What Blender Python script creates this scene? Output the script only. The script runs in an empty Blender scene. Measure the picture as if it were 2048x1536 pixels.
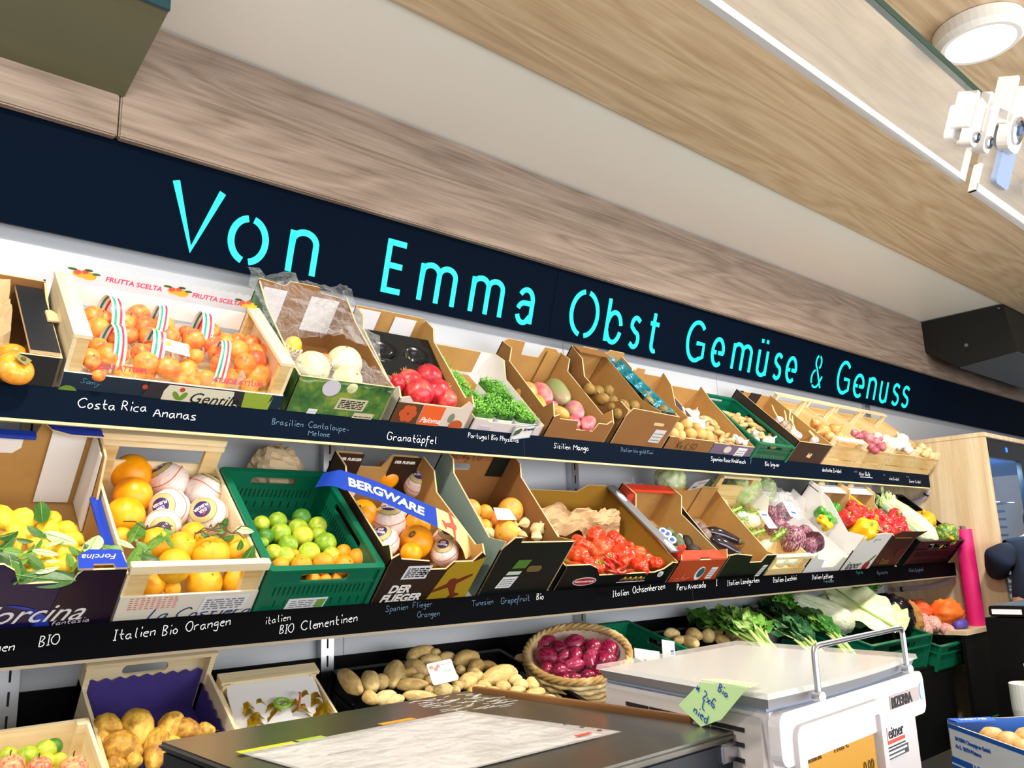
import bpy, bmesh, math, random
from mathutils import Vector, Matrix, noise
from mathutils.geometry import tessellate_polygon
random.seed(7)
S = bpy.context.scene
COL = S.collection
PI = math.pi
# ------------------------------------------------------------------ camera, world, exposure, large lights
cam = bpy.data.objects.new('camera', bpy.data.cameras.new('camera')); COL.objects.link(cam)
yaw, pit, rol = math.radians(42.2026), math.radians(11.9797), math.radians(-1.9944)
fw = Vector((math.sin(yaw)*math.cos(pit), math.cos(yaw)*math.cos(pit), math.sin(pit)))
rt = Vector((math.cos(yaw), -math.sin(yaw), 0)); up = rt.cross(fw)
r2 = rt*math.cos(rol)+up*math.sin(rol); u2 = up*math.cos(rol)-rt*math.sin(rol)
mw = Matrix.Identity(4)
for i in range(3):
    mw[i][0] = r2[i]; mw[i][1] = u2[i]; mw[i][2] = -fw[i]
mw.translation = (0, 0, 1.3)
cam.matrix_world = mw
cam.data.sensor_width = 36; cam.data.lens = 1660/2048*36; cam.data.clip_start = 0.05
S.camera = cam
S.view_settings.view_transform = 'Standard'; S.view_settings.look = 'None'
S.view_settings.gamma = 1; S.view_settings.use_curve_mapping = False
S.view_settings.exposure = EXPO = 0.0
S.cycles.max_bounces = 8; S.cycles.transparent_max_bounces = 16; S.cycles.caustics_refractive = False
S.cycles.sample_clamp_indirect = 4.0
W = bpy.data.worlds.new('World'); S.world = W; W.use_nodes = True
W.node_tree.nodes['Background'].inputs[0].default_value = (0.80, 0.86, 1.0, 1)
W.node_tree.nodes['Background'].inputs[1].default_value = 0.30

def area(name, loc, rot, sx, sy, power, col):
    l = bpy.data.lights.new(name, 'AREA'); l.shape = 'RECTANGLE'; l.size = sx; l.size_y = sy
    l.energy = power; l.color = col
    o = bpy.data.objects.new(name, l); COL.objects.link(o); o.location = loc; o.rotation_euler = rot
    return o
COOL = (0.93, 0.97, 1.0); WARM = (1.0, 0.93, 0.82)
# downlights in the wooden ceiling above the aisle, and an unseen fill light added behind the camera
DOWNLIGHTS = [(-0.75, 0.95), (0.45, 1.02), (2.37, 0.635), (3.65, 0.80), (5.1, 0.75)]
for i, (x, y) in enumerate(DOWNLIGHTS):
    l = bpy.data.lights.new('downlight', 'AREA'); l.shape = 'DISK'; l.size = 0.16; l.energy = (17, 27, 38, 42, 10)[i]; l.color = WARM
    o = bpy.data.objects.new('downlight_beam', l); COL.objects.link(o); o.location = (x, y, 2.640)
area('front_fill_light', (2.0, -1.9, 1.2), (math.radians(124), 0, 0), 6.0, 1.6, 195, (1.0, .98, .95))  # added fill, tilted up to brighten the ceiling and crate fronts

# ------------------------------------------------------------------ materials
def lin(h):
    h = h.lstrip('#'); c = [int(h[i:i+2], 16)/255 for i in (0, 2, 4)]
    return tuple((v/12.92 if v <= .04045 else ((v+.055)/1.055)**2.4) for v in c)+(1,)
MATS = {}
def base_mat(name):
    m = bpy.data.materials.new(name); m.use_nodes = True
    return m, m.node_tree, m.node_tree.nodes['Principled BSDF']
def flat(name, col, rough=.5, metal=0., alpha=1., trans=0., ior=1.45, emit=0., spec=.5, bump=0., bscale=60, var=0.):
    if name in MATS: return MATS[name]
    m, nt, b = base_mat(name); c = lin(col)
    b.inputs['Base Color'].default_value = c; b.inputs['Roughness'].default_value = rough
    b.inputs['Metallic'].default_value = metal; b.inputs['Alpha'].default_value = alpha
    b.inputs['Transmission Weight'].default_value = trans; b.inputs['IOR'].default_value = ior
    b.inputs['Specular IOR Level'].default_value = spec
    if emit: b.inputs['Emission Color'].default_value = c; b.inputs['Emission Strength'].default_value = emit
    if bump or var:
        tc = nt.nodes.new('ShaderNodeTexCoord'); n = nt.nodes.new('ShaderNodeTexNoise')
        n.inputs['Scale'].default_value = bscale; n.inputs['Detail'].default_value = 4
        nt.links.new(tc.outputs['Object'], n.inputs['Vector'])
        if bump:
            bp = nt.nodes.new('ShaderNodeBump'); bp.inputs['Strength'].default_value = bump; bp.inputs['Distance'].default_value = .004
            nt.links.new(n.outputs['Fac'], bp.inputs['Height']); nt.links.new(bp.outputs['Normal'], b.inputs['Normal'])
        if var:
            r = nt.nodes.new('ShaderNodeValToRGB'); r.color_ramp.elements[0].position = .3; r.color_ramp.elements[1].position = .7
            r.color_ramp.elements[0].color = tuple(v*(1-var) for v in c[:3])+(1,); r.color_ramp.elements[1].color = tuple(min(1, v*(1+var*.5)) for v in c[:3])+(1,)
            nt.links.new(n.outputs['Fac'], r.inputs['Fac']); nt.links.new(r.outputs['Color'], b.inputs['Base Color'])
    MATS[name] = m; return m
def skin(name, c1, c2, c3=None, scale=6, rough=.42, bump=.08, bscale=90, lo=.35, hi=.65, sss=0., coat=0., stretch=(1, 1, 1)):
    """fruit skin: two or three colours mixed by noise, shifted per object"""
    if name in MATS: return MATS[name]
    m, nt, b = base_mat(name); L = nt.links.new; N = nt.nodes.new
    tc = N('ShaderNodeTexCoord'); mp = N('ShaderNodeMapping'); oi = N('ShaderNodeObjectInfo'); n = N('ShaderNodeTexNoise')
    mul = N('ShaderNodeMath'); mul.operation = 'MULTIPLY'; mul.inputs[1].default_value = 37.0
    L(oi.outputs['Random'], mul.inputs[0]); L(tc.outputs['Object'], mp.inputs['Vector'])
    mp.inputs['Scale'].default_value = stretch
    cb = N('ShaderNodeCombineXYZ'); L(mul.outputs[0], cb.inputs[0]); L(mul.outputs[0], cb.inputs[1]); L(cb.outputs[0], mp.inputs['Location'])
    n.inputs['Scale'].default_value = scale; n.inputs['Detail'].default_value = 5; n.inputs['Roughness'].default_value = .6
    L(mp.outputs[0], n.inputs['Vector'])
    ad = N('ShaderNodeMath'); ad.operation = 'MULTIPLY_ADD'; ad.inputs[1].default_value = .22; L(oi.outputs['Random'], ad.inputs[0])
    sb = N('ShaderNodeMath'); sb.operation = 'SUBTRACT'; sb.inputs[1].default_value = .11; L(n.outputs['Fac'], sb.inputs[0]); L(sb.outputs[0], ad.inputs[2])
    r = N('ShaderNodeValToRGB'); e = r.color_ramp.elements
    e[0].position = lo; e[0].color = lin(c1); e[1].position = hi; e[1].color = lin(c2)
    if c3:
        k = e.new((lo+hi)/2+.02); k.color = lin(c2); e[-1].color = lin(c3)
    L(ad.outputs[0], r.inputs['Fac']); L(r.outputs['Color'], b.inputs['Base Color'])
    b.inputs['Roughness'].default_value = rough; b.inputs['Coat Weight'].default_value = coat
    if sss:
        b.inputs['Subsurface Weight'].default_value = sss; b.inputs['Subsurface Radius'].default_value = (.01, .006, .003); b.inputs['Subsurface Scale'].default_value = 1
    if bump:
        n2 = N('ShaderNodeTexNoise'); n2.inputs['Scale'].default_value = bscale; L(tc.outputs['Object'], n2.inputs['Vector'])
        bp = N('ShaderNodeBump'); bp.inputs['Strength'].default_value = bump; bp.inputs['Distance'].default_value = .004
        L(n2.outputs['Fac'], bp.inputs['Height']); L(bp.outputs['Normal'], b.inputs['Normal'])
    MATS[name] = m; return m
def wood(name, c1, c2, c3, axis='X', scale=1.0, rough=.55, fig=.35, pores=True):
    """wood veneer with grain along one axis; coordinates in metres of the object's own space"""
    if name in MATS: return MATS[name]
    m, nt, b = base_mat(name); L = nt.links.new; N = nt.nodes.new
    tc = N('ShaderNodeTexCoord'); mp = N('ShaderNodeMapping')
    st = {'X': (.9, 9, 9), 'Y': (9, .9, 9), 'Z': (9, 9, .9)}[axis]
    mp.inputs['Scale'].default_value = [s*scale for s in st]
    L(tc.outputs['Object'], mp.inputs['Vector'])
    n0 = N('ShaderNodeTexNoise'); n0.inputs['Scale'].default_value = .7; n0.inputs['Detail'].default_value = 2; L(mp.outputs[0], n0.inputs['Vector'])
    n0.inputs['Distortion'].default_value = .6
    w = N('ShaderNodeMath'); w.operation = 'MULTIPLY'; w.inputs[1].default_value = 14; L(n0.outputs['Fac'], w.inputs[0])
    fr = N('ShaderNodeMath'); fr.operation = 'PINGPONG'; fr.inputs[1].default_value = 1; L(w.outputs[0], fr.inputs[0])
    mp2 = N('ShaderNodeMapping'); mp2.inputs['Scale'].default_value = [s*scale*(6 if s > 1 else 2.2) for s in st]; L(tc.outputs['Object'], mp2.inputs['Vector'])
    n1 = N('ShaderNodeTexNoise'); n1.inputs['Scale'].default_value = 1.5; n1.inputs['Detail'].default_value = 6; n1.inputs['Roughness'].default_value = .7; L(mp2.outputs[0], n1.inputs['Vector'])
    mx = N('ShaderNodeMix'); mx.data_type = 'FLOAT'; mx.inputs[0].default_value = fig; L(n1.outputs['Fac'], mx.inputs[2]); L(fr.outputs[0], mx.inputs[3])
    r = N('ShaderNodeValToRGB'); e = r.color_ramp.elements
    e[0].position = .25; e[0].color = lin(c1); e[1].position = .78; e[1].color = lin(c3); k = e.new(.5); k.color = lin(c2)
    L(mx.outputs[0], r.inputs['Fac']); L(r.outputs['Color'], b.inputs['Base Color'])
    b.inputs['Roughness'].default_value = rough
    bp = N('ShaderNodeBump'); bp.inputs['Strength'].default_value = .12; bp.inputs['Distance'].default_value = .002
    L(n1.outputs['Fac'], bp.inputs['Height']); L(bp.outputs['Normal'], b.inputs['Normal'])
    MATS[name] = m; return m
def film(name, col='FFFFFF', alpha=.18, rough=.08, bump=0., edge=.6):
    """thin clear plastic: a mix of see-through and glossy"""
    if name in MATS: return MATS[name]
    m, nt, b = base_mat(name); b.inputs['Base Color'].default_value = lin(col); b.inputs['Roughness'].default_value = rough
    b.inputs['Specular IOR Level'].default_value = .8; L = nt.links.new; N = nt.nodes.new
    tr = N('ShaderNodeBsdfTransparent'); mx = N('ShaderNodeMixShader'); fr = N('ShaderNodeLayerWeight'); fr.inputs[0].default_value = .35
    ma = N('ShaderNodeMath'); ma.operation = 'MULTIPLY_ADD'; ma.inputs[1].default_value = edge; ma.inputs[2].default_value = alpha; L(fr.outputs['Facing'], ma.inputs[0])
    L(ma.outputs[0], mx.inputs[0]); L(tr.outputs[0], mx.inputs[1]); L(b.outputs[0], mx.inputs[2])
    out = [x for x in nt.nodes if x.type == 'OUTPUT_MATERIAL'][0]; L(mx.outputs[0], out.inputs[0])
    if bump:
        tc = N('ShaderNodeTexCoord'); n = N('ShaderNodeTexNoise'); n.inputs['Scale'].default_value = 28; n.inputs['Detail'].default_value = 3; n.inputs['Distortion'].default_value = 1.5
        L(tc.outputs['Object'], n.inputs['Vector']); bp = N('ShaderNodeBump'); bp.inputs['Strength'].default_value = bump; bp.inputs['Distance'].default_value = .02
        L(n.outputs['Fac'], bp.inputs['Height']); L(bp.outputs['Normal'], b.inputs['Normal']); L(bp.outputs['Normal'], fr.inputs['Normal'])
    MATS[name] = m; return m

CARD = flat('cardboard', 'B58B4E', .8, var=.10, bscale=14)
CARDD = flat('cardboard_edge', 'D9BF92', .85)
BROWN = flat('carton_brown', '906434', .8, var=.08, bscale=12)
WHITE = flat('carton_white', 'ECEBEA', .6)
PINE = wood('pine_crate', 'E3C892', 'EFDDB4', 'F6EBCD', 'X', 2.0, .6, .2)
PINEY = wood('pine_crate_side', 'E3C892', 'EFDDB4', 'F6EBCD', 'Y', 2.0, .6, .2)
PLY = wood('thin_plywood', 'C9A35F', 'DDBD80', 'EAD09C', 'X', 1.6, .6, .3)
PLYY = wood('thin_plywood_side', 'D8B67A', 'E6CB97', 'F0DBB0', 'Y', 1.6, .6, .3)
GREENP = flat('green_plastic', '0B6A4C', .32, bump=.02)
BLACKP = flat('black_plastic', '0B0C0C', .38, bump=.02, spec=.3)
BLACK = flat('black_print', '17171A', .45)
NAVY = flat('shelf_board_black', '020F20', .6, spec=.05, var=.12, bscale=5)
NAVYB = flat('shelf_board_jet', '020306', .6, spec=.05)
WHITEP = flat('white_print', 'F4F2EE', .5)
CHALK = flat('chalk_marker', 'E9EDF2', .8, emit=0)
CHALKF = flat('chalk_marker_faded', '5D7896', .8)
LABEL = flat('label_paper', 'E6E7EC', .6)
GREY = flat('print_grey', '8C8C90', .6)
RED = flat('print_red', 'E0442E', .45)
LEAFM = skin('leaf_mid', '3E6B22', '6C9A3C', None, 10, .4, .1, 60)
LEAFD = skin('leaf_dark', '21461B', '3C7028', None, 10, .35, .1, 60)
LEAFP = skin('leaf_pale', 'A9C48E', 'C3D8A8', None, 10, .5, .1, 60)
TWIG = flat('twig', '5B4A2A', .8)
STEEL = flat('steel', 'B9BCC2', .28, metal=1, bump=.03, bscale=40)
ALU = flat('aluminium', 'C9CBD0', .35, metal=.9)

# ------------------------------------------------------------------ mesh helpers
def obj(name, bm, mats, parent=None, smooth=False, M=None, recalc=True):
    if recalc: bmesh.ops.recalc_face_normals(bm, faces=bm.faces)
    me = bpy.data.meshes.new(name); bm.to_mesh(me); bm.free()
    for m in (mats if isinstance(mats, (list, tuple)) else [mats]): me.materials.append(m)
    if smooth: me.polygons.foreach_set('use_smooth', [True]*len(me.polygons))
    o = bpy.data.objects.new(name, me); COL.objects.link(o)
    if M is not None: o.matrix_world = M
    if parent: o.parent = parent
    return o
def tag(o, label, cat, group=None, kind=None):
    if label: o['label'] = label
    if cat: o['category'] = cat
    if group: o['group'] = group
    if kind: o['kind'] = kind
    return o
def thing(name, label, cat, M=None, group=None):
    o = bpy.data.objects.new(name, None); COL.objects.link(o); o.empty_display_size = .05
    if M is not None: o.matrix_world = M if isinstance(M, Matrix) else Matrix.Translation(M)
    return tag(o, label, cat, group)
def structure(name, bm, m, smooth=False):
    o = obj(name, bm, m, smooth=smooth); o['kind'] = 'structure'; return o
def B(): return bmesh.new()
def bx(bm, x0, x1, y0, y1, z0, z1, M=None, mi=0):
    c = [(x0, y0, z0), (x1, y0, z0), (x1, y1, z0), (x0, y1, z0), (x0, y0, z1), (x1, y0, z1), (x1, y1, z1), (x0, y1, z1)]
    v = [bm.verts.new(M @ Vector(p) if M else p) for p in c]
    for f in ((0, 3, 2, 1), (4, 5, 6, 7), (0, 1, 5, 4), (1, 2, 6, 5), (2, 3, 7, 6), (3, 0, 4, 7)):
        fa = bm.faces.new([v[i] for i in f]); fa.material_index = mi
    return bm
def box(*a, **k): return bx(B(), *a, **k)
def hexa(bm, c8, mi=0):
    v = [bm.verts.new(p) for p in c8]
    for f in ((0, 3, 2, 1), (4, 5, 6, 7), (0, 1, 5, 4), (1, 2, 6, 5), (2, 3, 7, 6), (3, 0, 4, 7)):
        bm.faces.new([v[i] for i in f]).material_index = mi
    return bm
def tube(bm, pts, r, n=8, cap=True, mi=0):
    pts = [Vector(p) for p in pts]; rs = r if isinstance(r, (list, tuple)) else [r]*len(pts)
    rings = []; nrm = None
    for i, p in enumerate(pts):
        t = (pts[min(i+1, len(pts)-1)]-pts[max(i-1, 0)]).normalized()
        if nrm is None: nrm = t.orthogonal().normalized()
        else:
            nrm = nrm-t*nrm.dot(t); nrm = nrm.normalized() if nrm.length > 1e-6 else t.orthogonal().normalized()
        b = t.cross(nrm)
        rings.append([bm.verts.new(p+(nrm*math.cos(2*PI*k/n)+b*math.sin(2*PI*k/n))*rs[i]) for k in range(n)])
    for a, b in zip(rings, rings[1:]):
        for k in range(n): bm.faces.new([a[k], a[(k+1) % n], b[(k+1) % n], b[k]]).material_index = mi
    if cap:
        bm.faces.new(rings[0][::-1]).material_index = mi; bm.faces.new(rings[-1]).material_index = mi
    return bm
def lathe(bm, prof, n=24, rib=(0, 0, 0), M=None, jit=0, mi=0, squash=(1, 1)):
    """profile of (radius, height); rib = (count, depth, phase)"""
    rings = []
    for j, (r, z) in enumerate(prof):
        if r <= 1e-5: rings.append([bm.verts.new(M @ Vector((0, 0, z)) if M else (0, 0, z))]); continue
        ring = []
        for k in range(n):
            a = 2*PI*k/n; rr = r
            if rib[0]: rr = r*(1-rib[1]*abs(math.cos(rib[0]*a/2+rib[2]))**3)
            if jit: rr *= 1+jit*noise.noise(Vector((math.cos(a)*2+jit*50, math.sin(a)*2, z*40)))
            p = Vector((rr*math.cos(a)*squash[0], rr*math.sin(a)*squash[1], z)); ring.append(bm.verts.new(M @ p if M else p))
        rings.append(ring)
    for a, b in zip(rings, rings[1:]):
        if len(a) == 1 and len(b) == 1: continue
        if len(a) == 1:
            for k in range(n): bm.faces.new([a[0], b[(k+1) % n], b[k]]).material_index = mi
        elif len(b) == 1:
            for k in range(n): bm.faces.new([a[k], a[(k+1) % n], b[0]]).material_index = mi
        else:
            for k in range(n): bm.faces.new([a[k], a[(k+1) % n], b[(k+1) % n], b[k]]).material_index = mi
    return bm
def ball(bm, c, rad, n=16, m=10, R=None, jit=0, freq=3, seed=0, mi=0):
    rad = Vector(rad) if isinstance(rad, (tuple, list, Vector)) else Vector((rad,)*3); c = Vector(c)
    rings = []
    for j in range(m+1):
        t = PI*j/m; ring = []
        for k in range(n if 0 < j < m else 1):
            a = 2*PI*k/n; d = Vector((math.sin(t)*math.cos(a), math.sin(t)*math.sin(a), math.cos(t)))
            s = 1+jit*noise.noise(d*freq+Vector((seed*7.3, seed*3.1, 0))) if jit else 1
            p = Vector((d.x*rad.x, d.y*rad.y, d.z*rad.z))*s
            if R: p = R @ p
            ring.append(bm.verts.new(c+p))
        rings.append(ring)
    for a, b in zip(rings, rings[1:]):
        if len(a) == 1:
            for k in range(n): bm.faces.new([a[0], b[k], b[(k+1) % n]]).material_index = mi
        elif len(b) == 1:
            for k in range(n): bm.faces.new([a[k], b[0], a[(k+1) % n]]).material_index = mi
        else:
            for k in range(n): bm.faces.new([a[k], b[k], b[(k+1) % n], a[(k+1) % n]]).material_index = mi
    return bm
def slab(bm, outline, O, P, Q, N, t, holes=(), mo=0, mi=None, me=None):
    """a board: 2-D outline (with holes) in the plane O + p*P + q*Q, thickness t along N; face at N=0 gets mo, other mi, edges me"""
    mi = mo if mi is None else mi; me = mo if me is None else me
    O, P, Q, N = Vector(O), Vector(P), Vector(Q), Vector(N)
    loops = [outline]+list(holes); flatp = [p for l in loops for p in l]
    tris = tessellate_polygon([[Vector((p[0], p[1], 0)) for p in l] for l in loops])
    a = [bm.verts.new(O+P*p[0]+Q*p[1]) for p in flatp]; b = [bm.verts.new(O+P*p[0]+Q*p[1]+N*t) for p in flatp]
    for tr in tris:
        try:
            bm.faces.new([a[i] for i in tr]).material_index = mo; bm.faces.new([b[i] for i in tr[::-1]]).material_index = mi
        except ValueError: pass
    i0 = 0
    for l in loops:
        n = len(l)
        for k in range(n):
            i, j = i0+k, i0+(k+1) % n
            try: bm.faces.new([a[i], a[j], b[j], b[i]]).material_index = me
            except ValueError: pass
        i0 += n
    return bm
def rect(x0, y0, x1, y1): return [(x0, y0), (x1, y0), (x1, y1), (x0, y1)]
def rrect(x0, y0, x1, y1, r, n=4):
    o = []
    for cx, cy, a0 in ((x1-r, y1-r, 0), (x0+r, y1-r, 90), (x0+r, y0+r, 180), (x1-r, y0+r, 270)):
        for k in range(n+1):
            a = math.radians(a0+90*k/n); o.append((cx+r*math.cos(a), cy+r*math.sin(a)))
    return o
def ellp(cx, cy, rx, ry, n=24): return [(cx+rx*math.cos(2*PI*k/n), cy+ry*math.sin(2*PI*k/n)) for k in range(n)]
XA, YA, ZA = Vector((1, 0, 0)), Vector((0, 1, 0)), Vector((0, 0, 1))
def axM(loc, d, upv=(0, 0, 1)):
    """matrix whose Z axis is d"""
    z = Vector(d).normalized(); u = Vector(upv)
    x = u.cross(z); x = x.normalized() if x.length > 1e-4 else z.orthogonal().normalized()
    y = z.cross(x); m = Matrix.Identity(4)
    for i in range(3): m[i][0] = x[i]; m[i][1] = y[i]; m[i][2] = z[i]
    m.translation = loc; return m
def rndrot(): return Matrix.Rotation(random.uniform(0, 6.28), 4, 'Z') @ Matrix.Rotation(random.uniform(0, 3), 4, 'X')

# ------------------------------------------------------------------ lettering
_dg = None
def text_bm(body, size, bold=0., shear=0., align='LEFT', depth=.0004, spacing=1.):
    cu = bpy.data.curves.new('t', 'FONT'); cu.body = body; cu.size = size; cu.offset = bold*size; cu.shear = shear
    cu.align_x = align; cu.extrude = depth; cu.resolution_u = 3; cu.space_character = spacing
    ob = bpy.data.objects.new('t', cu); COL.objects.link(ob)
    dg = bpy.context.evaluated_depsgraph_get(); me = bpy.data.meshes.new_from_object(ob.evaluated_get(dg))
    bpy.data.objects.remove(ob); bpy.data.curves.remove(cu)
    bm = B(); bm.from_mesh(me); bpy.data.meshes.remove(me); return bm
def basis(O, P, Q):
    P, Q = Vector(P).normalized(), Vector(Q).normalized(); N = P.cross(Q); m = Matrix.Identity(4)
    for i in range(3): m[i][0] = P[i]; m[i][1] = Q[i]; m[i][2] = N[i]
    m.translation = O; return m
def text(body, size, O, P, Q, mat, parent, name='printed_lettering', **k):
    bm = text_bm(body, size, **k); bm.transform(basis(O, P, Q)); return obj(name, bm, mat, parent)
GLY = {
'a': "46 26 15 14 23 33 45|46 44 53", 'b': "19 13|15 26 46 45 44 33 13", 'c': "46 26 15 14 23 43", 'd': "46 26 15 14 23 33 44|49 43",
'e': "15 45 46 26 15 14 23 43", 'f': "49 38 29 24 10|16 46", 'g': "46 26 15 14 34 45|46 41 30 11", 'h': "19 13|15 36 46 43", 'i': "26 23|28 29",
'j': "36 31 10|38 39", 'k': "19 13|46 14|25 43", 'l': "29 24 33", 'm': "06 03|05 16 26 23|25 36 46 53", 'n': "16 13|15 36 46 43",
'o': "26 15 14 23 33 44 45 36 26", 'p': "16 10|15 26 46 44 33 13", 'r': "16 13|15 26 46", 's': "46 26 15 44 43 13", 't': "29 24 33 43|16 46",
'u': "16 14 23 33 45|46 43", 'v': "16 33 56", 'w': "06 13 35 43 56", 'x': "16 43|46 13", 'y': "16 33|46 33 10", 'z': "16 46 13 43",
'A': "03 29 53|15 45", 'B': "19 13|19 39 48 37 26 16|26 45 44 33 13", 'C': "58 49 29 07 05 23 43 54", 'E': "59 19 13 53|16 46", 'F': "19 13|19 59|16 46",
'G': "58 39 19 07 05 13 43 55 36", 'I': "29 23|19 39|13 33", 'K': "19 13|59 15|26 53", 'L': "19 13 43", 'M': "03 09 35 69 63",
'O': "29 07 05 23 43 55 57 49 29", 'P': "19 13|19 39 48 47 36 16", 'R': "19 13|19 39 48 47 36 16|26 53", 'S': "58 39 19 17 26 45 44 33 13 04",
'Z': "19 59 03 53", '-': "15 45", 'J': "19 59|49 44 23 04", 'T': "09 69|39 33", 'Q': "29 07 05 23 43 55 57 49 29",
'1': "17 39 33", '2': "18 29 48 47 13 43", '6': "48 29 15 14 23 43 44 45 15", '5': "59 19 16 46 45 44 33 13", '0': "29 07 05 23 43 55 57 49 29", ',': "23 12", '*': "25 58|28 55|16 57", '&': "53 18 29 38 14 23 44 56"}
def chaikin(p, it=2):
    for _ in range(it):
        q = [p[0]]
        for a, b in zip(p, p[1:]): q += [a*.75+b*.25, a*.25+b*.75]
        q.append(p[-1]); p = q
    return p
def ribbon(bm, pts, w, mi=0, taper=False):
    n = len(pts); vs = []
    for i, p in enumerate(pts):
        t = pts[min(i+1, n-1)]-pts[max(i-1, 0)]
        if t.length < 1e-9: t = Vector((1, 0))
        t = t.normalized(); s = Vector((-t.y, t.x))*w/2
        vs.append((bm.verts.new((p.x+s.x, p.y+s.y, 0)), bm.verts.new((p.x-s.x, p.y-s.y, 0))))
    for a, b in zip(vs, vs[1:]): bm.faces.new([a[0], a[1], b[1], b[0]]).material_index = mi
def hand_bm(body, size, w=None, slant=.18, jit=.25, adv=.9, seed=1):
    """single-stroke handwriting; size = cap height"""
    rng = random.Random(seed); bm = B(); u = size/6; x = 0; w = w or size*.11
    for ch in body:
        if ch == ' ': x += 3.2*adv; continue
        dots = ch in 'äüö'; g = GLY.get({'ä': 'a', 'ü': 'u', 'ö': 'o'}.get(ch, ch))
        if not g: x += 2; continue
        mx = 0; dy = rng.uniform(-jit, jit)
        for st in g.split('|')+(['18 19', '48 49'] if dots else []):
            pts = [Vector((int(c[0])+rng.uniform(-jit, jit)*.5, int(c[1])-3+dy+rng.uniform(-jit, jit)*.5)) for c in st.split()]
            mx = max(mx, max(p.x for p in pts))
            pts = [Vector(((p.x*.92+x+p.y*slant)*u, p.y*u)) for p in pts]
            ribbon(bm, chaikin(pts, 2) if len(pts) > 2 else pts, w)
        x += (mx*.92+.9)*adv
    return bm, x*u
def hand(body, size, O, P, Q, mat, parent, name='chalk_writing', **k):
    bm, wd = hand_bm(body, size, **k); bm.transform(basis(O, P, Q)); return obj(name, bm, mat, parent)
def crumple(name, label, cat, M_, sx, sy, zf, m, n=26, amp=.02, fr=9, seed=0, par=None):
    bm = bmesh.new(); bmesh.ops.create_grid(bm, x_segments=n, y_segments=n, size=.5)
    for v in bm.verts:
        x, y = v.co.x+.5, v.co.y+.5; a = noise.noise(Vector((x*fr, y*fr, seed)))+.6*abs(noise.noise(Vector((x*fr*2.3, y*fr*2.3, seed+9))))
        v.co = Vector((x*sx+amp*.6*noise.noise(Vector((x*6, y*6, seed+3))), y*sy+amp*.6*noise.noise(Vector((x*6, y*6, seed+5))), zf(x, y)+amp*a))
    o = obj(name, bm, m, par, smooth=False, M=None if par else M_)
    if par: return o
    return tag(o, label, cat)
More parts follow.
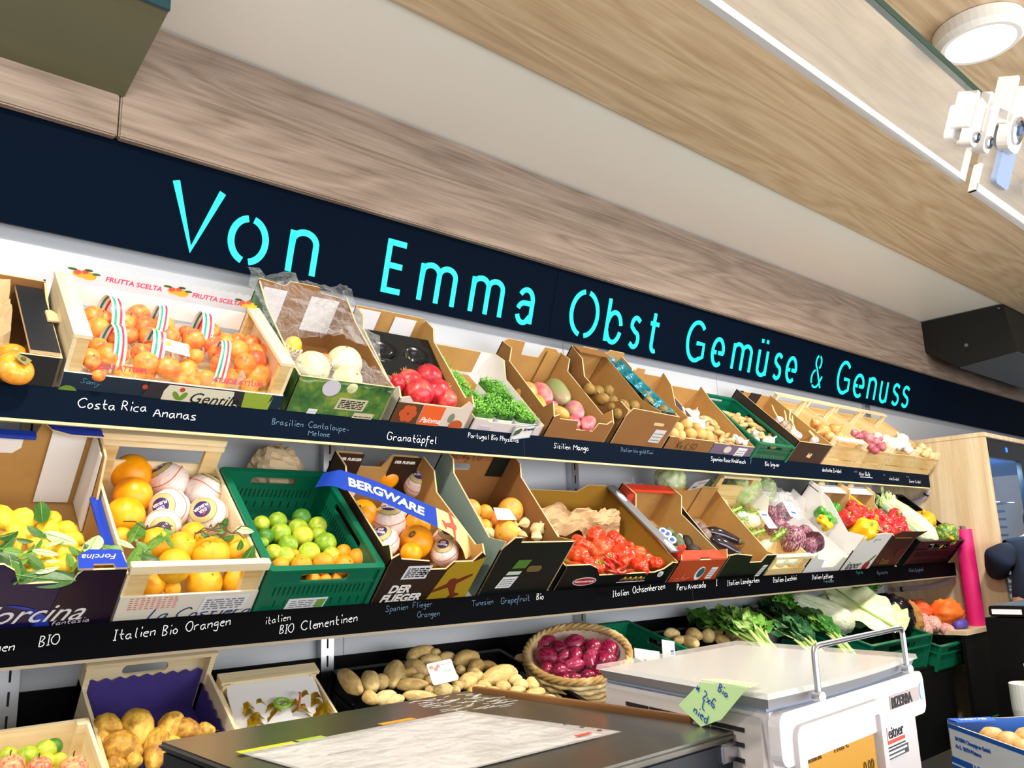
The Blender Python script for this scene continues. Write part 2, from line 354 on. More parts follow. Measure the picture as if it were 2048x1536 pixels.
T = {"apricot":[[0.5211,2.0068,1.8835,0.0258],[0.5223,1.9642,1.8438,0.0267],[0.5933,2.0054,1.8821,0.0264],[0.6325,2.0405,1.9149,0.0272],[0.5856,1.9584,1.8384,0.0229],[0.5736,1.9848,1.863,0.0216],[0.5575,1.9422,1.8232,0.0197],[0.5469,2.0063,1.883,0.0202],[0.497,1.9633,1.8429,0.0181],[0.6344,1.9975,1.8748,0.0267],[0.6817,2.0105,1.8869,0.0273],[0.6362,1.9594,1.8393,0.0277],[0.6827,1.9714,1.8504,0.0268],[0.7444,1.976,1.8547,0.0289],[0.7338,2.0025,1.8795,0.0169],[0.7057,1.933,1.8146,0.0177],[0.7968,2.0132,1.8894,0.0283],[0.7867,1.9689,1.8481,0.0261],[0.8266,1.9827,1.861,0.0251],[0.8667,2.0006,1.8777,0.0208],[0.896,1.9899,1.8677,0.0273],[0.8979,1.9662,1.8456,0.0223],[0.7942,1.942,1.8231,0.0259],[0.8472,1.9561,1.8362,0.0312],[0.9158,1.9606,1.8404,0.0271],[0.9395,1.9523,1.8327,0.0272],[0.8854,1.9313,1.8131,0.0265],[0.7826,1.902,1.7857,0.0253],[0.8492,1.9141,1.797,0.0275],[0.9295,1.9377,1.7876,0.03,"n"],[0.81,1.9261,1.7604,0.0257,"n"],[0.8867,1.9201,1.7712,0.031,"n"],[0.8586,1.902,1.7379,0.0213,"n"],[0.771,1.892,1.7286,0.0206,"n"],[0.5093,1.9012,1.785,0.0217],[0.525,1.881,1.7661,0.0283],[0.4834,1.8653,1.7515,0.0211],[0.5492,1.8872,1.772,0.0205],[0.558,1.9096,1.7928,0.0166],[0.5988,1.9017,1.7855,0.0224],[0.6003,1.8687,1.7547,0.0275],[0.5993,1.8818,1.7355,0.0235,"n"],[0.4855,1.8522,1.7393,0.017],[0.5016,1.8623,1.7173,0.0171,"n"],[0.5554,1.8714,1.7257,0.0203,"n"],[0.5804,1.8794,1.7168,0.0178,"n"],[0.6265,1.9105,1.7936,0.0227],[0.6459,1.8644,1.7507,0.0279],[0.7034,1.9075,1.7594,0.0275,"n"],[0.7282,1.9154,1.7982,0.0191],[0.7524,1.9101,1.7455,0.0221,"n"],[0.7148,1.8977,1.7338,0.0202,"n"],[0.6831,1.8926,1.7292,0.02,"n"]],
"persimmon":[[0.3457,1.889,1.7394,0.0274],[0.3456,1.8536,1.7064,0.0299,"cut"]],
"melon":[[1.0132,1.8793,1.7987,0.0462],[1.1297,1.9186,1.8354,0.0487],[1.0979,1.8488,1.7703,0.0403]],
"netfruit":[[0.9948,1.9551,1.8694,0.0264,"mango"],[1.0626,1.9119,1.8291,0.0251,"peach"]],
"pomegranate":[[1.3519,1.9328,1.8145,0.0372],[1.4406,1.9611,1.8408,0.0435],[1.3551,1.8887,1.7733,0.0429],[1.4258,1.9027,1.7864,0.0424],[1.3011,1.919,1.8016,0.027],[1.4415,1.8738,1.7595,0.0324]],
"mango":[[1.8703,1.9916,1.8487,-0.512,-0.628,-0.586,0.0455,0.0396,"gold"],[1.9493,1.9983,1.855,-0.316,-0.694,-0.647,0.0655,0.0344,"pink"],[2.0433,2.0164,1.8719,-0.253,-0.708,-0.66,0.0757,0.0415,"green"],[1.865,1.9377,1.7985,-0.3,-0.698,-0.65,0.0498,0.0311,"gold"],[1.9343,1.94,1.8006,0.985,0.125,0.116,0.024,0.0217,"pink"],[1.9405,1.9101,1.7728,0.787,-0.452,-0.421,0.0358,0.0255,"gold"],[2.037,1.9327,1.7938,-0.418,-0.664,-0.62,0.0545,0.0323,"mix"],[1.9736,1.8752,1.7402,-0.47,-0.646,-0.602,0.0369,0.0195,"pink"],[2.0367,1.8755,1.7405,-0.775,-0.462,-0.431,0.0535,0.0278,"pink"]],
"kiwi":[[2.1345,1.9471,1.8825,0.0199],[2.168,1.9401,1.8759,0.0222],[2.229,1.9489,1.8842,0.0226],[2.1494,1.902,1.8405,0.0219],[2.1855,1.8929,1.8319,0.0231],[2.2277,1.8774,1.8175,0.0232],[2.2992,1.8864,1.8259,0.0225],[2.2027,1.8467,1.7889,0.0196],[2.1584,1.8641,1.8051,0.0195],[2.1438,1.8331,1.7761,0.0192]],
"kiwi2":[[2.3522,1.8614,1.8436,0.0196],[2.3829,1.8997,1.8793,0.0177],[2.3827,1.8248,1.8095,0.0195]],
"potatoround":[[2.5451,1.8876,1.7655,0.0249],[2.6405,1.9145,1.7905,0.0235],[2.5144,1.8513,1.7317,0.0204],[2.5902,1.8631,1.7426,0.025],[2.6641,1.87,1.749,0.0254],[2.7074,1.8642,1.7436,0.0235],[2.4777,1.8573,1.7372,0.0203],[2.6949,1.9076,1.7841,0.0194]],
"garlicA":[[2.747,1.9826,1.854,0.0279],[2.7486,1.9566,1.8298,0.0277],[2.7409,1.9249,1.8003,0.0297],[2.6981,1.9382,1.8127,0.0205],[2.8263,1.9972,1.8677,0.019]],
"gingerA":[[2.8694,1.9761,1.8411,0.928,-0.273,-0.254,0.0352,0.0174],[2.7861,1.9331,1.8011,0.914,0.296,0.276,0.0326,0.0145],[2.8062,1.9197,1.7886,0.998,-0.041,-0.039,0.0423,0.0169],[2.8412,1.9027,1.7727,0.799,-0.44,-0.41,0.0302,0.0169],[2.8437,1.8826,1.754,0.947,0.236,0.22,0.039,0.0144],[2.8246,1.8559,1.729,0.921,-0.285,-0.265,0.031,0.0143],[2.8928,1.9573,1.8236,-0.54,-0.616,-0.574,0.0335,0.0149],[2.7954,1.8633,1.736,0.878,0.35,0.327,0.032,0.0142]],
"garlicP":[[2.9797,1.9022,1.7518,0.019],[2.971,1.9145,1.7632,0.0167],[3.0013,1.8911,1.7414,0.0167]],
"gingerG":[[3.1398,2.0577,1.9036,0.934,-0.261,-0.243,0.0321,0.0133],[3.168,2.0466,1.8932,1.0,-0.021,-0.019,0.0432,0.016],[3.2146,2.0345,1.882,0.985,-0.124,-0.116,0.0434,0.0161],[3.2863,2.0366,1.8839,0.922,0.283,0.263,0.044,0.0163],[3.1385,2.0147,1.8635,-0.032,-0.731,-0.682,0.0328,0.0158],[3.168,1.9953,1.8454,0.99,0.103,0.096,0.0426,0.0158],[3.2597,2.0048,1.8543,0.933,-0.263,-0.245,0.0394,0.0161],[3.2848,1.9845,1.8354,0.564,-0.604,-0.563,0.031,0.0161],[3.341,1.9815,1.8325,0.999,-0.031,-0.029,0.0475,0.0162],[3.315,1.9534,1.8064,0.913,0.298,0.278,0.0397,0.016],[3.1649,1.9615,1.8139,0.948,0.233,0.217,0.0387,0.0156],[3.216,1.9278,1.7824,0.982,-0.139,-0.13,0.0423,0.0157],[3.1098,2.0229,1.8711,-0.566,-0.603,-0.562,0.0319,0.0131],[3.3345,2.0243,1.8724,0.896,0.325,0.303,0.0369,0.0137]],
"garlicG":[[3.1949,1.9592,1.8049,0.0201],[3.2122,1.9442,1.7909,0.0226],[3.2548,1.9233,1.7714,0.0251],[3.2005,1.9132,1.762,0.0199],[3.1408,1.9215,1.7698,0.0172]],
"oniontanG":[[3.3082,1.9168,1.7653,0.0154],[3.339,1.9111,1.76,0.0155],[3.2249,1.8936,1.7437,0.0151]],
"freshgarlic":[[3.4936,2.0071,1.8974,0.0215],[3.5,1.9779,1.8702,0.024],[3.4892,1.9561,1.8498,0.0238],[3.4566,1.9209,1.8171,0.0261],[3.4667,1.9104,1.8072,0.0235],[3.4885,1.9443,1.8388,0.0211],[3.6618,1.8928,1.7908,0.0349],[3.5922,1.8927,1.7907,0.0266]],
"onionyellow":[[3.6825,1.928,1.8852,0.0273],[3.6535,1.88,1.8404,0.0349],[3.8004,1.8973,1.8566,0.0359],[3.6425,1.8437,1.8065,0.0266],[3.7652,1.8607,1.8224,0.0245]],
"shallot":[[3.992,1.8916,1.8581,0.0198],[3.9974,1.8734,1.8411,0.0222],[4.0886,1.8691,1.8371,0.0275],[4.1159,1.8463,1.8159,0.025],[4.1038,1.8143,1.786,0.0223],[3.9582,1.8028,1.7753,0.0217],[4.0928,1.8916,1.8581,0.0201],[3.9571,1.7848,1.7585,0.0216],[4.226,1.8781,1.8455,0.0205]],
"onionwhite":[[4.2272,1.8879,1.8546,0.0277],[4.2871,1.8705,1.8384,0.031],[4.3522,1.8664,1.8345,0.0281],[4.2245,1.827,1.7979,0.0273]],
"garlicW":[[4.4927,1.8831,1.857,0.043],[4.4158,1.8371,1.8141,0.0361],[4.3245,1.8362,1.8132,0.0326],[4.4018,1.8133,1.7919,0.0269]],
"onionsmall":[[4.6114,1.8479,1.8037,0.0248],[4.6439,1.827,1.7842,0.0248],[4.6949,1.8173,1.7751,0.0249],[4.7624,1.8868,1.8399,0.0224],[4.7754,1.8603,1.8152,0.0223]],
"lemon":[[0.3605,1.9219,1.4178,0.224,-0.724,-0.652,0.034,0.0218],[0.3928,1.9139,1.4106,0.953,-0.225,-0.202,0.0267,0.0277],[0.4506,1.9179,1.4142,0.079,-0.741,-0.667,0.0224,0.0166],[0.393,1.8838,1.3835,0.101,-0.739,-0.666,0.0261,0.0159],[0.4371,1.8929,1.3917,0.824,-0.421,-0.379,0.0231,0.0221],[0.4691,1.8916,1.3905,0.953,-0.226,-0.203,0.0213,0.0212],[0.4778,1.8693,1.3704,0.895,-0.332,-0.299,0.0215,0.0198],[0.4181,1.8587,1.3609,0.345,-0.697,-0.628,0.0339,0.0249],[0.4502,1.8436,1.3473,0.34,-0.699,-0.629,0.0296,0.0216],[0.4565,1.8106,1.3175,0.892,0.336,0.302,0.0293,0.0246],[0.4143,1.8791,1.3793,0.658,-0.56,-0.504,0.0189,0.016],[0.4726,1.8522,1.355,1.0,-0.018,-0.016,0.0137,0.0138],[0.3664,1.865,1.3666,0.501,-0.643,-0.579,0.0255,0.0189],[0.3953,1.8286,1.3338,0.945,-0.244,-0.22,0.0197,0.0187],[0.4807,1.8329,1.3376,0.781,0.464,0.418,0.0241,0.0183],[0.4232,1.8149,1.3214,0.819,-0.427,-0.384,0.021,0.0188],[0.3786,1.893,1.3918,0.106,-0.739,-0.665,0.0261,0.017],[0.3986,1.7948,1.3034,0.998,-0.041,-0.037,0.0213,0.0195],[0.431,1.7852,1.2947,0.941,-0.252,-0.226,0.0198,0.0175]],
"bigorange":[[0.6442,2.0617,1.5302,0.0474],[0.6306,1.9983,1.4731,0.0435],[0.5988,1.9427,1.4231,0.0429]],
"wrapI":[[0.7265,2.042,1.5125,0.0458],[0.7997,2.0152,1.4883,0.0439],[0.702,1.9642,1.4424,0.0461],[0.7842,1.946,1.426,0.047],[0.6718,1.9172,1.4001,0.0402]],
"leaforange":[[0.5696,1.8652,1.3735,0.0233],[0.6335,1.85,1.3597,0.0362],[0.6869,1.8418,1.3524,0.0333],[0.7247,1.8727,1.3802,0.0284],[0.744,1.8209,1.3336,0.0417],[0.8053,1.8321,1.3436,0.0334],[0.6576,1.7972,1.3123,0.0366]],
"leaforange2":[[0.6249,1.8179,1.2771,0.026],[0.6596,1.8049,1.2654,0.0178],[0.7303,1.8163,1.2756,0.0388],[0.8059,1.8176,1.2767,0.0355]],
"lime":[[0.9166,1.9404,1.4075,0.0207],[0.9622,1.9478,1.4142,0.0238],[1.0333,1.9587,1.424,0.0244,"dark"],[1.0078,1.9275,1.3959,0.0252],[1.0661,1.9349,1.4026,0.0244],[0.9099,1.9053,1.3759,0.0204,"dark"],[0.9538,1.9134,1.3832,0.0259],[1.0091,1.9059,1.3765,0.0263,"yellow"],[1.0547,1.9085,1.3788,0.02],[1.0609,1.884,1.3567,0.0278],[0.9581,1.8813,1.3543,0.0243],[1.0022,1.8586,1.3339,0.027],[0.911,1.8607,1.3357,0.0212],[0.9342,1.8508,1.3269,0.0238],[1.0584,1.8518,1.3277,0.0209],[0.8969,1.8877,1.3601,0.0138],[0.9716,1.8379,1.3152,0.0176]],
"clementine":[[1.0955,1.8579,1.3332,0.0216],[1.1257,1.8389,1.3161,0.027],[1.0791,1.8224,1.3013,0.0264],[1.0256,1.8296,1.3077,0.0273],[0.9657,1.8262,1.3047,0.0255],[0.9119,1.828,1.3064,0.0213],[0.9642,1.8568,1.3322,0.0116],[1.0628,1.8352,1.3128,0.0145]],
"clementine2":[[0.9992,1.8339,1.2712,0.0188],[1.0297,1.8286,1.2665,0.0189],[0.941,1.8339,1.2713,0.0172],[1.0971,1.8335,1.2709,0.0181],[1.0631,1.8323,1.2699,0.0166]],
"florange":[[1.3604,2.0688,1.5568,0.0433],[1.1969,1.9311,1.4328,0.0406],[1.3525,1.8988,1.4037,0.0376],[1.3105,1.8475,1.3575,0.0462],[1.2705,1.8139,1.3273,0.0286],[1.172,1.8713,1.379,0.0136],[1.1833,1.9724,1.47,0.0142]],
"wrapF":[[1.4574,2.044,1.5344,0.0456],[1.2591,1.9033,1.4077,0.0479],[1.2106,1.8487,1.3586,0.0407],[1.4114,1.8462,1.3563,0.0403],[1.3775,1.8114,1.3251,0.038],[1.3052,1.9455,1.4457,0.0378],[1.2012,2.0026,1.4971,0.0144]],
"grapefruit":[[1.5525,1.9172,1.4472,0.0349],[1.605,1.9092,1.44,0.0257],[1.5267,1.8708,1.4054,0.031],[1.7147,1.9179,1.4478,0.0414],[1.6414,1.8885,1.4214,0.029],[1.561,1.8608,1.3964,0.0234],[1.627,1.8405,1.3781,0.0378],[1.5177,1.8152,1.3553,0.0151]],
"physalis":[[1.5302,1.8095,1.3771,0.0197],[1.7001,1.843,1.4073,0.0179],[1.7328,1.8222,1.3886,0.0224],[1.6547,1.8021,1.3705,0.0145],[1.6553,1.8359,1.4009,0.0132],[1.7659,1.8222,1.3885,0.0211],[1.7033,1.7967,1.3656,0.0191],[1.7822,1.8013,1.3697,0.018],[1.6499,1.8156,1.3826,0.0116]],
"tomato":[[1.9942,1.8994,1.3504,0.0304],[2.0917,1.9153,1.3647,0.0405],[2.1822,1.9047,1.3552,0.0393],[2.054,1.8725,1.3262,0.0377],[1.9381,1.8551,1.3106,0.0382],[2.1375,1.8559,1.3113,0.0383],[2.2271,1.8558,1.3112,0.0354],[1.9804,1.8135,1.2731,0.0346],[2.1834,1.814,1.2735,0.0309],[2.0173,1.8843,1.3368,0.025],[2.117,1.8864,1.3387,0.0275],[2.0655,1.8393,1.2963,0.0267],[2.1706,1.8439,1.3005,0.0275],[2.252,1.8305,1.2884,0.0242],[2.0248,1.8015,1.2623,0.0226],[1.9536,1.8283,1.2864,0.0224],[2.1147,1.8234,1.282,0.0269],[2.2686,1.8131,1.2727,0.0315],[1.8829,1.8134,1.273,0.0253],[2.2224,1.8828,1.3355,0.0188],[2.19,1.7955,1.2569,0.0217]],
"chili":[[1.9921,1.7681,1.2658,0.277,-0.714,-0.643,0.025,0.0062],[2.0342,1.7911,1.2866,0.615,-0.586,-0.528,0.0233,0.0063],[2.0443,1.7662,1.2642,0.947,0.239,0.215,0.0319,0.0063],[2.0617,1.7552,1.2542,0.986,0.123,0.11,0.0298,0.0063],[2.0055,1.7522,1.2515,0.966,-0.192,-0.173,0.0251,0.0062],[2.0027,1.7886,1.2843,-0.051,-0.742,-0.668,0.0215,0.0063]],
"avocado":[[2.4451,1.9298,1.3644,-0.385,-0.686,-0.618,0.0486,0.028,"green"],[2.5118,1.9377,1.3715,0.194,-0.729,-0.656,0.0329,0.0264,"green"],[2.5147,1.9061,1.343,-0.166,-0.733,-0.66,0.0427,0.0302,"green"],[2.577,1.9052,1.3422,-0.42,-0.674,-0.607,0.0359,0.0225,"dark"],[2.4662,1.8659,1.3068,1.0,-0.022,-0.02,0.0426,0.0236,"green"],[2.5674,1.8678,1.3085,0.869,-0.368,-0.332,0.0334,0.0242,"dark"],[2.4207,1.889,1.3276,-0.384,-0.686,-0.618,0.0318,0.0177,"green"]],
"eggplant":[[2.8298,1.9153,1.3647,0.877,-0.358,-0.322,0.0763,0.0271],[2.7697,1.8717,1.3255,0.666,-0.554,-0.499,0.0648,0.0264]],
"fig":[[2.726,1.9734,1.4103,0.0235],[2.7346,1.9552,1.394,0.0253],[2.7263,1.9284,1.3698,0.0251]],
"fennel":[[3.0672,2.0844,1.5103,0.0402],[3.0167,2.0254,1.4571,0.0346],[3.1602,1.9993,1.4336,0.0447],[3.1252,2.0191,1.4515,0.0329],[2.9906,1.9219,1.364,0.0357],[3.0481,1.8748,1.3216,0.0401],[3.0318,1.9789,1.4153,0.0274]],
"fennel2":[[3.0513,1.8058,1.2527,0.0259],[3.1384,1.8075,1.2543,0.0263]],
"radicchio":[[3.2627,1.9564,1.4489,0.0405],[3.403,1.979,1.4692,0.0417],[3.1938,1.9035,1.4012,0.0394],[3.2304,1.8912,1.3902,0.0326],[3.2178,1.8405,1.3445,0.0504],[3.3798,1.871,1.3719,0.0309],[3.3586,1.8268,1.3322,0.0445],[3.2847,1.8087,1.3159,0.0322]],
"peppergreen":[[3.6123,1.9018,1.4939,0.0315],[3.6837,1.9005,1.4927,0.0292],[3.5085,1.8626,1.4585,0.0281],[3.599,1.8584,1.4548,0.0337],[3.5074,1.8364,1.435,0.0279],[3.6947,1.8814,1.4756,0.0292],[3.5906,1.8162,1.4168,0.0256]],
"peppercurved":[[3.5596,1.8131,1.4274,0.959,0.21,0.189,0.0585,0.0153],[3.6064,1.7925,1.4089,0.967,-0.191,-0.172,0.076,0.0128]],
"pepperyellow":[[3.3662,1.7777,1.4158,0.0255],[3.3579,1.7554,1.3957,0.0228],[3.5953,1.7278,1.3708,0.0525],[3.7091,1.7481,1.3891,0.0404]],
"pepperred":[[3.798,1.8489,1.4933,0.0271],[3.7243,1.8119,1.46,0.0345],[3.573,1.7862,1.4369,0.0308],[3.6522,1.7633,1.4163,0.0388],[3.795,1.7938,1.4437,0.0374],[3.884,1.7782,1.4297,0.0432],[3.9115,1.762,1.4151,0.0406],[4.0431,1.7767,1.4283,0.0472],[4.0001,1.7322,1.3883,0.0464],[3.791,1.7191,1.3765,0.0367],[3.8434,1.7137,1.3716,0.0291],[3.5684,1.7654,1.4182,0.028],[3.7479,1.7506,1.4049,0.0315],[3.7948,1.8129,1.4609,0.0295],[3.9265,1.7242,1.381,0.0349]],
"napa":[[4.3469,1.8398,1.4314,-0.001,0.743,0.669,0.1686,0.0615]],
"pumpkin":[[4.5222,1.83,1.4293,0.0599],[4.5678,1.7457,1.3534,0.0618]],
"lettuce":[[2.6952,2.03,1.59,0.0627],[3.2278,2.03,1.5727,0.0762],[3.382,2.03,1.5729,0.0617]],
"lemonleaf":[[0.4217,1.8887,1.4282,-0.07,-0.741,-0.667,0.036,0.0151,1],[0.3537,1.8369,1.3816,0.913,0.304,0.274,0.0235,0.0153,1],[0.4063,1.8422,1.3864,0.658,-0.56,-0.504,0.0232,0.0079,1],[0.4443,1.8273,1.3729,0.853,-0.388,-0.349,0.0339,0.0113,2],[0.5023,1.813,1.3601,0.46,0.66,0.594,0.031,0.0184,2],[0.5323,1.8011,1.3494,0.824,-0.421,-0.379,0.0199,0.0115,0],[0.3598,1.8002,1.3486,0.946,-0.241,-0.217,0.0172,0.0129,0],[0.4136,1.7959,1.3447,0.947,-0.239,-0.216,0.0247,0.0066,2],[0.3622,1.7752,1.3261,0.879,0.355,0.32,0.0235,0.0095,0],[0.4106,1.7429,1.297,0.98,-0.149,-0.135,0.046,0.017,1],[0.3603,1.7611,1.3133,0.232,-0.723,-0.651,0.0278,0.0147,1],[0.4054,1.8144,1.3614,0.416,0.676,0.608,0.0179,0.0044,0],[0.4631,1.7991,1.3476,0.334,-0.7,-0.631,0.0167,0.0056,0],[0.4241,1.7775,1.3281,0.999,-0.03,-0.027,0.0138,0.0044,2],[0.3905,1.806,1.3538,0.519,0.635,0.572,0.0147,0.0044,0],[0.4731,1.7912,1.3405,0.489,-0.648,-0.584,0.0203,0.0067,1],[0.3525,1.7817,1.3319,0.661,-0.558,-0.502,0.0263,0.0127,1],[0.3725,1.7506,1.3039,0.974,0.167,0.151,0.0292,0.0147,1],[0.3926,1.7753,1.3262,0.5,-0.643,-0.579,0.0268,0.0097,0],[0.4384,1.7479,1.3014,0.887,-0.343,-0.309,0.026,0.0129,1],[0.3483,1.8131,1.3602,0.616,0.585,0.527,0.0268,0.0108,1],[0.4337,1.8173,1.364,0.874,0.361,0.325,0.0213,0.0078,2],[0.4738,1.7728,1.3239,0.675,0.548,0.493,0.0283,0.01,0],[0.4108,1.7592,1.3117,0.937,0.259,0.233,0.0231,0.0086,2],[0.4529,1.7788,1.3293,0.077,-0.741,-0.667,0.0209,0.0066,0],[0.3829,1.8235,1.3695,0.949,-0.235,-0.211,0.0157,0.0066,1],[0.4918,1.7941,1.3431,0.187,-0.73,-0.657,0.0271,0.0102,1],[0.5134,1.7881,1.3377,0.893,0.334,0.301,0.0198,0.0102,1],[0.3533,1.7563,1.3091,0.008,-0.743,-0.669,0.0338,0.0125,0],[0.3874,1.7964,1.3452,0.758,0.485,0.437,0.0271,0.0076,0],[0.4608,1.7521,1.3053,0.46,0.66,0.594,0.0265,0.0087,1]],
"orangeleaf":[[0.5893,1.8293,1.3883,0.441,0.667,0.601,0.0341,0.0172,0],[0.6157,1.8052,1.3665,0.554,0.619,0.557,0.0371,0.0149,0],[0.5693,1.7702,1.335,0.449,0.664,0.598,0.0387,0.0121,0],[0.558,1.7966,1.3588,0.743,-0.497,-0.448,0.0198,0.0056,2],[0.7833,1.8485,1.4055,0.554,0.619,0.557,0.0235,0.0087,1],[0.8075,1.7691,1.3341,0.588,0.601,0.541,0.0358,0.0133,1],[0.8234,1.8288,1.3878,0.96,-0.207,-0.186,0.0222,0.0112,2],[0.6531,1.8267,1.3859,0.957,-0.216,-0.194,0.0111,0.007,0],[0.75,1.8036,1.3651,0.099,-0.739,-0.666,0.0192,0.0072,0],[0.5369,1.7844,1.3478,0.95,-0.231,-0.208,0.0152,0.0099,0],[0.7292,1.8164,1.3766,0.451,-0.663,-0.597,0.0161,0.006,1],[0.6358,1.811,1.3717,0.802,0.444,0.399,0.0268,0.0093,0],[0.5917,1.7879,1.351,0.472,-0.655,-0.59,0.0227,0.009,0],[0.597,1.7649,1.3303,0.896,-0.331,-0.298,0.0211,0.01,1],[0.5727,1.8115,1.3722,0.294,0.71,0.64,0.0213,0.0068,0],[0.7665,1.8289,1.3879,0.647,-0.566,-0.51,0.015,0.0073,0],[0.7761,1.8097,1.3706,0.909,0.31,0.279,0.0212,0.0073,1],[0.6474,1.7988,1.3608,0.134,-0.736,-0.663,0.0185,0.0058,0],[0.7969,1.7905,1.3533,0.394,0.683,0.615,0.0197,0.0073,1]],
"potato":[[1.1795,1.9603,1.0079,-0.093,-0.947,-0.308,0.0653,0.0235],[1.2302,1.9457,1.0032,-0.464,-0.842,-0.274,0.054,0.0252],[1.3188,1.9645,1.0093,-0.64,-0.731,-0.237,0.0703,0.0306],[1.4799,2.0693,1.0433,0.947,0.306,0.099,0.0605,0.0249],[1.5232,2.0547,1.0386,0.967,-0.243,-0.079,0.0181,0.0167],[1.4809,2.0221,1.028,0.997,-0.074,-0.024,0.0347,0.0164],[1.5421,2.0243,1.0287,0.966,-0.248,-0.08,0.0272,0.0183],[1.5926,1.9967,1.0198,0.958,0.272,0.088,0.0564,0.0284],[1.4051,1.9868,1.0166,0.258,-0.919,-0.299,0.0398,0.0237],[1.3686,1.9636,1.009,0.96,-0.266,-0.086,0.0197,0.0155],[1.5833,1.9421,1.002,0.81,0.558,0.181,0.042,0.0229],[1.6295,1.9368,1.0003,0.388,-0.877,-0.285,0.032,0.0166],[1.5253,1.9406,1.0015,0.961,-0.262,-0.085,0.0158,0.0145],[1.3307,1.8982,0.9878,0.956,-0.279,-0.091,0.0446,0.0195],[1.3756,1.9293,0.9979,0.753,-0.625,-0.203,0.02,0.0138],[1.6115,1.8726,0.9794,0.97,0.23,0.075,0.0784,0.0307],[1.4947,1.8696,0.9785,0.812,0.555,0.18,0.0442,0.0249],[1.5448,1.898,0.9877,0.081,-0.948,-0.308,0.0347,0.0192],[1.3914,1.9056,0.9902,0.957,-0.274,-0.089,0.018,0.0153],[1.3922,1.8495,0.9719,1.0,0.023,0.007,0.0323,0.0195],[1.3589,1.8594,0.9752,0.954,-0.284,-0.092,0.0143,0.0119],[1.2182,1.855,0.9737,0.987,0.153,0.05,0.0335,0.02],[1.1815,1.8662,0.9774,0.189,-0.934,-0.303,0.0255,0.017],[1.2353,1.8384,0.9683,1.0,0.021,0.007,0.0274,0.0157],[1.3098,1.8356,0.9674,0.873,-0.463,-0.151,0.0458,0.016],[1.426,1.8394,0.9687,0.954,-0.284,-0.092,0.0146,0.0121],[1.483,1.8194,0.9621,1.0,0.013,0.004,0.0297,0.0168],[1.5209,1.8332,0.9666,0.956,-0.28,-0.091,0.0221,0.0171],[1.5235,1.7949,0.9542,0.753,-0.625,-0.203,0.0245,0.0168],[1.5755,1.8172,0.9614,0.956,-0.28,-0.091,0.0226,0.0172],[1.6338,1.8099,0.9591,0.956,-0.279,-0.091,0.0231,0.0175],[1.5993,1.7847,0.9509,0.954,-0.284,-0.092,0.0243,0.014],[1.6706,1.8024,0.9566,-0.359,-0.888,-0.288,0.026,0.0192],[1.634,1.7523,0.9403,0.98,0.188,0.061,0.0421,0.0187],[1.6428,1.8402,0.9689,0.93,0.351,0.114,0.0283,0.0161],[1.2586,1.9376,1.0005,0.957,-0.276,-0.09,0.0217,0.0209],[1.6438,1.7122,0.9273,1.0,-0.018,-0.006,0.0291,0.0154],[1.3199,1.9261,0.9968,0.957,-0.274,-0.089,0.0175,0.0151],[1.4676,1.9032,0.9894,0.958,-0.271,-0.088,0.0186,0.0157],[1.464,1.9641,1.0092,0.962,-0.261,-0.085,0.0241,0.0176],[1.4487,1.8575,0.9745,0.956,-0.28,-0.091,0.0165,0.0138]],
"potatoloose":[[1.8283,2.0097,0.9925,0.753,-0.626,-0.203,0.0281,0.0203],[1.8028,1.9449,0.9714,0.021,-0.951,-0.309,0.027,0.0167]],
"potatofar":[[2.6049,2.0265,1.0084,0.974,-0.217,-0.07,0.0362,0.0226],[2.7041,1.9994,0.9996,0.214,-0.929,-0.302,0.0329,0.0267],[2.6072,1.9482,0.983,-0.021,-0.951,-0.309,0.0396,0.024],[2.758,1.9723,0.9908,-0.782,-0.593,-0.193,0.031,0.0287],[2.8349,1.9908,0.9968,0.974,-0.215,-0.07,0.0312,0.0215],[2.7764,1.9233,0.9749,0.204,-0.931,-0.303,0.0303,0.0209],[2.8916,1.9524,0.9843,0.182,-0.935,-0.304,0.0333,0.0294],[2.5813,1.9734,0.9912,0.972,-0.225,-0.073,0.0308,0.0166],[2.8509,1.8961,0.966,0.5,-0.824,-0.268,0.0253,0.0153]],
"basket":[1.9203,1.8611,1.0114],
"redonion":[[1.9216,1.9956,1.0343,-0.939,0.261,-0.225,0.0373,0.0295],[1.9221,1.9473,1.0185,-0.189,0.949,0.252,0.0362,0.0312],[1.9795,1.9275,1.0309,0.85,-0.515,0.111,0.0412,0.0336],[2.0038,1.8688,1.0195,0.671,-0.741,-0.023,0.031,0.0312],[2.0303,1.8278,1.0147,-0.466,-0.782,-0.414,0.0419,0.031],[1.8729,1.9474,1.0022,0.2,-0.948,-0.248,0.0423,0.0308],[1.935,1.8866,1.0026,-0.729,-0.54,-0.42,0.0387,0.0266],[1.9561,1.8331,0.9919,-0.612,-0.667,-0.424,0.0411,0.0304],[1.9706,1.7913,0.9828,0.857,0.332,0.394,0.0407,0.0402],[1.8515,1.8711,0.9698,0.674,-0.738,-0.021,0.0239,0.0219],[1.8302,1.9052,0.9741,0.674,-0.739,-0.021,0.02,0.02],[1.8914,1.792,0.9568,0.675,-0.738,-0.021,0.0235,0.0177],[1.8547,1.8147,0.9522,0.675,-0.737,-0.021,0.0215,0.0157],[1.9007,1.857,0.9815,0.846,-0.522,0.107,0.0352,0.0221],[1.9142,1.9095,1.0033,-0.953,0.059,-0.296,0.0304,0.0226],[1.8367,1.8343,0.9528,0.675,-0.737,-0.021,0.0196,0.0157],[1.9288,1.7793,0.965,-0.02,-0.947,-0.32,0.0312,0.0218]],
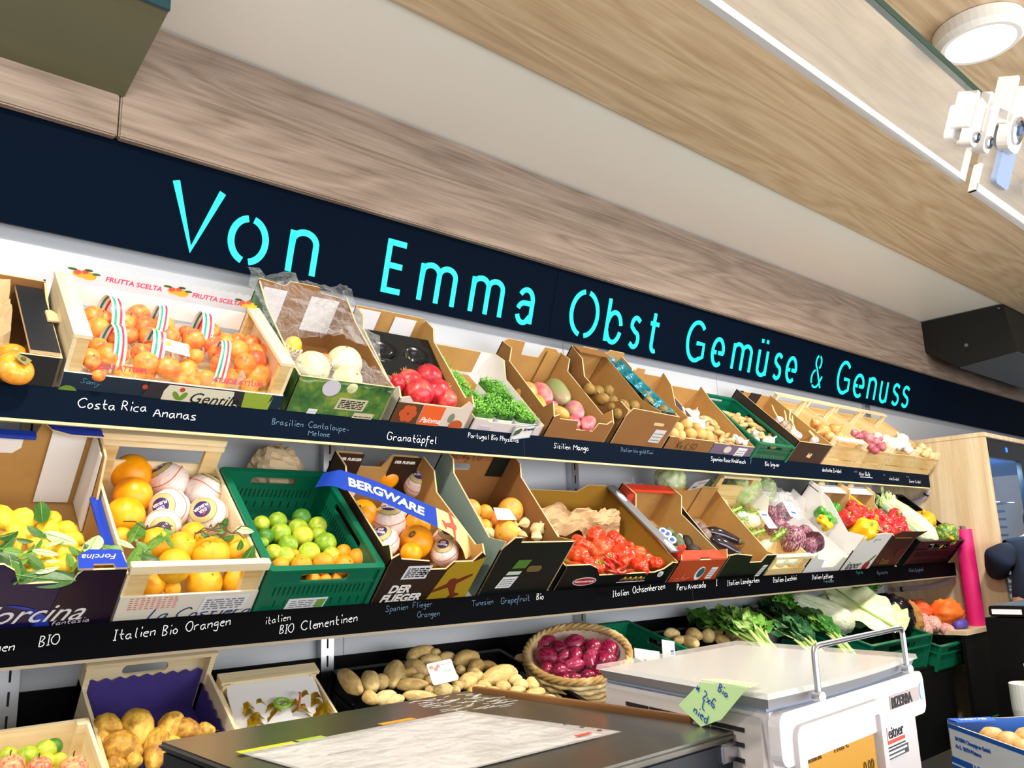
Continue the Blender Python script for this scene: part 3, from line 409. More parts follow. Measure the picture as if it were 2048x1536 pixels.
"chililow":[[2.4383,2.0358,0.9589,0.967,-0.241,-0.078,0.0313,0.0091],[2.4641,2.0203,0.9538,0.98,0.187,0.061,0.0392,0.0073],[2.5422,2.038,0.9596,0.951,0.293,0.095,0.0375,0.0093],[2.5809,2.0381,0.9596,0.896,0.422,0.137,0.0378,0.0093],[2.4881,2.0188,0.9534,1.0,-0.02,-0.006,0.0443,0.0073],[2.5683,2.0128,0.9514,1.0,0.021,0.007,0.03,0.0074]],
"pear":[[0.5845,1.9202,0.9882,0.748,-0.55,-0.371,0.0328,0.0297],[0.6401,1.9072,0.9794,0.006,-0.829,-0.559,0.0484,0.0345],[0.5998,1.8682,0.9531,0.748,-0.55,-0.371,0.0394,0.0354],[0.7019,1.898,0.9732,-0.592,-0.668,-0.451,0.0424,0.0285],[0.7361,1.8864,0.9654,0.887,-0.383,-0.258,0.0321,0.0265],[0.7731,1.8806,0.9615,0.975,-0.186,-0.125,0.0196,0.0179],[0.6605,1.8546,0.944,-0.365,-0.772,-0.521,0.0527,0.0296],[0.6128,1.8389,0.9334,0.969,-0.205,-0.138,0.0154,0.0185],[0.5789,1.8359,0.9314,0.968,-0.207,-0.14,0.0207,0.0183],[0.5678,1.8993,0.9741,0.973,-0.191,-0.129,0.0173,0.0188],[0.6955,1.8595,0.9473,0.972,-0.195,-0.132,0.0226,0.0215]],
"limelow":[[0.3846,1.8188,0.984,0.0163],[0.4147,1.8116,0.9799,0.0183],[0.4442,1.8156,0.9822,0.0204],[0.4599,1.823,0.9865,0.016,"dark"],[0.3993,1.8011,0.9739,0.0117,"yellow"],[0.442,1.7909,0.9679,0.0156,"yellow"],[0.4632,1.7893,0.9671,0.0138,"yellow"]],
"applelow":[[0.3807,1.7713,0.9739,0.023],[0.4233,1.7586,0.9666,0.0206],[0.4767,1.7444,0.9584,0.0245]],
"mushroom":[[2.3133,0.8689,0.84,0.0149],[2.2966,0.8427,0.84,0.0171],[2.2592,0.8081,0.84,0.0167],[2.229,0.7768,0.84,0.0151],[2.2027,0.7518,0.84,0.016],[2.3073,0.8106,0.84,0.0145]]}
# ------------------------------------------------------------------ shelf frames (tilted displays)
class Frame:
    def __init__(s, yb, zb, deg):
        a = math.radians(deg); s.o = Vector((0, yb, zb)); s.v = Vector((0, math.cos(a), math.sin(a))); s.w = Vector((0, -math.sin(a), math.cos(a))); s.a = a
    def M(s, x, v=0, w=0):
        return Matrix.Translation(s.o+Vector((x, 0, 0))+s.v*v+s.w*w) @ Matrix.Rotation(s.a, 4, 'X')
FA, FB, FC, FP, FQ = Frame(1.890, 1.672, 43), Frame(1.822, 1.200, 42), Frame(1.769, 0.746, 18), Frame(1.82, 0.80, 34), Frame(1.70, 0.80, 30)

# ------------------------------------------------------------------ the setting
OAKX = wood('oak_header', '6E5E50', '8E7C6E', 'A69486', 'X', 1.3, .5, .22)
OAKC = wood('oak_ceiling', 'B39878', 'C9B08E', 'DAC6A8', 'X', 1.1, .45, .28)
OAKZ = wood('oak_cabinet', 'C9AF86', 'D9C4A0', 'E6D6B8', 'Z', .8, .45, .3)
WALLW = flat('wall_white', 'BCC1CA', .35)
CEILW = flat('ceiling_white', 'F4F1EA', .25)
structure('wall_back', box(-1.2, 8.0, 2.2, 2.26, 0, 2.705), WALLW)
structure('ceiling', box(-1.2, 8.0, 1.56, 2.2, 2.712, 2.78), CEILW)
structure('ceiling', box(-1.2, 8.0, -2.2, 1.56, 2.702, 2.78), OAKC)
structure('floor', box(-1.2, 8.0, -2.2, 2.2, -.05, 0), flat('floor_dark', '202022', .6))
structure('wall_right', box(8.0, 8.06, -2.2, 2.26, 0, 2.75), WALLW)
structure('wall_left', box(-1.26, -1.2, -2.2, 2.26, 0, 2.75), WALLW)
def bevbox(x0, x1, y0, y1, z0, z1, w=.004):
    bm = box(x0, x1, y0, y1, z0, z1); bmesh.ops.bevel(bm, geom=bm.edges[:], offset=w, segments=2, affect='EDGES'); return bm
structure('trim_1', bevbox(-1.2, .556, 2.045, 2.07, 2.366, 2.706), OAKX)
structure('trim_2', bevbox(.559, 8.0, 2.045, 2.07, 2.366, 2.706), OAKX)
structure('trim_3', box(-1.2, 4.84, 2.188, 2.2, .971, 1.049), flat('trim_black', '050506', .6, spec=.1))
structure('trim_4', box(4.775, 4.838, 2.18, 2.2, .7, 2.13), ALU)
for i, x in enumerate((1.30, 2.27, 3.3, 5.05)):
    structure('trim_%d' % (5+i), box(x, x+.003, 2.1985, 2.2005, .6, 2.13), flat('panel_joint', 'AEB0B4', .6))
# sign board, leaning forward at the top
tl = math.atan(.3); SG = Matrix.Identity(4)
sp, sq = XA, Vector((0, -math.sin(tl), math.cos(tl)))
sign = thing('illuminated_sign', 'long dark navy sign board with lit turquoise letters above the top shelf', 'sign', (0, 2.15, 2.12))
SGM = basis((0, 2.15, 2.12), sp, sq)
NAVYS = flat('sign_navy', '000C1E', .6, spec=.04)
for x0, x1 in ((-1.2, 2.139), (2.141, 8.0)):
    o = obj('board', box(x0, x1, 0, .268, -.03, 0), NAVYS); o.matrix_world = SGM; o.parent = sign; o.matrix_parent_inverse = sign.matrix_world.inverted()
CYAN = flat('letter_turquoise', '06F0E4', .5, emit=.95)
def arc(cx, cy, rx, ry, a0, a1, n=18):
    return [(cx+rx*math.cos(math.radians(a0+(a1-a0)*k/n)), cy+ry*math.sin(math.radians(a0+(a1-a0)*k/n))) for k in range(n+1)]
XH, CP = .121, .171
def letter(c, w):
    r = w/2; st = .78*XH
    arch = lambda x0, x1: [(x0, .55*XH)]+arc((x0+x1)/2, XH-(x1-x0)*.42, (x1-x0)/2, (x1-x0)*.42, 165, 0)+[(x1, 0)]
    if c == 'V': return [[(0, CP), (r, 0), (w, CP)]]
    if c in 'oO':
        h = (XH if c == 'o' else CP)/2
        return [arc(r, h, r, h, 100, 256), arc(r, h, r, h, 80, -80)]
    if c == 'n': return [[(0, 0), (0, XH)], arch(0, w)]
    if c == 'm': return [[(0, 0), (0, XH)], arch(0, r), arch(r, w)]
    if c == 'E': return [[(0, 0), (0, CP)], [(0, CP-.009), (w, CP-.009)], [(0, CP*.52), (w*.92, CP*.52)], [(0, .009), (w, .009)]]
    if c == 'a': return [arc(r, XH*.66, r, XH*.34, 150, 0)+[(w, 0)], [(w, XH*.60), (r, XH*.60)]+arc(r*.9, XH*.34, r*.9, XH*.26, 95, 165, 8), arc(r*.9, XH*.30, r*.9, XH*.30, 195, 300, 10)+[(w*.93, XH*.22)]]
    if c == 'b': return [[(0, 0), (0, CP)], [(0, XH*.6)]+arc(r, XH*.5, r, XH*.5, 140, 12), arc(r, XH*.5, r, XH*.5, -14, -160)]
    if c == 's': return [[(w, XH*.90)]+arc(r, XH*.75, r, XH*.25, 55, 200, 10)+[(r, XH*.52)]+arc(r, XH*.26, r, XH*.26, 60, -130, 14)+[(0, XH*.10)]]
    if c == 't': return [[(r*.8, XH*1.32), (r*.8, .03)]+arc(w*.75, .028, w*.35, .028, 180, 300, 8), [(0, XH*.95), (w, XH*.95)]]
    if c == 'G': return [arc(r*1.05, CP/2, r*1.05, CP/2, 45, 300, 26)+[(w, CP*.12), (w, CP*.46), (r*1.1, CP*.46)]]
    if c == 'e': return [[(w*.55, XH*.48), (w, XH*.48)]+arc(r, XH*.5, r, XH*.5, 0, 178, 18), [(0, XH*.5)]+arc(r, XH*.5, r, XH*.5, 184, 310, 16), [(0, XH*.48), (w*.36, XH*.48)]]
    if c in 'uü':
        g = [[(0, XH), (0, .45*XH)]+arc(r, w*.42, r, w*.42, 180, 340)+[(w, .5*XH)], [(w, XH), (w, 0)]]
        if c == 'ü': g += [[(w*.2, XH*1.30), (w*.2, XH*1.45)], [(w*.8, XH*1.30), (w*.8, XH*1.45)]]
        return g
    if c == '&': return [arc(r*.95, CP*.78, r*.5, CP*.2, 70, -60, 12), arc(r*.95, CP*.78, r*.5, CP*.2, 110, 250, 12)+[(w*.95, 0)], arc(r*.8, CP*.26, r*.8, CP*.27, 110, 215, 10), arc(r*.8, CP*.26, r*.8, CP*.27, 232, 330, 10)+[(w, CP*.36)]]
SIGN = [('V', .712, .857), ('o', .880, .999), ('n', 1.060, 1.156), ('E', 1.389, 1.469), ('m', 1.527, 1.682), ('m', 1.744, 1.896), ('a', 1.960, 2.045),
        ('O', 2.232, 2.396), ('b', 2.440, 2.541), ('s', 2.590, 2.657), ('t', 2.706, 2.780), ('G', 2.972, 3.112), ('e', 3.165, 3.266), ('m', 3.332, 3.495), ('ü', 3.545, 3.636),
        ('s', 3.697, 3.770), ('e', 3.812, 3.916), ('&', 4.068, 4.185), ('G', 4.343, 4.490), ('e', 4.538, 4.664), ('n', 4.712, 4.815), ('u', 4.868, 4.966), ('s', 5.036, 5.127), ('s', 5.172, 5.264)]
for c, x0, x1 in SIGN:
    bm = B(); sw = .0185 if c != '&' else .010
    for st in letter(c, x1-x0-sw): ribbon(bm, [Vector((x0+sw/2+p[0], .032+p[1])) for p in st], sw)
    ex = bmesh.ops.extrude_face_region(bm, geom=bm.faces[:]); bmesh.ops.translate(bm, verts=[v for v in ex['geom'] if isinstance(v, bmesh.types.BMVert)], vec=(0, 0, .002))
    o = obj('letter', bm, CYAN); o.matrix_world = SGM @ Matrix.Translation((0, 0, .0005)); o.parent = sign; o.matrix_parent_inverse = sign.matrix_world.inverted()
# angled housings at the ceiling
DARKH = flat('housing_dark', '0B0C0A', .5)
def prism_x(bm, prof, x0, x1):
    a = [bm.verts.new((x0, y, z)) for y, z in prof]; b = [bm.verts.new((x1, y, z)) for y, z in prof]; n = len(prof)
    bm.faces.new(a); bm.faces.new(b[::-1])
    for k in range(n): bm.faces.new([a[k], b[k], b[(k+1) % n], a[(k+1) % n]])
    return bm
h = thing('ceiling_housing', 'black angled housing hanging from the white ceiling beyond the sign lettering', 'housing', (5.9, 1.8, 2.5))
def child(name, bm, m, par, **k):
    o = obj(name, bm, m, **k); o.parent = par; o.matrix_parent_inverse = par.matrix_world.inverted(); return o
child('body', prism_x(B(), [(2.044, 2.702), (1.565, 2.702), (1.53, 2.405), (1.857, 2.372), (2.044, 2.51)], 5.42, 7.2), DARKH, h)
child('bottom_cover', prism_x(B(), [(1.535, 2.400), (1.855, 2.366), (1.857, 2.371), (1.53, 2.404)], 5.424, 7.2), flat('housing_grey', '3A4046', .35), h)
child('bolt', lathe(B(), [(0, 0), (.011, 0), (.011, .004), (0, .006)], 12, M=axM((5.42, 1.80, 2.50), (-1, 0, 0))), flat('bolt_grey', '6A6A66', .5), h)
child('bolt', lathe(B(), [(0, 0), (.006, 0), (.006, .004), (0, .005)], 12, M=axM((5.42, 1.59, 2.685), (-1, 0, 0))), flat('bolt_grey', '6A6A66', .5), h)
h = thing('ceiling_housing', 'olive grey angled housing against the wooden header in the top corner', 'housing', (-.2, 1.9, 2.6))
child('body', prism_x(B(), [(2.044, 2.702), (1.745, 2.702), (1.745, 2.556), (2.044, 2.478)], -1.15, .566), flat('housing_olive', '5C5C44', .32, spec=.6), h)
child('edge_trim', prism_x(B(), [(1.7449, 2.702), (1.738, 2.702), (1.738, 2.553), (1.7449, 2.551)], -1.15, .566), flat('housing_teal', '123B45', .4), h)
# downlight lamps (drum with a glowing disc)
LAMPON = flat('lamp_glow', 'FFF8EC', .5, emit=9)
LAMPG = ['round white ceiling downlight seen through the glass pane', 'round white ceiling downlight above the scale', 'round white ceiling downlight near the fridge', 'round white ceiling downlight by the corner', 'round white ceiling downlight at the far end']
for i, (x, y) in enumerate(DOWNLIGHTS):
    l = thing('ceiling_downlight', ['round white ceiling downlight above the lemon carton', 'round white ceiling downlight above the cash drawer', 'round glowing ceiling downlight seen behind the glass pane', 'round white ceiling downlight above the black till stand', 'round white ceiling downlight in front of the fridge'][i], 'ceiling light', (x, y, 2.70), 'downlights in the wooden ceiling')
    child('housing', lathe(B(), [(0, 2.70), (.115, 2.70), (.115, 2.665), (.10, 2.652), (.088, 2.652), (.084, 2.668), (0, 2.668)], 40, M=Matrix.Translation((x, y, 0))), flat('lamp_white', 'E8E6E0', .35), l, smooth=False)
    child('diffuser', lathe(B(), [(0, 2.666), (.083, 2.666), (.083, 2.662), (0, 2.662)], 40, M=Matrix.Translation((x, y, 0))), LAMPON, l)
# slotted uprights
SLOT = flat('slot_dark', '15161A', .8)
UPR = [(.475, 'left of the persimmon shelf'), (1.234, ''), (2.44, ''), (4.17, ''), (3.35, '')]
for x, lab in ((.450, 'slotted steel shelf upright behind the lemon carton'), (1.234, 'slotted steel shelf upright behind the potato crate'), (2.275, 'slotted steel shelf upright above the tomato carton'), (4.30, 'slotted steel shelf upright behind the red pepper carton')):
    u = thing('shelf_upright', lab, 'upright', (x, 2.19, .9), 'slotted shelf uprights on the white wall')
    bm = box(x-.02, x+.02, 2.172, 2.1995, .95, 2.0)
    for k in range(21):
        z = .975+k*.05; bx(bm, x-.0022, x+.0022, 2.1705, 2.1725, z, z+.030, mi=1)
    child('channel', bm, [STEEL, SLOT], u)

# ------------------------------------------------------------------ shelves with chalk-written fascia
def shelf(name, label, fr, yf, z0, z1, x1, depth, writings, joints, fm=None):
    s = thing(name, label, 'shelf', (2.0, yf, z0))
    a = fr.M(-1.1, -.006, -.004)
    bm = B(); bx(bm, 0, x1+1.1, .002, depth, -.018, 0, a); child('tilted_board', bm, flat('shelf_white', 'D8D8D6', .5), s)
    child('fascia', bevbox(-1.1, x1, yf, yf+.01, z0, z1, .001), fm or NAVY, s)
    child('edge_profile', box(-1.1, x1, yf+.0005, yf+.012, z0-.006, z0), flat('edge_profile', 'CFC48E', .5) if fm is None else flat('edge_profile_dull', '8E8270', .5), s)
    for x in joints: child('joint', box(x, x+.002, yf-.0006, yf, z0, z1), flat('joint_dark', '050B14', .7), s)
    for i, (t, x, z, size, m, tl_) in enumerate(writings):
        bm, wd = hand_bm(t, size, seed=i*3+5, w=size*.095)
        bm.transform(basis((x, yf-.0012, z), (1, 0, tl_), (-tl_, 0, 1))); child('chalk_writing', bm, m, s)
    return s
wa = [('Costa Rica', .470, 1.645, .020, CHALK, .02), ('Ananas', .625, 1.640, .021, CHALK, .0), ('Brasilien', .905, 1.645, .015, CHALKF, 0), ('Cantaloupe-', 1.005, 1.646, .015, CHALKF, -.03), ('Melone', 1.005, 1.625, .014, CHALKF, 0),
      ('Granatäpfel', 1.24, 1.630, .021, CHALK, 0), ('Portugal', 1.52, 1.656, .015, CHALK, 0), ('Bio Physalis', 1.61, 1.656, .015, CHALK, 0), ('Sizilien', 1.875, 1.648, .016, CHALK, 0), ('Mango', 1.965, 1.648, .019, CHALK, 0),
      ('Italien bio gold Kiwi', 2.20, 1.657, .014, CHALKF, 0), ('Spanien Rose Knoblauch', 2.735, 1.653, .016, CHALK, 0), ('F', 3.01, 1.653, .016, CHALKF, 0), ('Bio Ingwer', 3.12, 1.652, .018, CHALK, 0), ('deutsche Zwiebel', 3.60, 1.650, .017, CHALK, 0),
      ('rote', 3.91, 1.658, .013, CHALKF, 0), ('Aber Bulb', 3.96, 1.646, .019, CHALK, 0), ('Neu', 4.22, 1.656, .013, CHALKF, 0), ('Weise Zwiebel', 4.28, 1.637, .015, CHALK, 0), ('Neues', 4.49, 1.658, .012, CHALKF, 0), ('Sommer Zwiebel', 4.52, 1.632, .015, CHALK, 0)]
wb = [('Zitronen', .29, 1.168, .016, CHALK, .02), ('BIO', .414, 1.172, .018, CHALK, .06), ('Italien', .545, 1.172, .019, CHALK, .03), ('Bio', .640, 1.174, .019, CHALK, .03), ('Orangen', .690, 1.177, .019, CHALK, .08), ('italien', .865, 1.178, .015, CHALK, .1), ('BIO', .900, 1.155, .018, CHALK, .05),
      ('Clementinen', .955, 1.158, .020, CHALK, .08), ('Spanien', 1.185, 1.185, .014, CHALKF, .04), ('Flieger', 1.265, 1.190, .014, CHALKF, 0), ('Orangen', 1.28, 1.165, .014, CHALKF, 0), ('Tunesien', 1.46, 1.182, .014, CHALKF, .04), ('Grapefruit', 1.565, 1.182, .016, CHALKF, .03), ('Bio', 1.70, 1.186, .017, CHALK, 0),
      ('Italien', 2.03, 1.176, .018, CHALK, .04), ('Ochsenherzen', 2.13, 1.182, .020, CHALK, .04), ('Peru Avocado', 2.36, 1.180, .020, CHALK, .02), ('I', 2.59, 1.185, .020, CHALK, 0), ('Italien Landgurken', 2.66, 1.182, .018, CHALK, .02), ('Italien Zucchini', 2.97, 1.180, .018, CHALK, .02),
      ('Italien Lattuga', 3.27, 1.180, .018, CHALK, 0), ('Trevisano', 3.36, 1.162, .014, CHALKF, 0), ('Paprika', 3.66, 1.188, .014, flat('chalk_green', '3E7F78', .8), 0), ('Paprika Mix', 3.86, 1.178, .015, CHALKF, 0), ('Kürbis Spaghetti', 4.2, 1.178, .016, CHALKF, 0)]
SHA = shelf('display_shelf', 'upper tilted shelf with navy fascia board directly below the lit sign', FA, 1.880, 1.612, 1.684, 4.79, .40, wa, (1.745,))
SHB = shelf('display_shelf', 'middle tilted shelf with black chalk written fascia holding citrus and tomatoes', FB, 1.805, 1.140, 1.208, 4.78, .44, wb, (2.45,), NAVYB)
child('underline', box(3.97, 4.10, 1.8788, 1.8795, 1.638, 1.6405), CHALK, SHA)
# low display: tilted board with a black front
lo = thing('low_display', 'lowest produce display with tilted black board and black front panel', 'shelf', (2, 1.7, .7))
bm = B(); bx(bm, 0, 5.51, -.02, .44, -.02, 0, FC.M(-1.1)); child('tilted_board', bm, flat('display_black', '060606', .6, spec=.15), lo)
child('front_panel', box(-1.1, 4.415, 1.752, 1.772, 0, .742), flat('display_black', '060606', .6, spec=.15), lo)
# ledge by the cabinet
lg = thing('side_ledge', 'low ledge with pale top edge beside the fridge cabinet under the pink roll', 'ledge', (4.7, 1.9, .4))
child('ledge_top', box(4.42, 4.838, 1.66, 2.18, .868, .888), OAKZ, lg)
child('ledge_front', box(4.42, 4.838, 1.672, 1.69, .0, .867), flat('display_black', '060606', .6, spec=.15), lg)
# fridge cabinet
cb = thing('fridge_cabinet', 'tall light oak cabinet housing a glass door fridge at the end of the shelves', 'cabinet', (5.2, 1.9, 0))
child('side_panel', bevbox(4.84, 4.875, 1.59, 2.198, 0, 1.862, .003), OAKZ, cb)
child('top_panel', bevbox(4.84, 6.5, 1.588, 2.198, 1.863, 1.888, .003), OAKZ, cb)
BLK = flat('fridge_black', '0A0C10', .3)
bm = B(); bx(bm, 4.876, 6.4, 1.60, 1.625, 1.76, 1.862); bx(bm, 4.876, 4.90, 1.60, 1.625, 0, 1.76); bx(bm, 5.40, 5.47, 1.60, 1.625, 0, 1.76); bx(bm, 4.90, 5.40, 1.60, 1.625, 0, .35)
child('fridge_frame', bm, BLK, cb)
child('control_display', box(5.18, 5.20, 1.597, 1.6, 1.80, 1.825), flat('display_blue', '2A6BFF', .4, emit=2.5), cb)
child('fridge_interior', (lambda b: (bx(b, 4.878, 6.4, 2.15, 2.17, .35, 1.76), bx(b, 4.878, 4.885, 1.63, 2.15, .35, 1.76), bx(b, 4.885, 6.4, 1.63, 2.15, 1.755, 1.76), bx(b, 4.885, 6.4, 1.63, 2.15, .35, .36), b)[-1])(B()), flat('fridge_blue', '4E8AC0', .5), cb)
child('interior_lamp', box(4.95, 5.2, 1.72, 1.75, 1.735, 1.752), flat('fridge_lamp', 'DDF0FF', .4, emit=6), cb)
for z in (1.52, 1.29, 1.06, .8):
    bm = B()
    for y in (1.66, 1.75, 1.84, 1.93, 2.02, 2.11): tube(bm, [(4.89, y, z), (5.36, y, z)], .003, 6)
    for x in (4.9, 5.12, 5.35): tube(bm, [(x, 1.65, z+.004), (x, 2.13, z+.004)], .003, 6)
    child('wire_shelf', bm, STEEL, cb)
bm = B()
for i in range(16):
    z = 1.53+.0-.045*i; bx(bm, 5.02, 5.33, 1.70, 2.05, z-.012, z)
child('tray_stack', bm, flat('fridge_tray', '3C5F80', .35, spec=.8), cb)
child('glass_door', box(4.90, 5.40, 1.606, 1.610, .35, 1.76), film('fridge_glass', '5A86B8', .03, edge=.15), cb)
l = bpy.data.lights.new('fridge_light', 'AREA'); l.shape = 'RECTANGLE'; l.size = .4; l.size_y = .05; l.energy = 9; l.color = (.40, .70, 1)
o = bpy.data.objects.new('fridge_tube', l); COL.objects.link(o); o.location = (5.15, 1.72, 1.73); o.rotation_euler = (math.radians(-15), 0, 0)
# drain hoses
HOSE = film('hose_clear', 'C9C4E0', .55, .3)
def hose(label, pts):
    hh = thing('drain_hose', label, 'hose', pts[0]); P_ = chaikin([Vector(p) for p in pts], 3)
    bm = B(); n = 60; tot = []
    L_ = [0]
    for a, b in zip(P_, P_[1:]): L_.append(L_[-1]+(b-a).length)
    for k in range(n+1):
        d = L_[-1]*k/n; i = max(j for j in range(len(L_)) if L_[j] <= d+1e-9); i = min(i, len(P_)-2)
        tot.append(P_[i].lerp(P_[i+1], (d-L_[i])/max(1e-6, L_[i+1]-L_[i])))
    tube(bm, tot, [.0125 if k % 2 else .0105 for k in range(n+1)], 10); child('ribbed_tube', bm, HOSE, hh, smooth=True)
    k = tot[6]; child('clamp', tube(B(), [tot[5], tot[7]], .0145, 10), SLOT, hh)
hose('clear ribbed hose hanging under the upper shelf at the cabinet', [(4.81, 1.90, 1.60), (4.815, 1.93, 1.56), (4.815, 2.02, 1.535), (4.815, 2.15, 1.53)])
hose('clear ribbed hose running along the cabinet under the middle shelf', [(4.812, 2.15, 1.065), (4.812, 2.08, 1.07), (4.812, 1.92, 1.085), (4.812, 1.85, 1.12), (4.80, 1.83, 1.133)])
# ------------------------------------------------------------------ crates and cartons (local axes: x along the shelf, y up the slope, z off the slope)
def lob(name, bm, m, par, label=None, **k):
    o = obj(name, bm, m, par, **k)
    if label: o['label'] = label
    return o
MI = dict(mo=0, mi=1, me=2)
def notch(W, h, x0, x1, d, r=.008):
    """outline 0..W x 0..h with a dip between x0 and x1"""
    return [(0, 0), (W, 0), (W, h), (x1+r, h), (x1-r, h-d), (x0+r, h-d), (x0-r, h), (0, h)]
def carton(name, label, fr, X0, X1, L, h, hb=None, out=CARD, inn=CARD, front=None, back=None, side=None, t=.005, group=None, cat='carton', backhole=None, fmat=None, v0=0, slope=True, floor=True):
    W_ = X1-X0; hb = hb or h
    c = thing(name, label, cat, fr.M(X0, v0), group)
    ms = [out, inn, CARDD]
    if floor: lob('base', bx(B(), t, W_-t, t, L-t, 0, t), inn, c)
    lob('front_panel', slab(B(), front or rect(0, 0, W_, h), (0, 0, 0), XA, ZA, YA, t, **MI), fmat and [fmat, inn, CARDD] or ms, c)
    lob('back_panel', slab(B(), back or rect(0, 0, W_, hb), (0, L, 0), XA, ZA, -YA, t, holes=backhole or (), **MI), ms, c)
    so = side or [(0, 0), (L, 0), (L, hb), (L*.72, h+(hb-h)*.15), (0, h)]
    lob('side_panel', slab(B(), so, (0, 0, 0), YA, ZA, XA, t, **MI), ms, c)
    lob('side_panel', slab(B(), so, (W_, 0, 0), YA, ZA, -XA, t, **MI), ms, c)
    c['_w'] = 0; del c['_w']
    return c
def dec(c, name, outline, z_off, m, O=(0, 0, 0), P=XA, Q=ZA, N=-YA, t=.0006, label=None):
    """a thin printed or glued shape on the front of a carton"""
    bm = slab(B(), outline, Vector(O)+Vector(N)*z_off, P, Q, N, t); return lob(name, bm, m, c, label)
def label_lines(c, x0, z0, w, h, m=LABEL, ink=GREY, n=4, O=(0, 0, 0), P=XA, Q=ZA, N=-YA, sl=.15, seed=1):
    rng = random.Random(seed); q = lambda x, z: (x0+x+z*sl, z0+z)
    pl_ = lob('paper_label', slab(B(), [q(0, 0), q(w, 0), q(w, h), q(0, h)], Vector(O)+Vector(N)*.0008, P, Q, N, .0005), m, c)
    bm = B()
    for i in range(n):
        z = h*(.14+.76*i/n); x = w*.08
        while x < w*.88:
            l = min(rng.uniform(.06, .22)*w, w*.92-x); slab(bm, [q(x, z), q(x+l, z), q(x+l, z+h*.09), q(x, z+h*.09)], Vector(O)+Vector(N)*.0013, P, Q, N, .0003); x += l+w*.04
    lob('label_print', bm, ink, pl_)
FT = dict(P=XA, Q=ZA)
def ftext(c, body, size, x, z, mat, y=-.0012, rot=0, **k):
    P_ = (math.cos(rot), 0, math.sin(rot)); Q_ = (-math.sin(rot), 0, math.cos(rot))
    return text(body, size, (x, y, z), P_, Q_, mat, c, **k)
def wood_side(c, W_, L, h, x, t=.008, m=PINEY, name='side_board'): return lob(name, bx(B(), x, x+t, 0, L, 0, h), m, c)

# --- upper shelf
BLKC = flat('carton_black', '23262B', .4)
c = carton('fruit_carton', 'black carton with folded rim and crumpled brown paper holding persimmons', FA, .05, .425, .30, .085, .11, BLKC, BROWN, front=notch(.375, .085, .02, .29, .045), cat='carton')
lob('folded_rim', slab(B(), [(0, 0), (.055, 0), (.055, .13), (.045, .135), (.045, .17), (.055, .175), (.055, .285), (0, .285)], (.315, .005, .086), XA, YA, ZA, .008, **MI), [BLKC, BLKC, CARDD], c)
lob('torn_flap', slab(B(), [(0, 0), (.03, .004), (.034, .02), (.012, .05), (0, .046)], (.36, .13, .096), XA, YA, Vector((.3, 0, 1)).normalized(), .004), CARDD, c)
bm = bmesh.new(); bmesh.ops.create_grid(bm, x_segments=22, y_segments=22, size=.5)
for v in bm.verts:
    x, y = v.co.x, v.co.y; v.co = Vector((.16+x*.29, .165+y*.26, .03+.10*max(0, y+.1)**1.3*1.2+.035*noise.noise(Vector((x*7, y*7, 1)))+.02*abs(noise.noise(Vector((x*15, y*15, 4))))))
tag(obj('packing_paper', bm, flat('kraft_paper', 'C4A67C', .85, bump=.2, bscale=25), M=FA.M(.05)), 'crumpled brown packing paper inside the black persimmon carton', 'paper')
# white board behind
tag(obj('white_board', box(.12, .40, 2.17, 2.185, 1.78, 2.01), WHITEP), 'bright white board leaning on the wall behind the persimmon carton', 'board')

# wooden apricot crate with printed front
gx0, gx1 = .434, .923; gw = gx1-gx0
c = thing('fruit_crate', 'wide wooden crate with printed dark front and raised end boards holding apricot punnets', 'crate', FA.M(gx0))
DKF = flat('gentile_dark', '2B2A33', .5)
lob('base', bx(B(), .012, gw-.012, .006, .29, 0, .005), PINE, c)
lob('front_board', slab(B(), rect(0, 0, gw, .055), (0, 0, 0), XA, ZA, YA, .006, **MI), [flat('gentile_navy', '14283C', .5), WHITE, WHITE], c)
lob('back_board', slab(B(), rect(0, 0, gw, .06), (0, .29, 0), XA, ZA, -YA, .006), PINE, c)
for x in (.0, gw-.034):
    e = lob('end_board', bx(B(), x+(.0 if x == 0 else .026), x+(.008 if x == 0 else .034), .006, .284, .0, .135), PINEY, c)
    lob('post', bx(B(), x+.002, x+.032, .007, .024, .0, .136), PLY, c)
    lob('post', bx(B(), x+.002, x+.032, .268, .284, .0, .136), PLY, c)
    lob('top_rail', bx(B(), x-.001, x+.035, .003, .29, .136, .144), PINEY, c)
dec(c, 'printed_shape', [(.16, .0), (.50-.06, .0), (.44, .0), (.425, .055), (.175, .055)], .0007, DKF)
dec(c, 'printed_shape', [(.205, .0), (.36, .0), (.372, .0), (.365, .052), (.215, .052), (.207, .035)], .0014, flat('gentile_cream', 'D6D2BE', .5))
ftext(c, 'Gentile', .040, .264, .012, BLACK, y=-.0026, shear=.3)
for px, pz, a in ((.236, .026, 35), (.252, .026, -30)):
    dec(c, 'printed_leaf', [(px+.013*math.cos(t)*math.cos(math.radians(a+90))-.006*math.sin(t)*math.sin(math.radians(a+90)), pz+.013*math.cos(t)*math.sin(math.radians(a+90))+.006*math.sin(t)*math.cos(math.radians(a+90))) for t in [2*PI*k/16 for k in range(16)]], .0021, flat('gentile_green', '6E8F2E', .5))
dec(c, 'printed_berry', ellp(.246, .043, .006, .006, 14), .0021, flat('gentile_red', 'B8442A', .5))
dec(c, 'printed_shape', [(.395, .0), (.46, .0)]+[(.4275+.036*math.cos(math.radians(a)), .05-.03*abs(math.sin(math.radians(a)))) for a in (0, -20, -40)]+[(.46, .055), (.39, .055)], .0014, flat('gentile_lime', '8FA63A', .5))
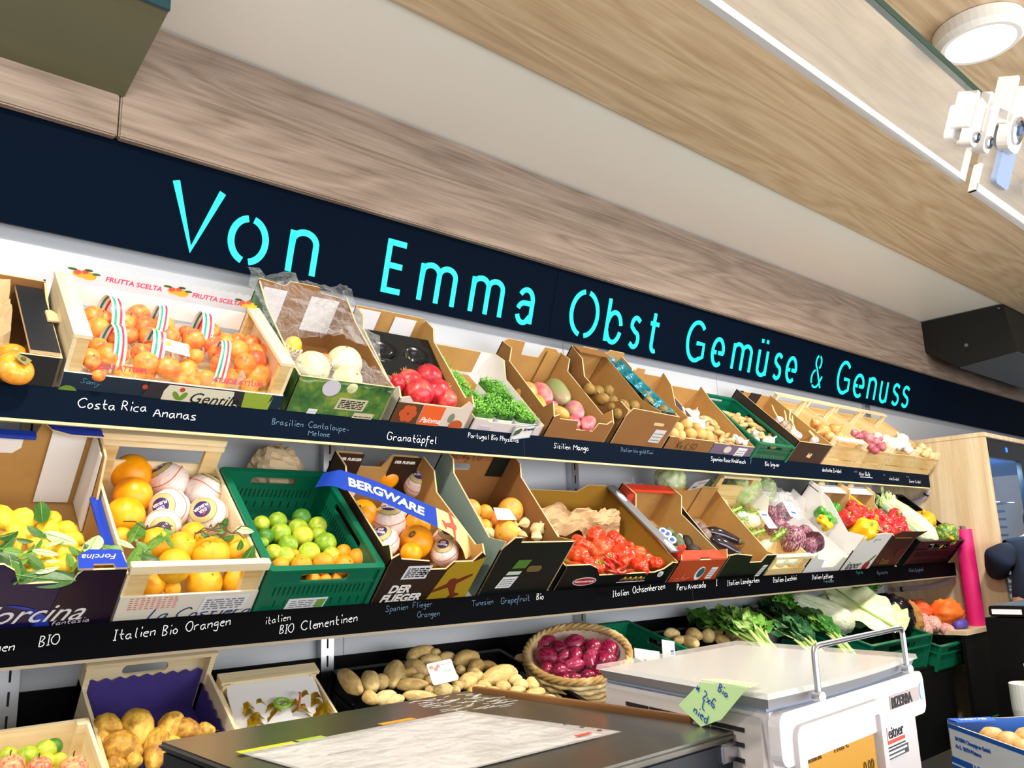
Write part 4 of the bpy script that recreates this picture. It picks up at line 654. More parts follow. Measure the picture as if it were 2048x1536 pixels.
for px, pz, r, m in ((.165, .04, .006, flat('gentile_red', 'B8442A', .5)), (.377, .012, .006, WHITEP), (.015, .004, .02, flat('gentile_green', '6E8F2E', .5))): dec(c, 'printed_dot', [(px+r*math.cos(2*PI*k/14), max(0, pz+r*math.sin(2*PI*k/14))) for k in range(14)], .0016, m)
bm, _ = hand_bm('Samy', .012, seed=4); bm.transform(basis((.035, -.0012, .034), (1, 0, -.12), (.12, 0, 1))); lob('printed_lettering', bm, flat('gentile_teal', '4E8FA0', .5), c)
# printed liner film standing up at the back: white lower band, clear scalloped top with red lettering
o = [(0, 0), (gw-.07, 0), (gw-.07, .10)]; 
lob('liner_film', slab(B(), rect(0, 0, gw-.07, .052), (.035, .282, .075), XA, ZA, YA, .0006), WHITEP, c)
lob('liner_film', slab(B(), [(0, 0), (gw-.07, 0)]+[((gw-.07)*(1-k/40), .048+.005*(k % 2)) for k in range(41)], (.035, .2825, .127), XA, ZA, YA, .0004), film('liner_clear', 'E8EEF2', .12), c)
for x in (.105, .308): ftext(c, 'FRUTTA SCELTA', .0175, x, .145, flat('liner_red', 'C8486A', .5), y=.2815, bold=.02)
FRUITP = [flat('motif_yellow', 'E3B23C', .5), flat('motif_red', 'D8574A', .5), LEAFD]
for x in (.055, .268, .448):
    for k, (dx, dz, rx, rz, m) in enumerate(((0, 0, .022, .009, 0), (.014, -.002, .016, .010, 0), (-.012, .004, .008, .006, 1), (.004, .007, .007, .005, 1), (-.024, .010, .010, .003, 2), (.028, .006, .009, .003, 2), (.01, .013, .009, .003, 2))):
        lob('printed_fruit', slab(B(), ellp(x+dx, .152+dz, rx, rz, 14), (0, .2812-.0003*k, 0), XA, ZA, YA, .0002), FRUITP[m], c)
crumple('liner_film', '', '', None, gw-.09, .05, lambda x, y: .035+.03*y, film('liner_yellow', 'F4C85A', .10, .08, .6, edge=.3), 20, .012, 7, 41, par=c).location = (.045, -.002, .02)
for x in (.06, .33):
    bm = text_bm('FRUTTA SCELTA', .0165, bold=.02); bm.transform(basis((x+.10, .004, .070), (-1, 0, 0), (0, .2, 1))); lob('printed_lettering', bm, MATS['liner_red'], c)
# punnets with striped handles
CLEAR = film('punnet_clear', 'F4F0F4', .10, .06)
STRW = flat('ribbon_white', 'F3F1F6', .4); STRG = flat('ribbon_green', '1E9E7C', .4); STRR = flat('ribbon_red', 'DE3A48', .4)
PUN = [('back row by the end board', .052, .165), ('middle of the back row', .165, .165), ('back row at the far end board', .282, .165), ('front row by the end board', .040, .03), ('middle of the front row with a paper label', .160, .03), ('front row at the far end board', .290, .03)]
def punnet(lab, x, y, i):
    p = thing('fruit_punnet', 'clear apricot punnet with striped handle, '+lab, 'punnet', FA.M(gx0+x, y, .012), 'apricot punnets in the wooden crate')
    bm = B(); w_, l_, hh = .112, .115, .055; n = 28; rings = []
    for z, k in ((0, .86), (.002, .88), (hh, 1.0), (hh+.001, 1.05)):
        ring = []
        for q in rrect(w_/2*(1-k), l_/2*(1-k), w_-w_/2*(1-k), l_-l_/2*(1-k), .03*k, 6): ring.append(bm.verts.new((q[0], q[1], z)))
        rings.append(ring)
    for a, b in zip(rings, rings[1:]):
        for k in range(len(a)): bm.faces.new([a[k], a[(k+1) % len(a)], b[(k+1) % len(a)], b[k]])
    bm.faces.new(rings[0]); lob('tray', bm, CLEAR, p, smooth=True)
    sw = [-.1, .15, .1, -.05, .12, .2][i]; xc = [.070, .066, .055, .064, .03, .055][i]
    bands = ((-.014, -.0085, 0), (-.0085, -.003, 1), (-.003, .003, 0), (.003, .0085, 2), (.0085, .014, 0))
    bm = B(); N_ = 20
    for a, b, mi in bands:
        prev = None
        for k in range(N_+1):
            t = PI*k/N_; y_ = l_/2-math.cos(t)*l_*.50; z_ = .035+math.sin(t)*.085; xx = xc+sw*(y_-l_/2)
            tw = .35*math.sin(t)*(1 if i % 2 else -1); pair = [bm.verts.new((xx+q*math.cos(tw), y_+q*math.sin(tw), z_+abs(q)*.05)) for q in (a, b)]
            if prev: bm.faces.new([prev[0], prev[1], pair[1], pair[0]]).material_index = mi
            prev = pair
    lob('ribbon_handle', bm, [STRW, STRG, STRR], p, smooth=True)
    if i == 4:
        lob('paper_label', slab(B(), rect(0, 0, .062, .036), (.045, .045, .085), Vector((.97, -.1, -.1)).normalized(), Vector((0, .9, .35)).normalized(), ZA, .0006), WHITEP, p)
        lob('printed_fruit', slab(B(), ellp(.012, .022, .010, .006, 14), (.045, .045, .0862), Vector((.97, -.1, -.1)).normalized(), Vector((0, .9, .35)).normalized(), ZA, .0003), FRUITP[0], p)
for i, (lab, x, y) in enumerate(PUN): punnet(lab, x, y, i)

# melon carton wrapped in clear film
GRN = skin('melon_carton_print', '1E4A2A', '4E7B34', '8A9A3E', 16, .35, 0)
c = carton('fruit_carton', 'carton printed with green melon foliage and draped in torn clear film', FA, .944, 1.222, .40, .118, .20, GRN, BROWN,
           side=[(0, 0), (.40, 0), (.40, .18), (.30, .15), (.06, .118), (0, .118)], back=[(0, 0), (.278, 0), (.278, .17), (.25, .175), (.19, .178), (.18, .195), (.09, .195), (.08, .178), (0, .185)])
for x0, x1 in ((.02, .09), (.165, .255)): lob('inside_sheet', slab(B(), rect(x0, .055, x1, .165), (0, .393, 0), XA, ZA, -YA, .001), LABEL, c)
dec(c, 'hang_tag', ellp(.095, .095, .025, .024, 22), .0012, flat('tag_grey', 'C9C6D2', .5))
label_lines(c, .125, .035, .085, .035, flat('label_tan', 'C6BE9C', .6), BLACK, 5, seed=3)
label_lines(c, .185, .004, .060, .026, flat('label_tan', 'C6BE9C', .6), BLACK, 2, seed=5)
label_lines(c, .055, .012, .025, .016, LABEL, GREY, 2, seed=6)
FILMB = film('wrap_film', 'F4F6FA', .04, .05, 1.0, edge=.36)
crumple('wrapping_film', 'torn clear plastic film draped over the melon carton', 'film', FA.M(.925, .14), .33, .32, lambda x, y: .12+.06*y+.05*math.sin(x*PI)*(1-y), FILMB, 30, .030, 7, 2)
crumple('wrapping_film', 'crinkled strip of clear film hanging over the melon carton front rim', 'film', FA.M(.945, -.004), .28, .13, lambda x, y: .110+.01*math.sin(y*PI), FILMB, 24, .018, 8, 7)
# pomegranate carton
PAL = flat('carton_pale', 'D8CBC0', .55)
c = carton('fruit_carton', 'low carton with orange printed band and black moulded tray holding pomegranates', FA, 1.250, 1.510, .385, .090, .17, PAL, CARD, front=[(0, 0), (.26, 0), (.26, .09), (.235, .105), (.215, .080), (.05, .080), (.03, .098), (0, .09)],
           side=[(0, 0), (.385, 0), (.385, .165), (.33, .165), (.30, .135), (.05, .088), (.03, .11), (0, .09)], back=[(0, 0), (.26, 0), (.26, .135), (.245, .17), (0, .17)])
dec(c, 'printed_band', [(0, .012), (.085, .012), (.085, .078), (0, .078)], .0007, flat('paloma_brown', '5A3B22', .5))
for k in range(6): dec(c, 'printed_petal', ellp(.045+.016*math.cos(k*1.05), .045+.016*math.sin(k*1.05), .013, .013, 12), .0011+.0002*k, flat('paloma_flower', 'C4552A', .5))
dec(c, 'printed_band', [(.088, 0), (.162, 0), (.162, .078), (.088, .078)], .0007, flat('paloma_orange', 'E4622C', .5))
ftext(c, 'Paloma', .024, .092, .022, WHITEP, y=-.0018, shear=.35, bold=.01)
dec(c, 'printed_fruit', ellp(.222, .020, .024, .020, 20), .0007, flat('paloma_fruit', 'B85A2E', .5)); dec(c, 'printed_leaf', ellp(.196, .045, .010, .016, 14), .0011, flat('paloma_leaf', '7C8672', .5))
for x0, x1, z0, z1 in ((.01, .085, .075, .165), (.14, .22, .05, .16)): lob('inside_sheet', slab(B(), rect(x0, z0, x1, z1), (0, .377, 0), XA, ZA, -YA, .001), LABEL, c)
bm = bmesh.new(); bmesh.ops.create_grid(bm, x_segments=30, y_segments=20, size=.5)
for v in bm.verts:
    x, y = v.co.x, v.co.y; d = min(math.hypot(x-a, y-.05)/.19 for a in (-.28, .2)); z = -.03*max(0, 1-d*d)
    v.co = Vector((.13+x*.245, .24+y*.17, .075+z+(.05*(y+.5))))
lob('moulded_tray', bm, flat('tray_black', '0E1113', .18), c, smooth=True)
# cress tray
c = carton('cress_tray', 'low white lined carton tray holding punnets of green cress', FA, 1.528, 1.812, .37, .048, .10, flat('carton_lilac', 'CFC8CC', .6), WHITE, front=[(0, 0), (.284, 0), (.284, .052), (.27, .052), (.262, .045), (.06, .045), (.05, .052), (0, .052)],
           side=[(0, 0), (.37, 0), (.37, .105), (.30, .115), (.25, .07), (.02, .055), (0, .055)], cat='tray')
lob('inner_back', slab(B(), rect(.03, .02, .225, .1), (0, .362, 0), XA, ZA, -YA, .004), CARD, c); lob('inner_base', bx(B(), .06, .22, .20, .36, .006, .008), CARD, c)
label_lines(c, .03, .018, .05, .014, flat('carton_lilac', 'CFC8CC', .6), GREY, 2, seed=9)
CRESS = skin('cress_leaf', '4E9A2C', '86CC4C', None, 14, .5, 0); CRESSB = skin('cress_bed', '1E4A16', '4E8A2A', None, 60, .7, .6, 120)
CUP = film('cress_cup', 'F2F2F4', .75, .2)
rng = random.Random(3)
CR = [('along the inner wall at the back', .018, .275, .06, .085, 5), ('along the inner wall in the middle', .012, .165, .075, .10, -4), ('at the front beside the pomegranate carton', .012, .02, .085, .13, 0), ('in the middle of the front row', .105, .02, .07, .115, 0), ('behind the price card', .185, .015, .08, .10, 0), ('standing at the back beside the mangoes', .165, .13, .085, .115, 0)]
for i, (lab, x, y, w_, l_, az) in enumerate(CR):
    p = thing('cress_punnet', 'white punnet of green cress '+lab, 'cress punnet', FA.M(1.528+x, y, .008), 'cress punnets on the upper shelf')
    lob('cup', slab(B(), rrect(0, 0, w_, l_, .012), (0, 0, 0), XA, YA, ZA, .036), CUP, p)
    lob('bed', slab(B(), rrect(.002, .002, w_-.002, l_-.002, .011), (0, 0, .036), XA, YA, ZA, .012), CRESSB, p)
    bm = B()
    for k in range(int(w_*l_*60000)):
        xx, yy = rng.uniform(.002, w_-.002), rng.uniform(.002, l_-.002); hh = rng.uniform(.046, .062); a = rng.uniform(0, 6.28); r = rng.uniform(.0036, .0058)
        d = Vector((math.cos(a), math.sin(a), .35))
        s = Vector((-math.sin(a), math.cos(a), 0)); c0 = Vector((xx, yy, hh))
        vs = [bm.verts.new(c0+q) for q in (Vector((0, 0, 0)), d*r+s*r*.6, d*r*2.1, d*r-s*r*.6)]; bm.faces.new(vs)
        if k % 3 == 0:
            b0 = Vector((xx, yy, .03)); bm.faces.new([bm.verts.new(q) for q in (b0, b0+Vector((.001, 0, 0)), c0)])
    o = lob('sprouts', bm, CRESS, p, recalc=False); o['kind'] = 'stuff'
# price card
pc = thing('price_card', 'white price card reading Kresse clipped to the cress tray', 'price card', FA.M(1.688, -.012, -.004))
cardP = (Vector((.97, 0, .20))).normalized()
lob('card', slab(B(), [(0, 0), (.078, 0), (.078, .050), (0, .050)], (0, 0, 0), cardP, ZA, YA, .002), LABEL, pc)
lob('border', slab(B(), [(0, 0), (.078, 0), (.078, .050), (0, .050)], (0, -.0008, 0), cardP, ZA, YA, .0006, holes=[[(.002, .002), (.076, .002), (.076, .048), (.002, .048)]]), flat('card_teal', '5A8C90', .5), pc)
bm = text_bm('Kresse', .014, bold=.02, shear=.15); bm.transform(basis((.036, -.0012, .038), cardP, ZA)); lob('printed_lettering', bm, BLACK, pc)
lob('printed_picture', slab(B(), [(.005, .014), (.026, .022), (.032, .036), (.024, .042), (.006, .034)], (0, -.0010, 0), cardP, ZA, YA, .0005), flat('cress_photo', '4C5A34', .6), pc)
# mango carton
c = carton('fruit_carton', 'plain brown carton with notched front holding mangoes', FA, 1.832, 2.118, .375, .088, .15, BROWN, CARD, front=[(0, 0), (.286, 0), (.286, .09), (.27, .10), (.255, .085), (.215, .085), (.205, .052), (.125, .052), (.115, .085), (.03, .085), (.022, .10), (0, .09)],
           side=[(0, 0), (.375, 0), (.375, .15), (.32, .155), (.30, .115), (.06, .088), (.035, .125), (0, .09)], back=[(0, 0), (.286, 0), (.286, .14), (.25, .16), (.20, .16), (.19, .115), (.105, .115), (.095, .165), (.02, .165), (0, .15)])
lob('inner_flap', slab(B(), rect(.21, .02, .275, .15), (0, .366, 0), XA, ZA, -YA, .004), CARD, c)
# kiwi carton with divider and turquoise tray
c = carton('fruit_carton', 'tall brown carton with inner divider and turquoise tray holding kiwis', FA, 2.150, 2.432, .375, .150, .185, BROWN, CARD, front=[(0, 0), (.282, 0), (.282, .152), (.02, .160), (0, .12)],
           side=[(0, 0), (.375, 0), (.375, .185), (.30, .175), (.25, .13), (.10, .12), (.05, .155), (0, .15)], back=[(0, 0), (.282, 0), (.282, .20), (.20, .20), (.195, .185), (.14, .185), (.135, .192), (.06, .192), (.055, .185), (0, .185)], backhole=[rrect(.185, .150, .255, .178, .012)])
lob('divider', slab(B(), [(0, 0), (.36, 0), (.36, .175), (.28, .165), (.10, .14), (0, .155)], (.172, .006, .005), YA, ZA, XA, .004), CARD, c)
lob('rear_top_flap', slab(B(), rect(0, 0, .165, .045), (.003, .37, .186), XA, -YA, ZA, .004), BROWN, c)
label_lines(c, .185, .035, .060, .055, flat('kiwi_label', 'D9D3DE', .5), flat('kiwi_green', '7C9A6A', .5), 3, seed=13)
lob('handle_slot', slab(B(), rrect(.165, .105, .22, .117, .004), (0, -.0008, 0), XA, ZA, YA, .0006), CARDD, c)
TEAL = flat('tray_turquoise', '157A8C', .18, spec=.8)
bm = bmesh.new(); bmesh.ops.create_grid(bm, x_segments=26, y_segments=60, size=.5)
for v in bm.verts:
    x, y = v.co.x+.5, v.co.y+.5; z = 0
    for r_ in range(6):
        for q in range(2):
            cx, cy = (.28+.44*q), (.09+.166*r_+(.06 if q else 0)); d = math.hypot((x-cx)/.24, (y-cy)/.085)
            if d < 1: z = min(z, -.022*math.sqrt(max(0, 1-d*d)))
    v.co = Vector((.178+x*.098, .02+y*.35, .155+.018*y+z))
lob('moulded_tray', bm, TEAL, c, smooth=True)
# round potato and garlic carton
c = carton('vegetable_carton', 'brown carton with handwriting on its low front holding round potatoes and garlic', FA, 2.442, 2.722, .375, .068, .145, BROWN, CARD, side=[(0, 0), (.375, 0), (.375, .15), (.31, .13), (.24, .075), (0, .068)], back=[(0, 0), (.28, 0), (.28, .13), (.16, .13), (.155, .150), (.11, .150), (.105, .138), (0, .138)], backhole=[rrect(.03, .09, .11, .115, .01)])
bm, _ = hand_bm('Kg 6,50', .026, seed=8); bm.transform(basis((.06, -.001, .022), (1, 0, 0), (0, 0, 1))); lob('handwriting', bm, flat('ink_brown', '4A2E16', .8), c)
c = carton('vegetable_carton', 'low purple printed carton holding ginger pieces and garlic bulbs', FA, 2.726, 3.008, .375, .062, .10, flat('carton_purple', '75657E', .5), CARD, side=[(0, 0), (.375, 0), (.375, .12), (.30, .10), (0, .062)])
dec(c, 'printed_picture', ellp(.105, .038, .024, .016, 18), .0008, flat('garlic_print', 'D8CDC8', .5)); label_lines(c, .165, .008, .065, .045, LABEL, GREY, 3, seed=21)

def plastic_crate(name, label, M_, W_, L, h, m, group=None, t=.006, cat='crate', rim=.012, holes_back=True):
    c = thing(name, label, cat, M_, group)
    def wallp(n, wd):
        hl = [rrect(wd*.28, h*.70, wd*.72, h*.88, .008)]; nn = max(4, int(wd/.014))
        for k in range(nn):
            x = wd*.10+(wd*.80)*k/(nn-1)
            hl.append(rect(x-.0022, h*.40, x+.0022, h*.60)); 
            if k % 2: hl.append(rect(x-.0022, h*.14, x+.0022, h*.30))
        return hl
    lob('base', slab(B(), rect(0, 0, W_, L), (0, 0, 0), XA, YA, ZA, t, holes=[rect(W_*(.1+.2*i), L*(.08+.15*j), W_*(.1+.2*i)+W_*.12, L*(.08+.15*j)+L*.08) for i in range(4) for j in range(6)]), m, c)
    lob('front_wall', slab(B(), rect(0, 0, W_, h), (0, 0, 0), XA, ZA, YA, t, holes=wallp(0, W_)), m, c)
    lob('back_wall', slab(B(), rect(0, 0, W_, h), (0, L, 0), XA, ZA, -YA, t, holes=wallp(0, W_)), m, c)
    lob('side_wall', slab(B(), rect(0, 0, L, h), (0, 0, 0), YA, ZA, XA, t, holes=wallp(0, L)), m, c)
    lob('side_wall', slab(B(), rect(0, 0, L, h), (W_, 0, 0), YA, ZA, -XA, t, holes=wallp(0, L)), m, c)
    bm = B(); r = rim
    slab(bm, rrect(-r*.6, -r*.6, W_+r*.6, L+r*.6, r), (0, 0, h-.004), XA, YA, ZA, .007, holes=[rrect(r*.8, r*.8, W_-r*.8, L-r*.8, r*.6)])
    slab(bm, rrect(-r*.4, -r*.4, W_+r*.4, L+r*.4, r), (0, 0, h*.66), XA, YA, ZA, .004, holes=[rrect(.002, .002, W_-.002, L-.002, .004)])
    for x in (0, W_):
        for y in (0, L): bx(bm, x-.006, x+.006, y-.006, y+.006, 0, h)
    lob('rim', bm, m, c)
    return c
c = plastic_crate('vegetable_crate', 'small green plastic crate heaped with ginger on the upper shelf', FA.M(3.018), .270, .378, .085, GREENP)
label_lines(c, .21, .003, .045, .006, LABEL, GREY, 1, seed=22)
# black carton with fresh garlic
BKC = flat('carton_dark_brown', '33251C', .5)
c = carton('vegetable_carton', 'dark brown carton with black inner corners holding fresh garlic with stalks', FA, 3.300, 3.592, .40, .118, .125, BKC, CARD, side=[(0, 0), (.40, 0), (.40, .13), (0, .12)])
for x0, x1 in ((.0, .05), (.11, .20)): lob('inner_flap', slab(B(), rect(x0+.007, .01, x1, .128), (0, .393, 0), XA, ZA, -YA, .003), BLKC, c)
dec(c, 'handle_cutout', [(.13, .045), (.165, .040), (.17, .062), (.155, .066), (.15, .055), (.135, .068)], .0008, CARDD)
# four small wooden onion crates
def onion_crate(label, X0, X1, L, h, gap=True):
    W_ = X1-X0; c = thing('onion_crate', label, 'crate', FA.M(X0), 'small wooden onion crates at the end of the upper shelf')
    lob('base', bx(B(), .004, W_-.004, .004, L, 0, .004), PLY, c)
    lob('front_board', bx(B(), 0, W_, 0, .004, .0, .042), PLY, c)
    bm = bx(B(), 0, W_, 0, .004, .050, h)
    for x in (.012, W_-.02):
        for z in (.075, .1): bx(bm, x, x+.002, -.001, 0, z, z+.012, mi=1)
    lob('front_board', bm, [PLY, GREY], c)
    lob('back_board', bx(B(), 0, W_, L-.004, L, .0, h*.55), PLY, c); lob('back_board', bx(B(), 0, W_, L-.004, L, h*.62, h*.95), PLY, c)
    lob('side_board', bx(B(), 0, .005, .004, L, 0, h), PLYY, c); lob('side_board', bx(B(), W_-.005, W_, .004, L, 0, h), PLYY, c)
    for x in (.006, W_-.024):
        for y in (.006, L-.026): lob('corner_post', bx(B(), x, x+.018, y, y+.020, .004, h+.028), PINE, c)
    lob('rear_rail', bx(B(), .0, W_, L-.028, L, h+.028, h+.036), PINE, c)
    return c
c = onion_crate('small plywood crate of yellow onions with a pale front rail', 3.598, 3.892, .40, .118)
lob('front_rail', bx(B(), .01, .285, -.004, .030, .146, .155), PINE, c)
onion_crate('small plywood crate of pink shallots', 3.898, 4.190, .40, .118)
onion_crate('small plywood crate of white onions and large white garlic', 4.196, 4.486, .40, .118)
onion_crate('small plywood crate of little onions, last before the cabinet', 4.492, 4.776, .40, .118)

# --- middle shelf
BLUE = skin('carton_blue_print', '1A1238', '1A2A8C', '2F4FC0', 3, .3, 0, lo=.40, hi=.66)
BLUEP = flat('carton_blue', '1F3FB0', .28)
c = carton('fruit_carton', 'dark blue printed carton with curved cut-out front holding leafy lemons', FB, .150, .542, .395, .120, .19, flat('carton_indigo', '1A1446', .3), CARD, fmat=flat('carton_indigo', '1A1446', .3),
           front=[(0, 0), (.392, 0), (.392, .146), (.314, .146), (.306, .136), (.302, .118), (.212, .118), (.20, .15), (.18, .165), (0, .165)],
           side=[(0, 0), (.395, 0), (.395, .21), (.325, .21), (.29, .205), (.26, .105), (.10, .10), (.075, .12), (0, .146)], back=[(0, 0), (.392, 0), (.392, .215), (.28, .215), (.27, .18), (0, .18)])
lob('front_top_flap', slab(B(), [(0, 0), (.026, 0), (.028, .012), (.064, .012), (.066, 0), (.088, 0), (.084, .052), (.026, .054), (.004, .036)], (.304, 0, .147), XA, YA, ZA, .004, **MI), [BLUEP, BLUEP, CARDD], c)
lob('rear_top_flap', slab(B(), [(0, 0), (.11, 0), (.115, -.05), (.05, -.05), (.015, -.035)], (.277, .395, .216), XA, YA, ZA, .004, **MI), [BLUEP, BLUEP, CARDD], c)
lob('torn_flap', slab(B(), [(0, 0), (.035, .0), (.037, .014), (.005, .012)], (.30, .392, .222), XA, Vector((0, .3, 1)).normalized(), YA, .006), CARDD, c)
lob('rear_rim', bx(B(), 0, .27, .375, .396, .18, .189), BLUEP, c)
lob('inner_flap', slab(B(), [(0, 0), (.07, 0), (.07, .20), (0, .195)], (.30, .386, .01), XA, ZA, -YA, .003), WHITE, c); lob('inner_flap', slab(B(), [(.28, .01), (.385, .01), (.385, .205), (.30, .20)], (.385, 0, 0), YA, ZA, -XA, .003), WHITE, c)
lob('inside_sheet', slab(B(), [(0, .135), (.235, .135), (.25, .15), (.25, .176), (0, .176)], (.0, .389, 0), XA, ZA, -YA, .0015), WHITE, c)
dec(c, 'printed_arc', [(.26, 0), (.285, 0)]+[(.20+.085*math.cos(math.radians(a)), .068*math.sin(math.radians(a))) for a in range(0, 91, 10)][1:]+[(.20+.07*math.cos(math.radians(a)), .068-.012+.0*a) for a in (60, 40)], .0007, BLUEP)
ftext(c, 'Forcina', .062, .150, .024, LABEL, y=-.0014, shear=.45)
bm, _ = hand_bm('fantasia', .012, seed=3); bm.transform(basis((.285, -.0014, .012), (1, 0, .06), (-.06, 0, 1))); lob('printed_lettering', bm, LABEL, c)
bm = text_bm('Forcina', .021, shear=.4); bm.transform(basis((.378, .026, .1515), (-1, 0, 0), (0, -1, 0))); bmesh.ops.translate(bm, verts=bm.verts, vec=(0, .012, .0005)); lob('printed_lettering', bm, WHITEP, c)
dec(c, 'dark_print', [(.272, .004), (.392, .004), (.392, .145), (.316, .145), (.308, .132), (.304, .116), (.285, .116)], .0006, flat('carton_violet', '1C0B26', .35))
lob('folded_edge', bx(B(), .376, .396, .06, .27, .106, .112), BLUEP, c)
lob('slot_shadow', slab(B(), rrect(.330, .118, .370, .1465, .004), (0, -.0010, 0), XA, ZA, YA, .0006), BLACK, c)
# wooden orange crate
c = thing('fruit_crate', 'pale wooden crate with open slot in its printed front holding oranges', 'crate', FB.M(.548))
W_, L = .288, .40; h = .15
lob('base', bx(B(), .004, W_-.004, .006, L, 0, .005), PINE, c)
lob('front_board', slab(B(), rect(0, 0, W_, .072), (0, 0, 0), XA, ZA, YA, .005), flat('crate_paint', 'E4DED0', .6), c)
lob('front_rail', bx(B(), 0, W_, -.004, .012, .134, .154), PINE, c)
lob('back_board', bx(B(), 0, W_, L-.005, L, 0, .125), PINE, c); lob('back_rail', bx(B(), 0, W_, L-.018, L+.004, .190, .206), PINE, c); lob('back_rail', bx(B(), .002, W_-.002, L-.022, L-.012, .176, .188), PINE, c)
lob('side_board', bx(B(), 0, .006, .005, L, 0, .125), PINEY, c); lob('side_board', bx(B(), W_-.006, W_, .005, L, 0, .125), PINEY, c)
for x0, x1 in ((.004, .044), (W_-.044, W_-.004)):
    lob('corner_post', slab(B(), [(x0, 0), (x1, 0), (x1, .15), (x0, .15)], (0, .006, 0), XA, ZA, YA, .012), PLY, c)
    lob('corner_post', slab(B(), [(x0, 0), (x1, 0), (x1, .19), (x0, .19)], (0, L-.018, 0), XA, ZA, YA, .012), PLY, c)
bm, _ = hand_bm('La Costiera', .030, seed=6, slant=.4); bm.transform(basis((.06, -.0010, .006), (1, 0, 0), (0, 0, 1))); lob('printed_lettering', bm, flat('print_blue', '26407E', .5), c)
label_lines(c, .165, .022, .10, .040, LABEL, GREY, 5, seed=31); 
bm = B(); rng = random.Random(5)
for i in range(6):
    for k in range(9): slab(bm, rect(.02+k*.011, .066-i*.0055, .028+k*.011-rng.uniform(0, .003), .0685-i*.0055), (0, -.0008, 0), XA, ZA, YA, .0006)
lob('printed_lettering', bm, flat('print_red_faint', 'D8867A', .6), c)
# green crate with limes
c = plastic_crate('fruit_crate', 'green plastic crate of limes and clementines on the middle shelf', FB.M(.845), .286, .372, .130, GREENP)
label_lines(c, .07, .012, .10, .030, LABEL, GREY, 4, seed=33); dec(c, 'label_patch', [(.145, .014), (.165, .014), (.17, .038), (.15, .038)], .0020, flat('bio_green', '6FA54A', .5))
# Flieger carton
FLB = flat('flieger_brown', '2B1A12', .45); FLY = flat('flieger_gold', 'A98A1E', .45)
c = carton('fruit_carton', 'dark brown carton with red propeller plane on gold holding wrapped oranges', FB, 1.148, 1.446, .40, .150, .19, FLB, CARD, front=[(0, 0), (.298, 0), (.298, .152), (.28, .165), (.262, .135), (.20, .135), (.185, .112), (.135, .112), (.12, .14), (.03, .15), (.018, .165), (0, .15)],
           side=[(0, 0), (.40, 0), (.40, .19), (.33, .19), (.28, .15), (.05, .15), (.03, .17), (0, .15)], back=[(0, 0), (.298, 0), (.298, .16), (.275, .19), (.185, .19), (.165, .145), (.095, .145), (.085, .19), (0, .19)])
dec(c, 'gold_field', [(.165, .0), (.298, .0), (.298, .150), (.262, .134), (.205, .134), (.19, .11)], .0007, FLY)
def plane_shape(cx, cz, s, rot):
    pts = [(-1, .10), (-.25, .14), (-.12, .30), (.12, .30), (.25, .14), (1, .10), (1, -.02), (.2, -.12), (.10, -.62), (.32, -.78), (.32, -.88), (-.32, -.88), (-.32, -.78), (-.10, -.62), (-.2, -.12), (-1, -.02)]
    return [(cx+s*(x*math.cos(rot)-z*math.sin(rot)), cz+s*(x*math.sin(rot)+z*math.cos(rot))) for x, z in pts]
dec(c, 'printed_plane', plane_shape(.228, .062, .062, .45), .0014, flat('flieger_red', '6E2A16', .5))
ftext(c, 'DER', .034, .035, .042, WHITEP, y=-.0016, bold=.035, shear=.2); ftext(c, 'FLIEGER', .034, .022, .012, WHITEP, y=-.0016, bold=.035, shear=.2)
label_lines(c, .055, .085, .075, .042, LABEL, BLACK, 5, seed=41); ftext(c, '2/30', .016, .105, .098, BLACK, y=-.0022)
for x0, x1, z1, s in ((.008, .09, .188, 'DER FLIEGER'), (.19, .285, .188, 'DER FLIEGER')):
    lob('inner_flap', slab(B(), rect(x0, .06, x1, z1), (0, .393, 0), XA, ZA, -YA, .003), FLB, c)
    ftext(c, s, .0125, x0+.006, .168, WHITEP, y=.3885, bold=.03, shear=.1)
# blue banner strip across the carton
bn = thing('paper_banner', 'curved blue paper banner reading BERGWARE with a red plane across the orange carton', 'banner', FB.M(1.148))
K = [(-.115, .245, .200), (-.092, .224, .225), (-.049, .212, .222), (.033, .188, .213), (.106, .141, .205), (.173, .109, .195), (.231, .096, .178), (.27, .069, .15), (.283, .037, .12)]
Pb = chaikin([Vector(k) for k in K], 3)
LEN = [0]
for a, b in zip(Pb, Pb[1:]): LEN.append(LEN[-1]+(b-a).length)
def bpt(s, q, off=0):
    s = max(0, min(s, LEN[-1]-1e-6)); i = max(j for j in range(len(LEN)) if LEN[j] <= s); i = min(i, len(Pb)-2)
    t = (Pb[i+1]-Pb[i]).normalized(); p = Pb[i].lerp(Pb[i+1], (s-LEN[i])/(LEN[i+1]-LEN[i])); up_ = Vector((.62, .74, .10)); up_ = (up_-t*up_.dot(t)).normalized()
    n = t.cross(up_).normalized(); return p+up_*q+n*off
bm = B(); prev = None
for k in range(61):
    s = LEN[-1]*k/60; pr = [bm.verts.new(bpt(s, q)) for q in (-.036, .036)]
    if prev: bm.faces.new([prev[0], pr[0], pr[1], prev[1]]).material_index = 0 if s < LEN[-1]*.70 else 1
    prev = pr
lob('strip', bm, [flat('banner_blue', '1B3FA8', .25), flat('banner_gold', 'E5C98A', .3)], bn, smooth=True)
def on_banner(bm, s0, q0):
    for v in bm.verts: v.co = bpt(s0+v.co.x, q0+v.co.y, .0012+v.co.z)
    return bm
bm = text_bm('BERGWARE', .042, bold=.03); bmesh.ops.subdivide_edges(bm, edges=[e for e in bm.edges if e.calc_length() > .012], cuts=2); lob('printed_lettering', on_banner(bm, .075, -.016), WHITEP, bn)
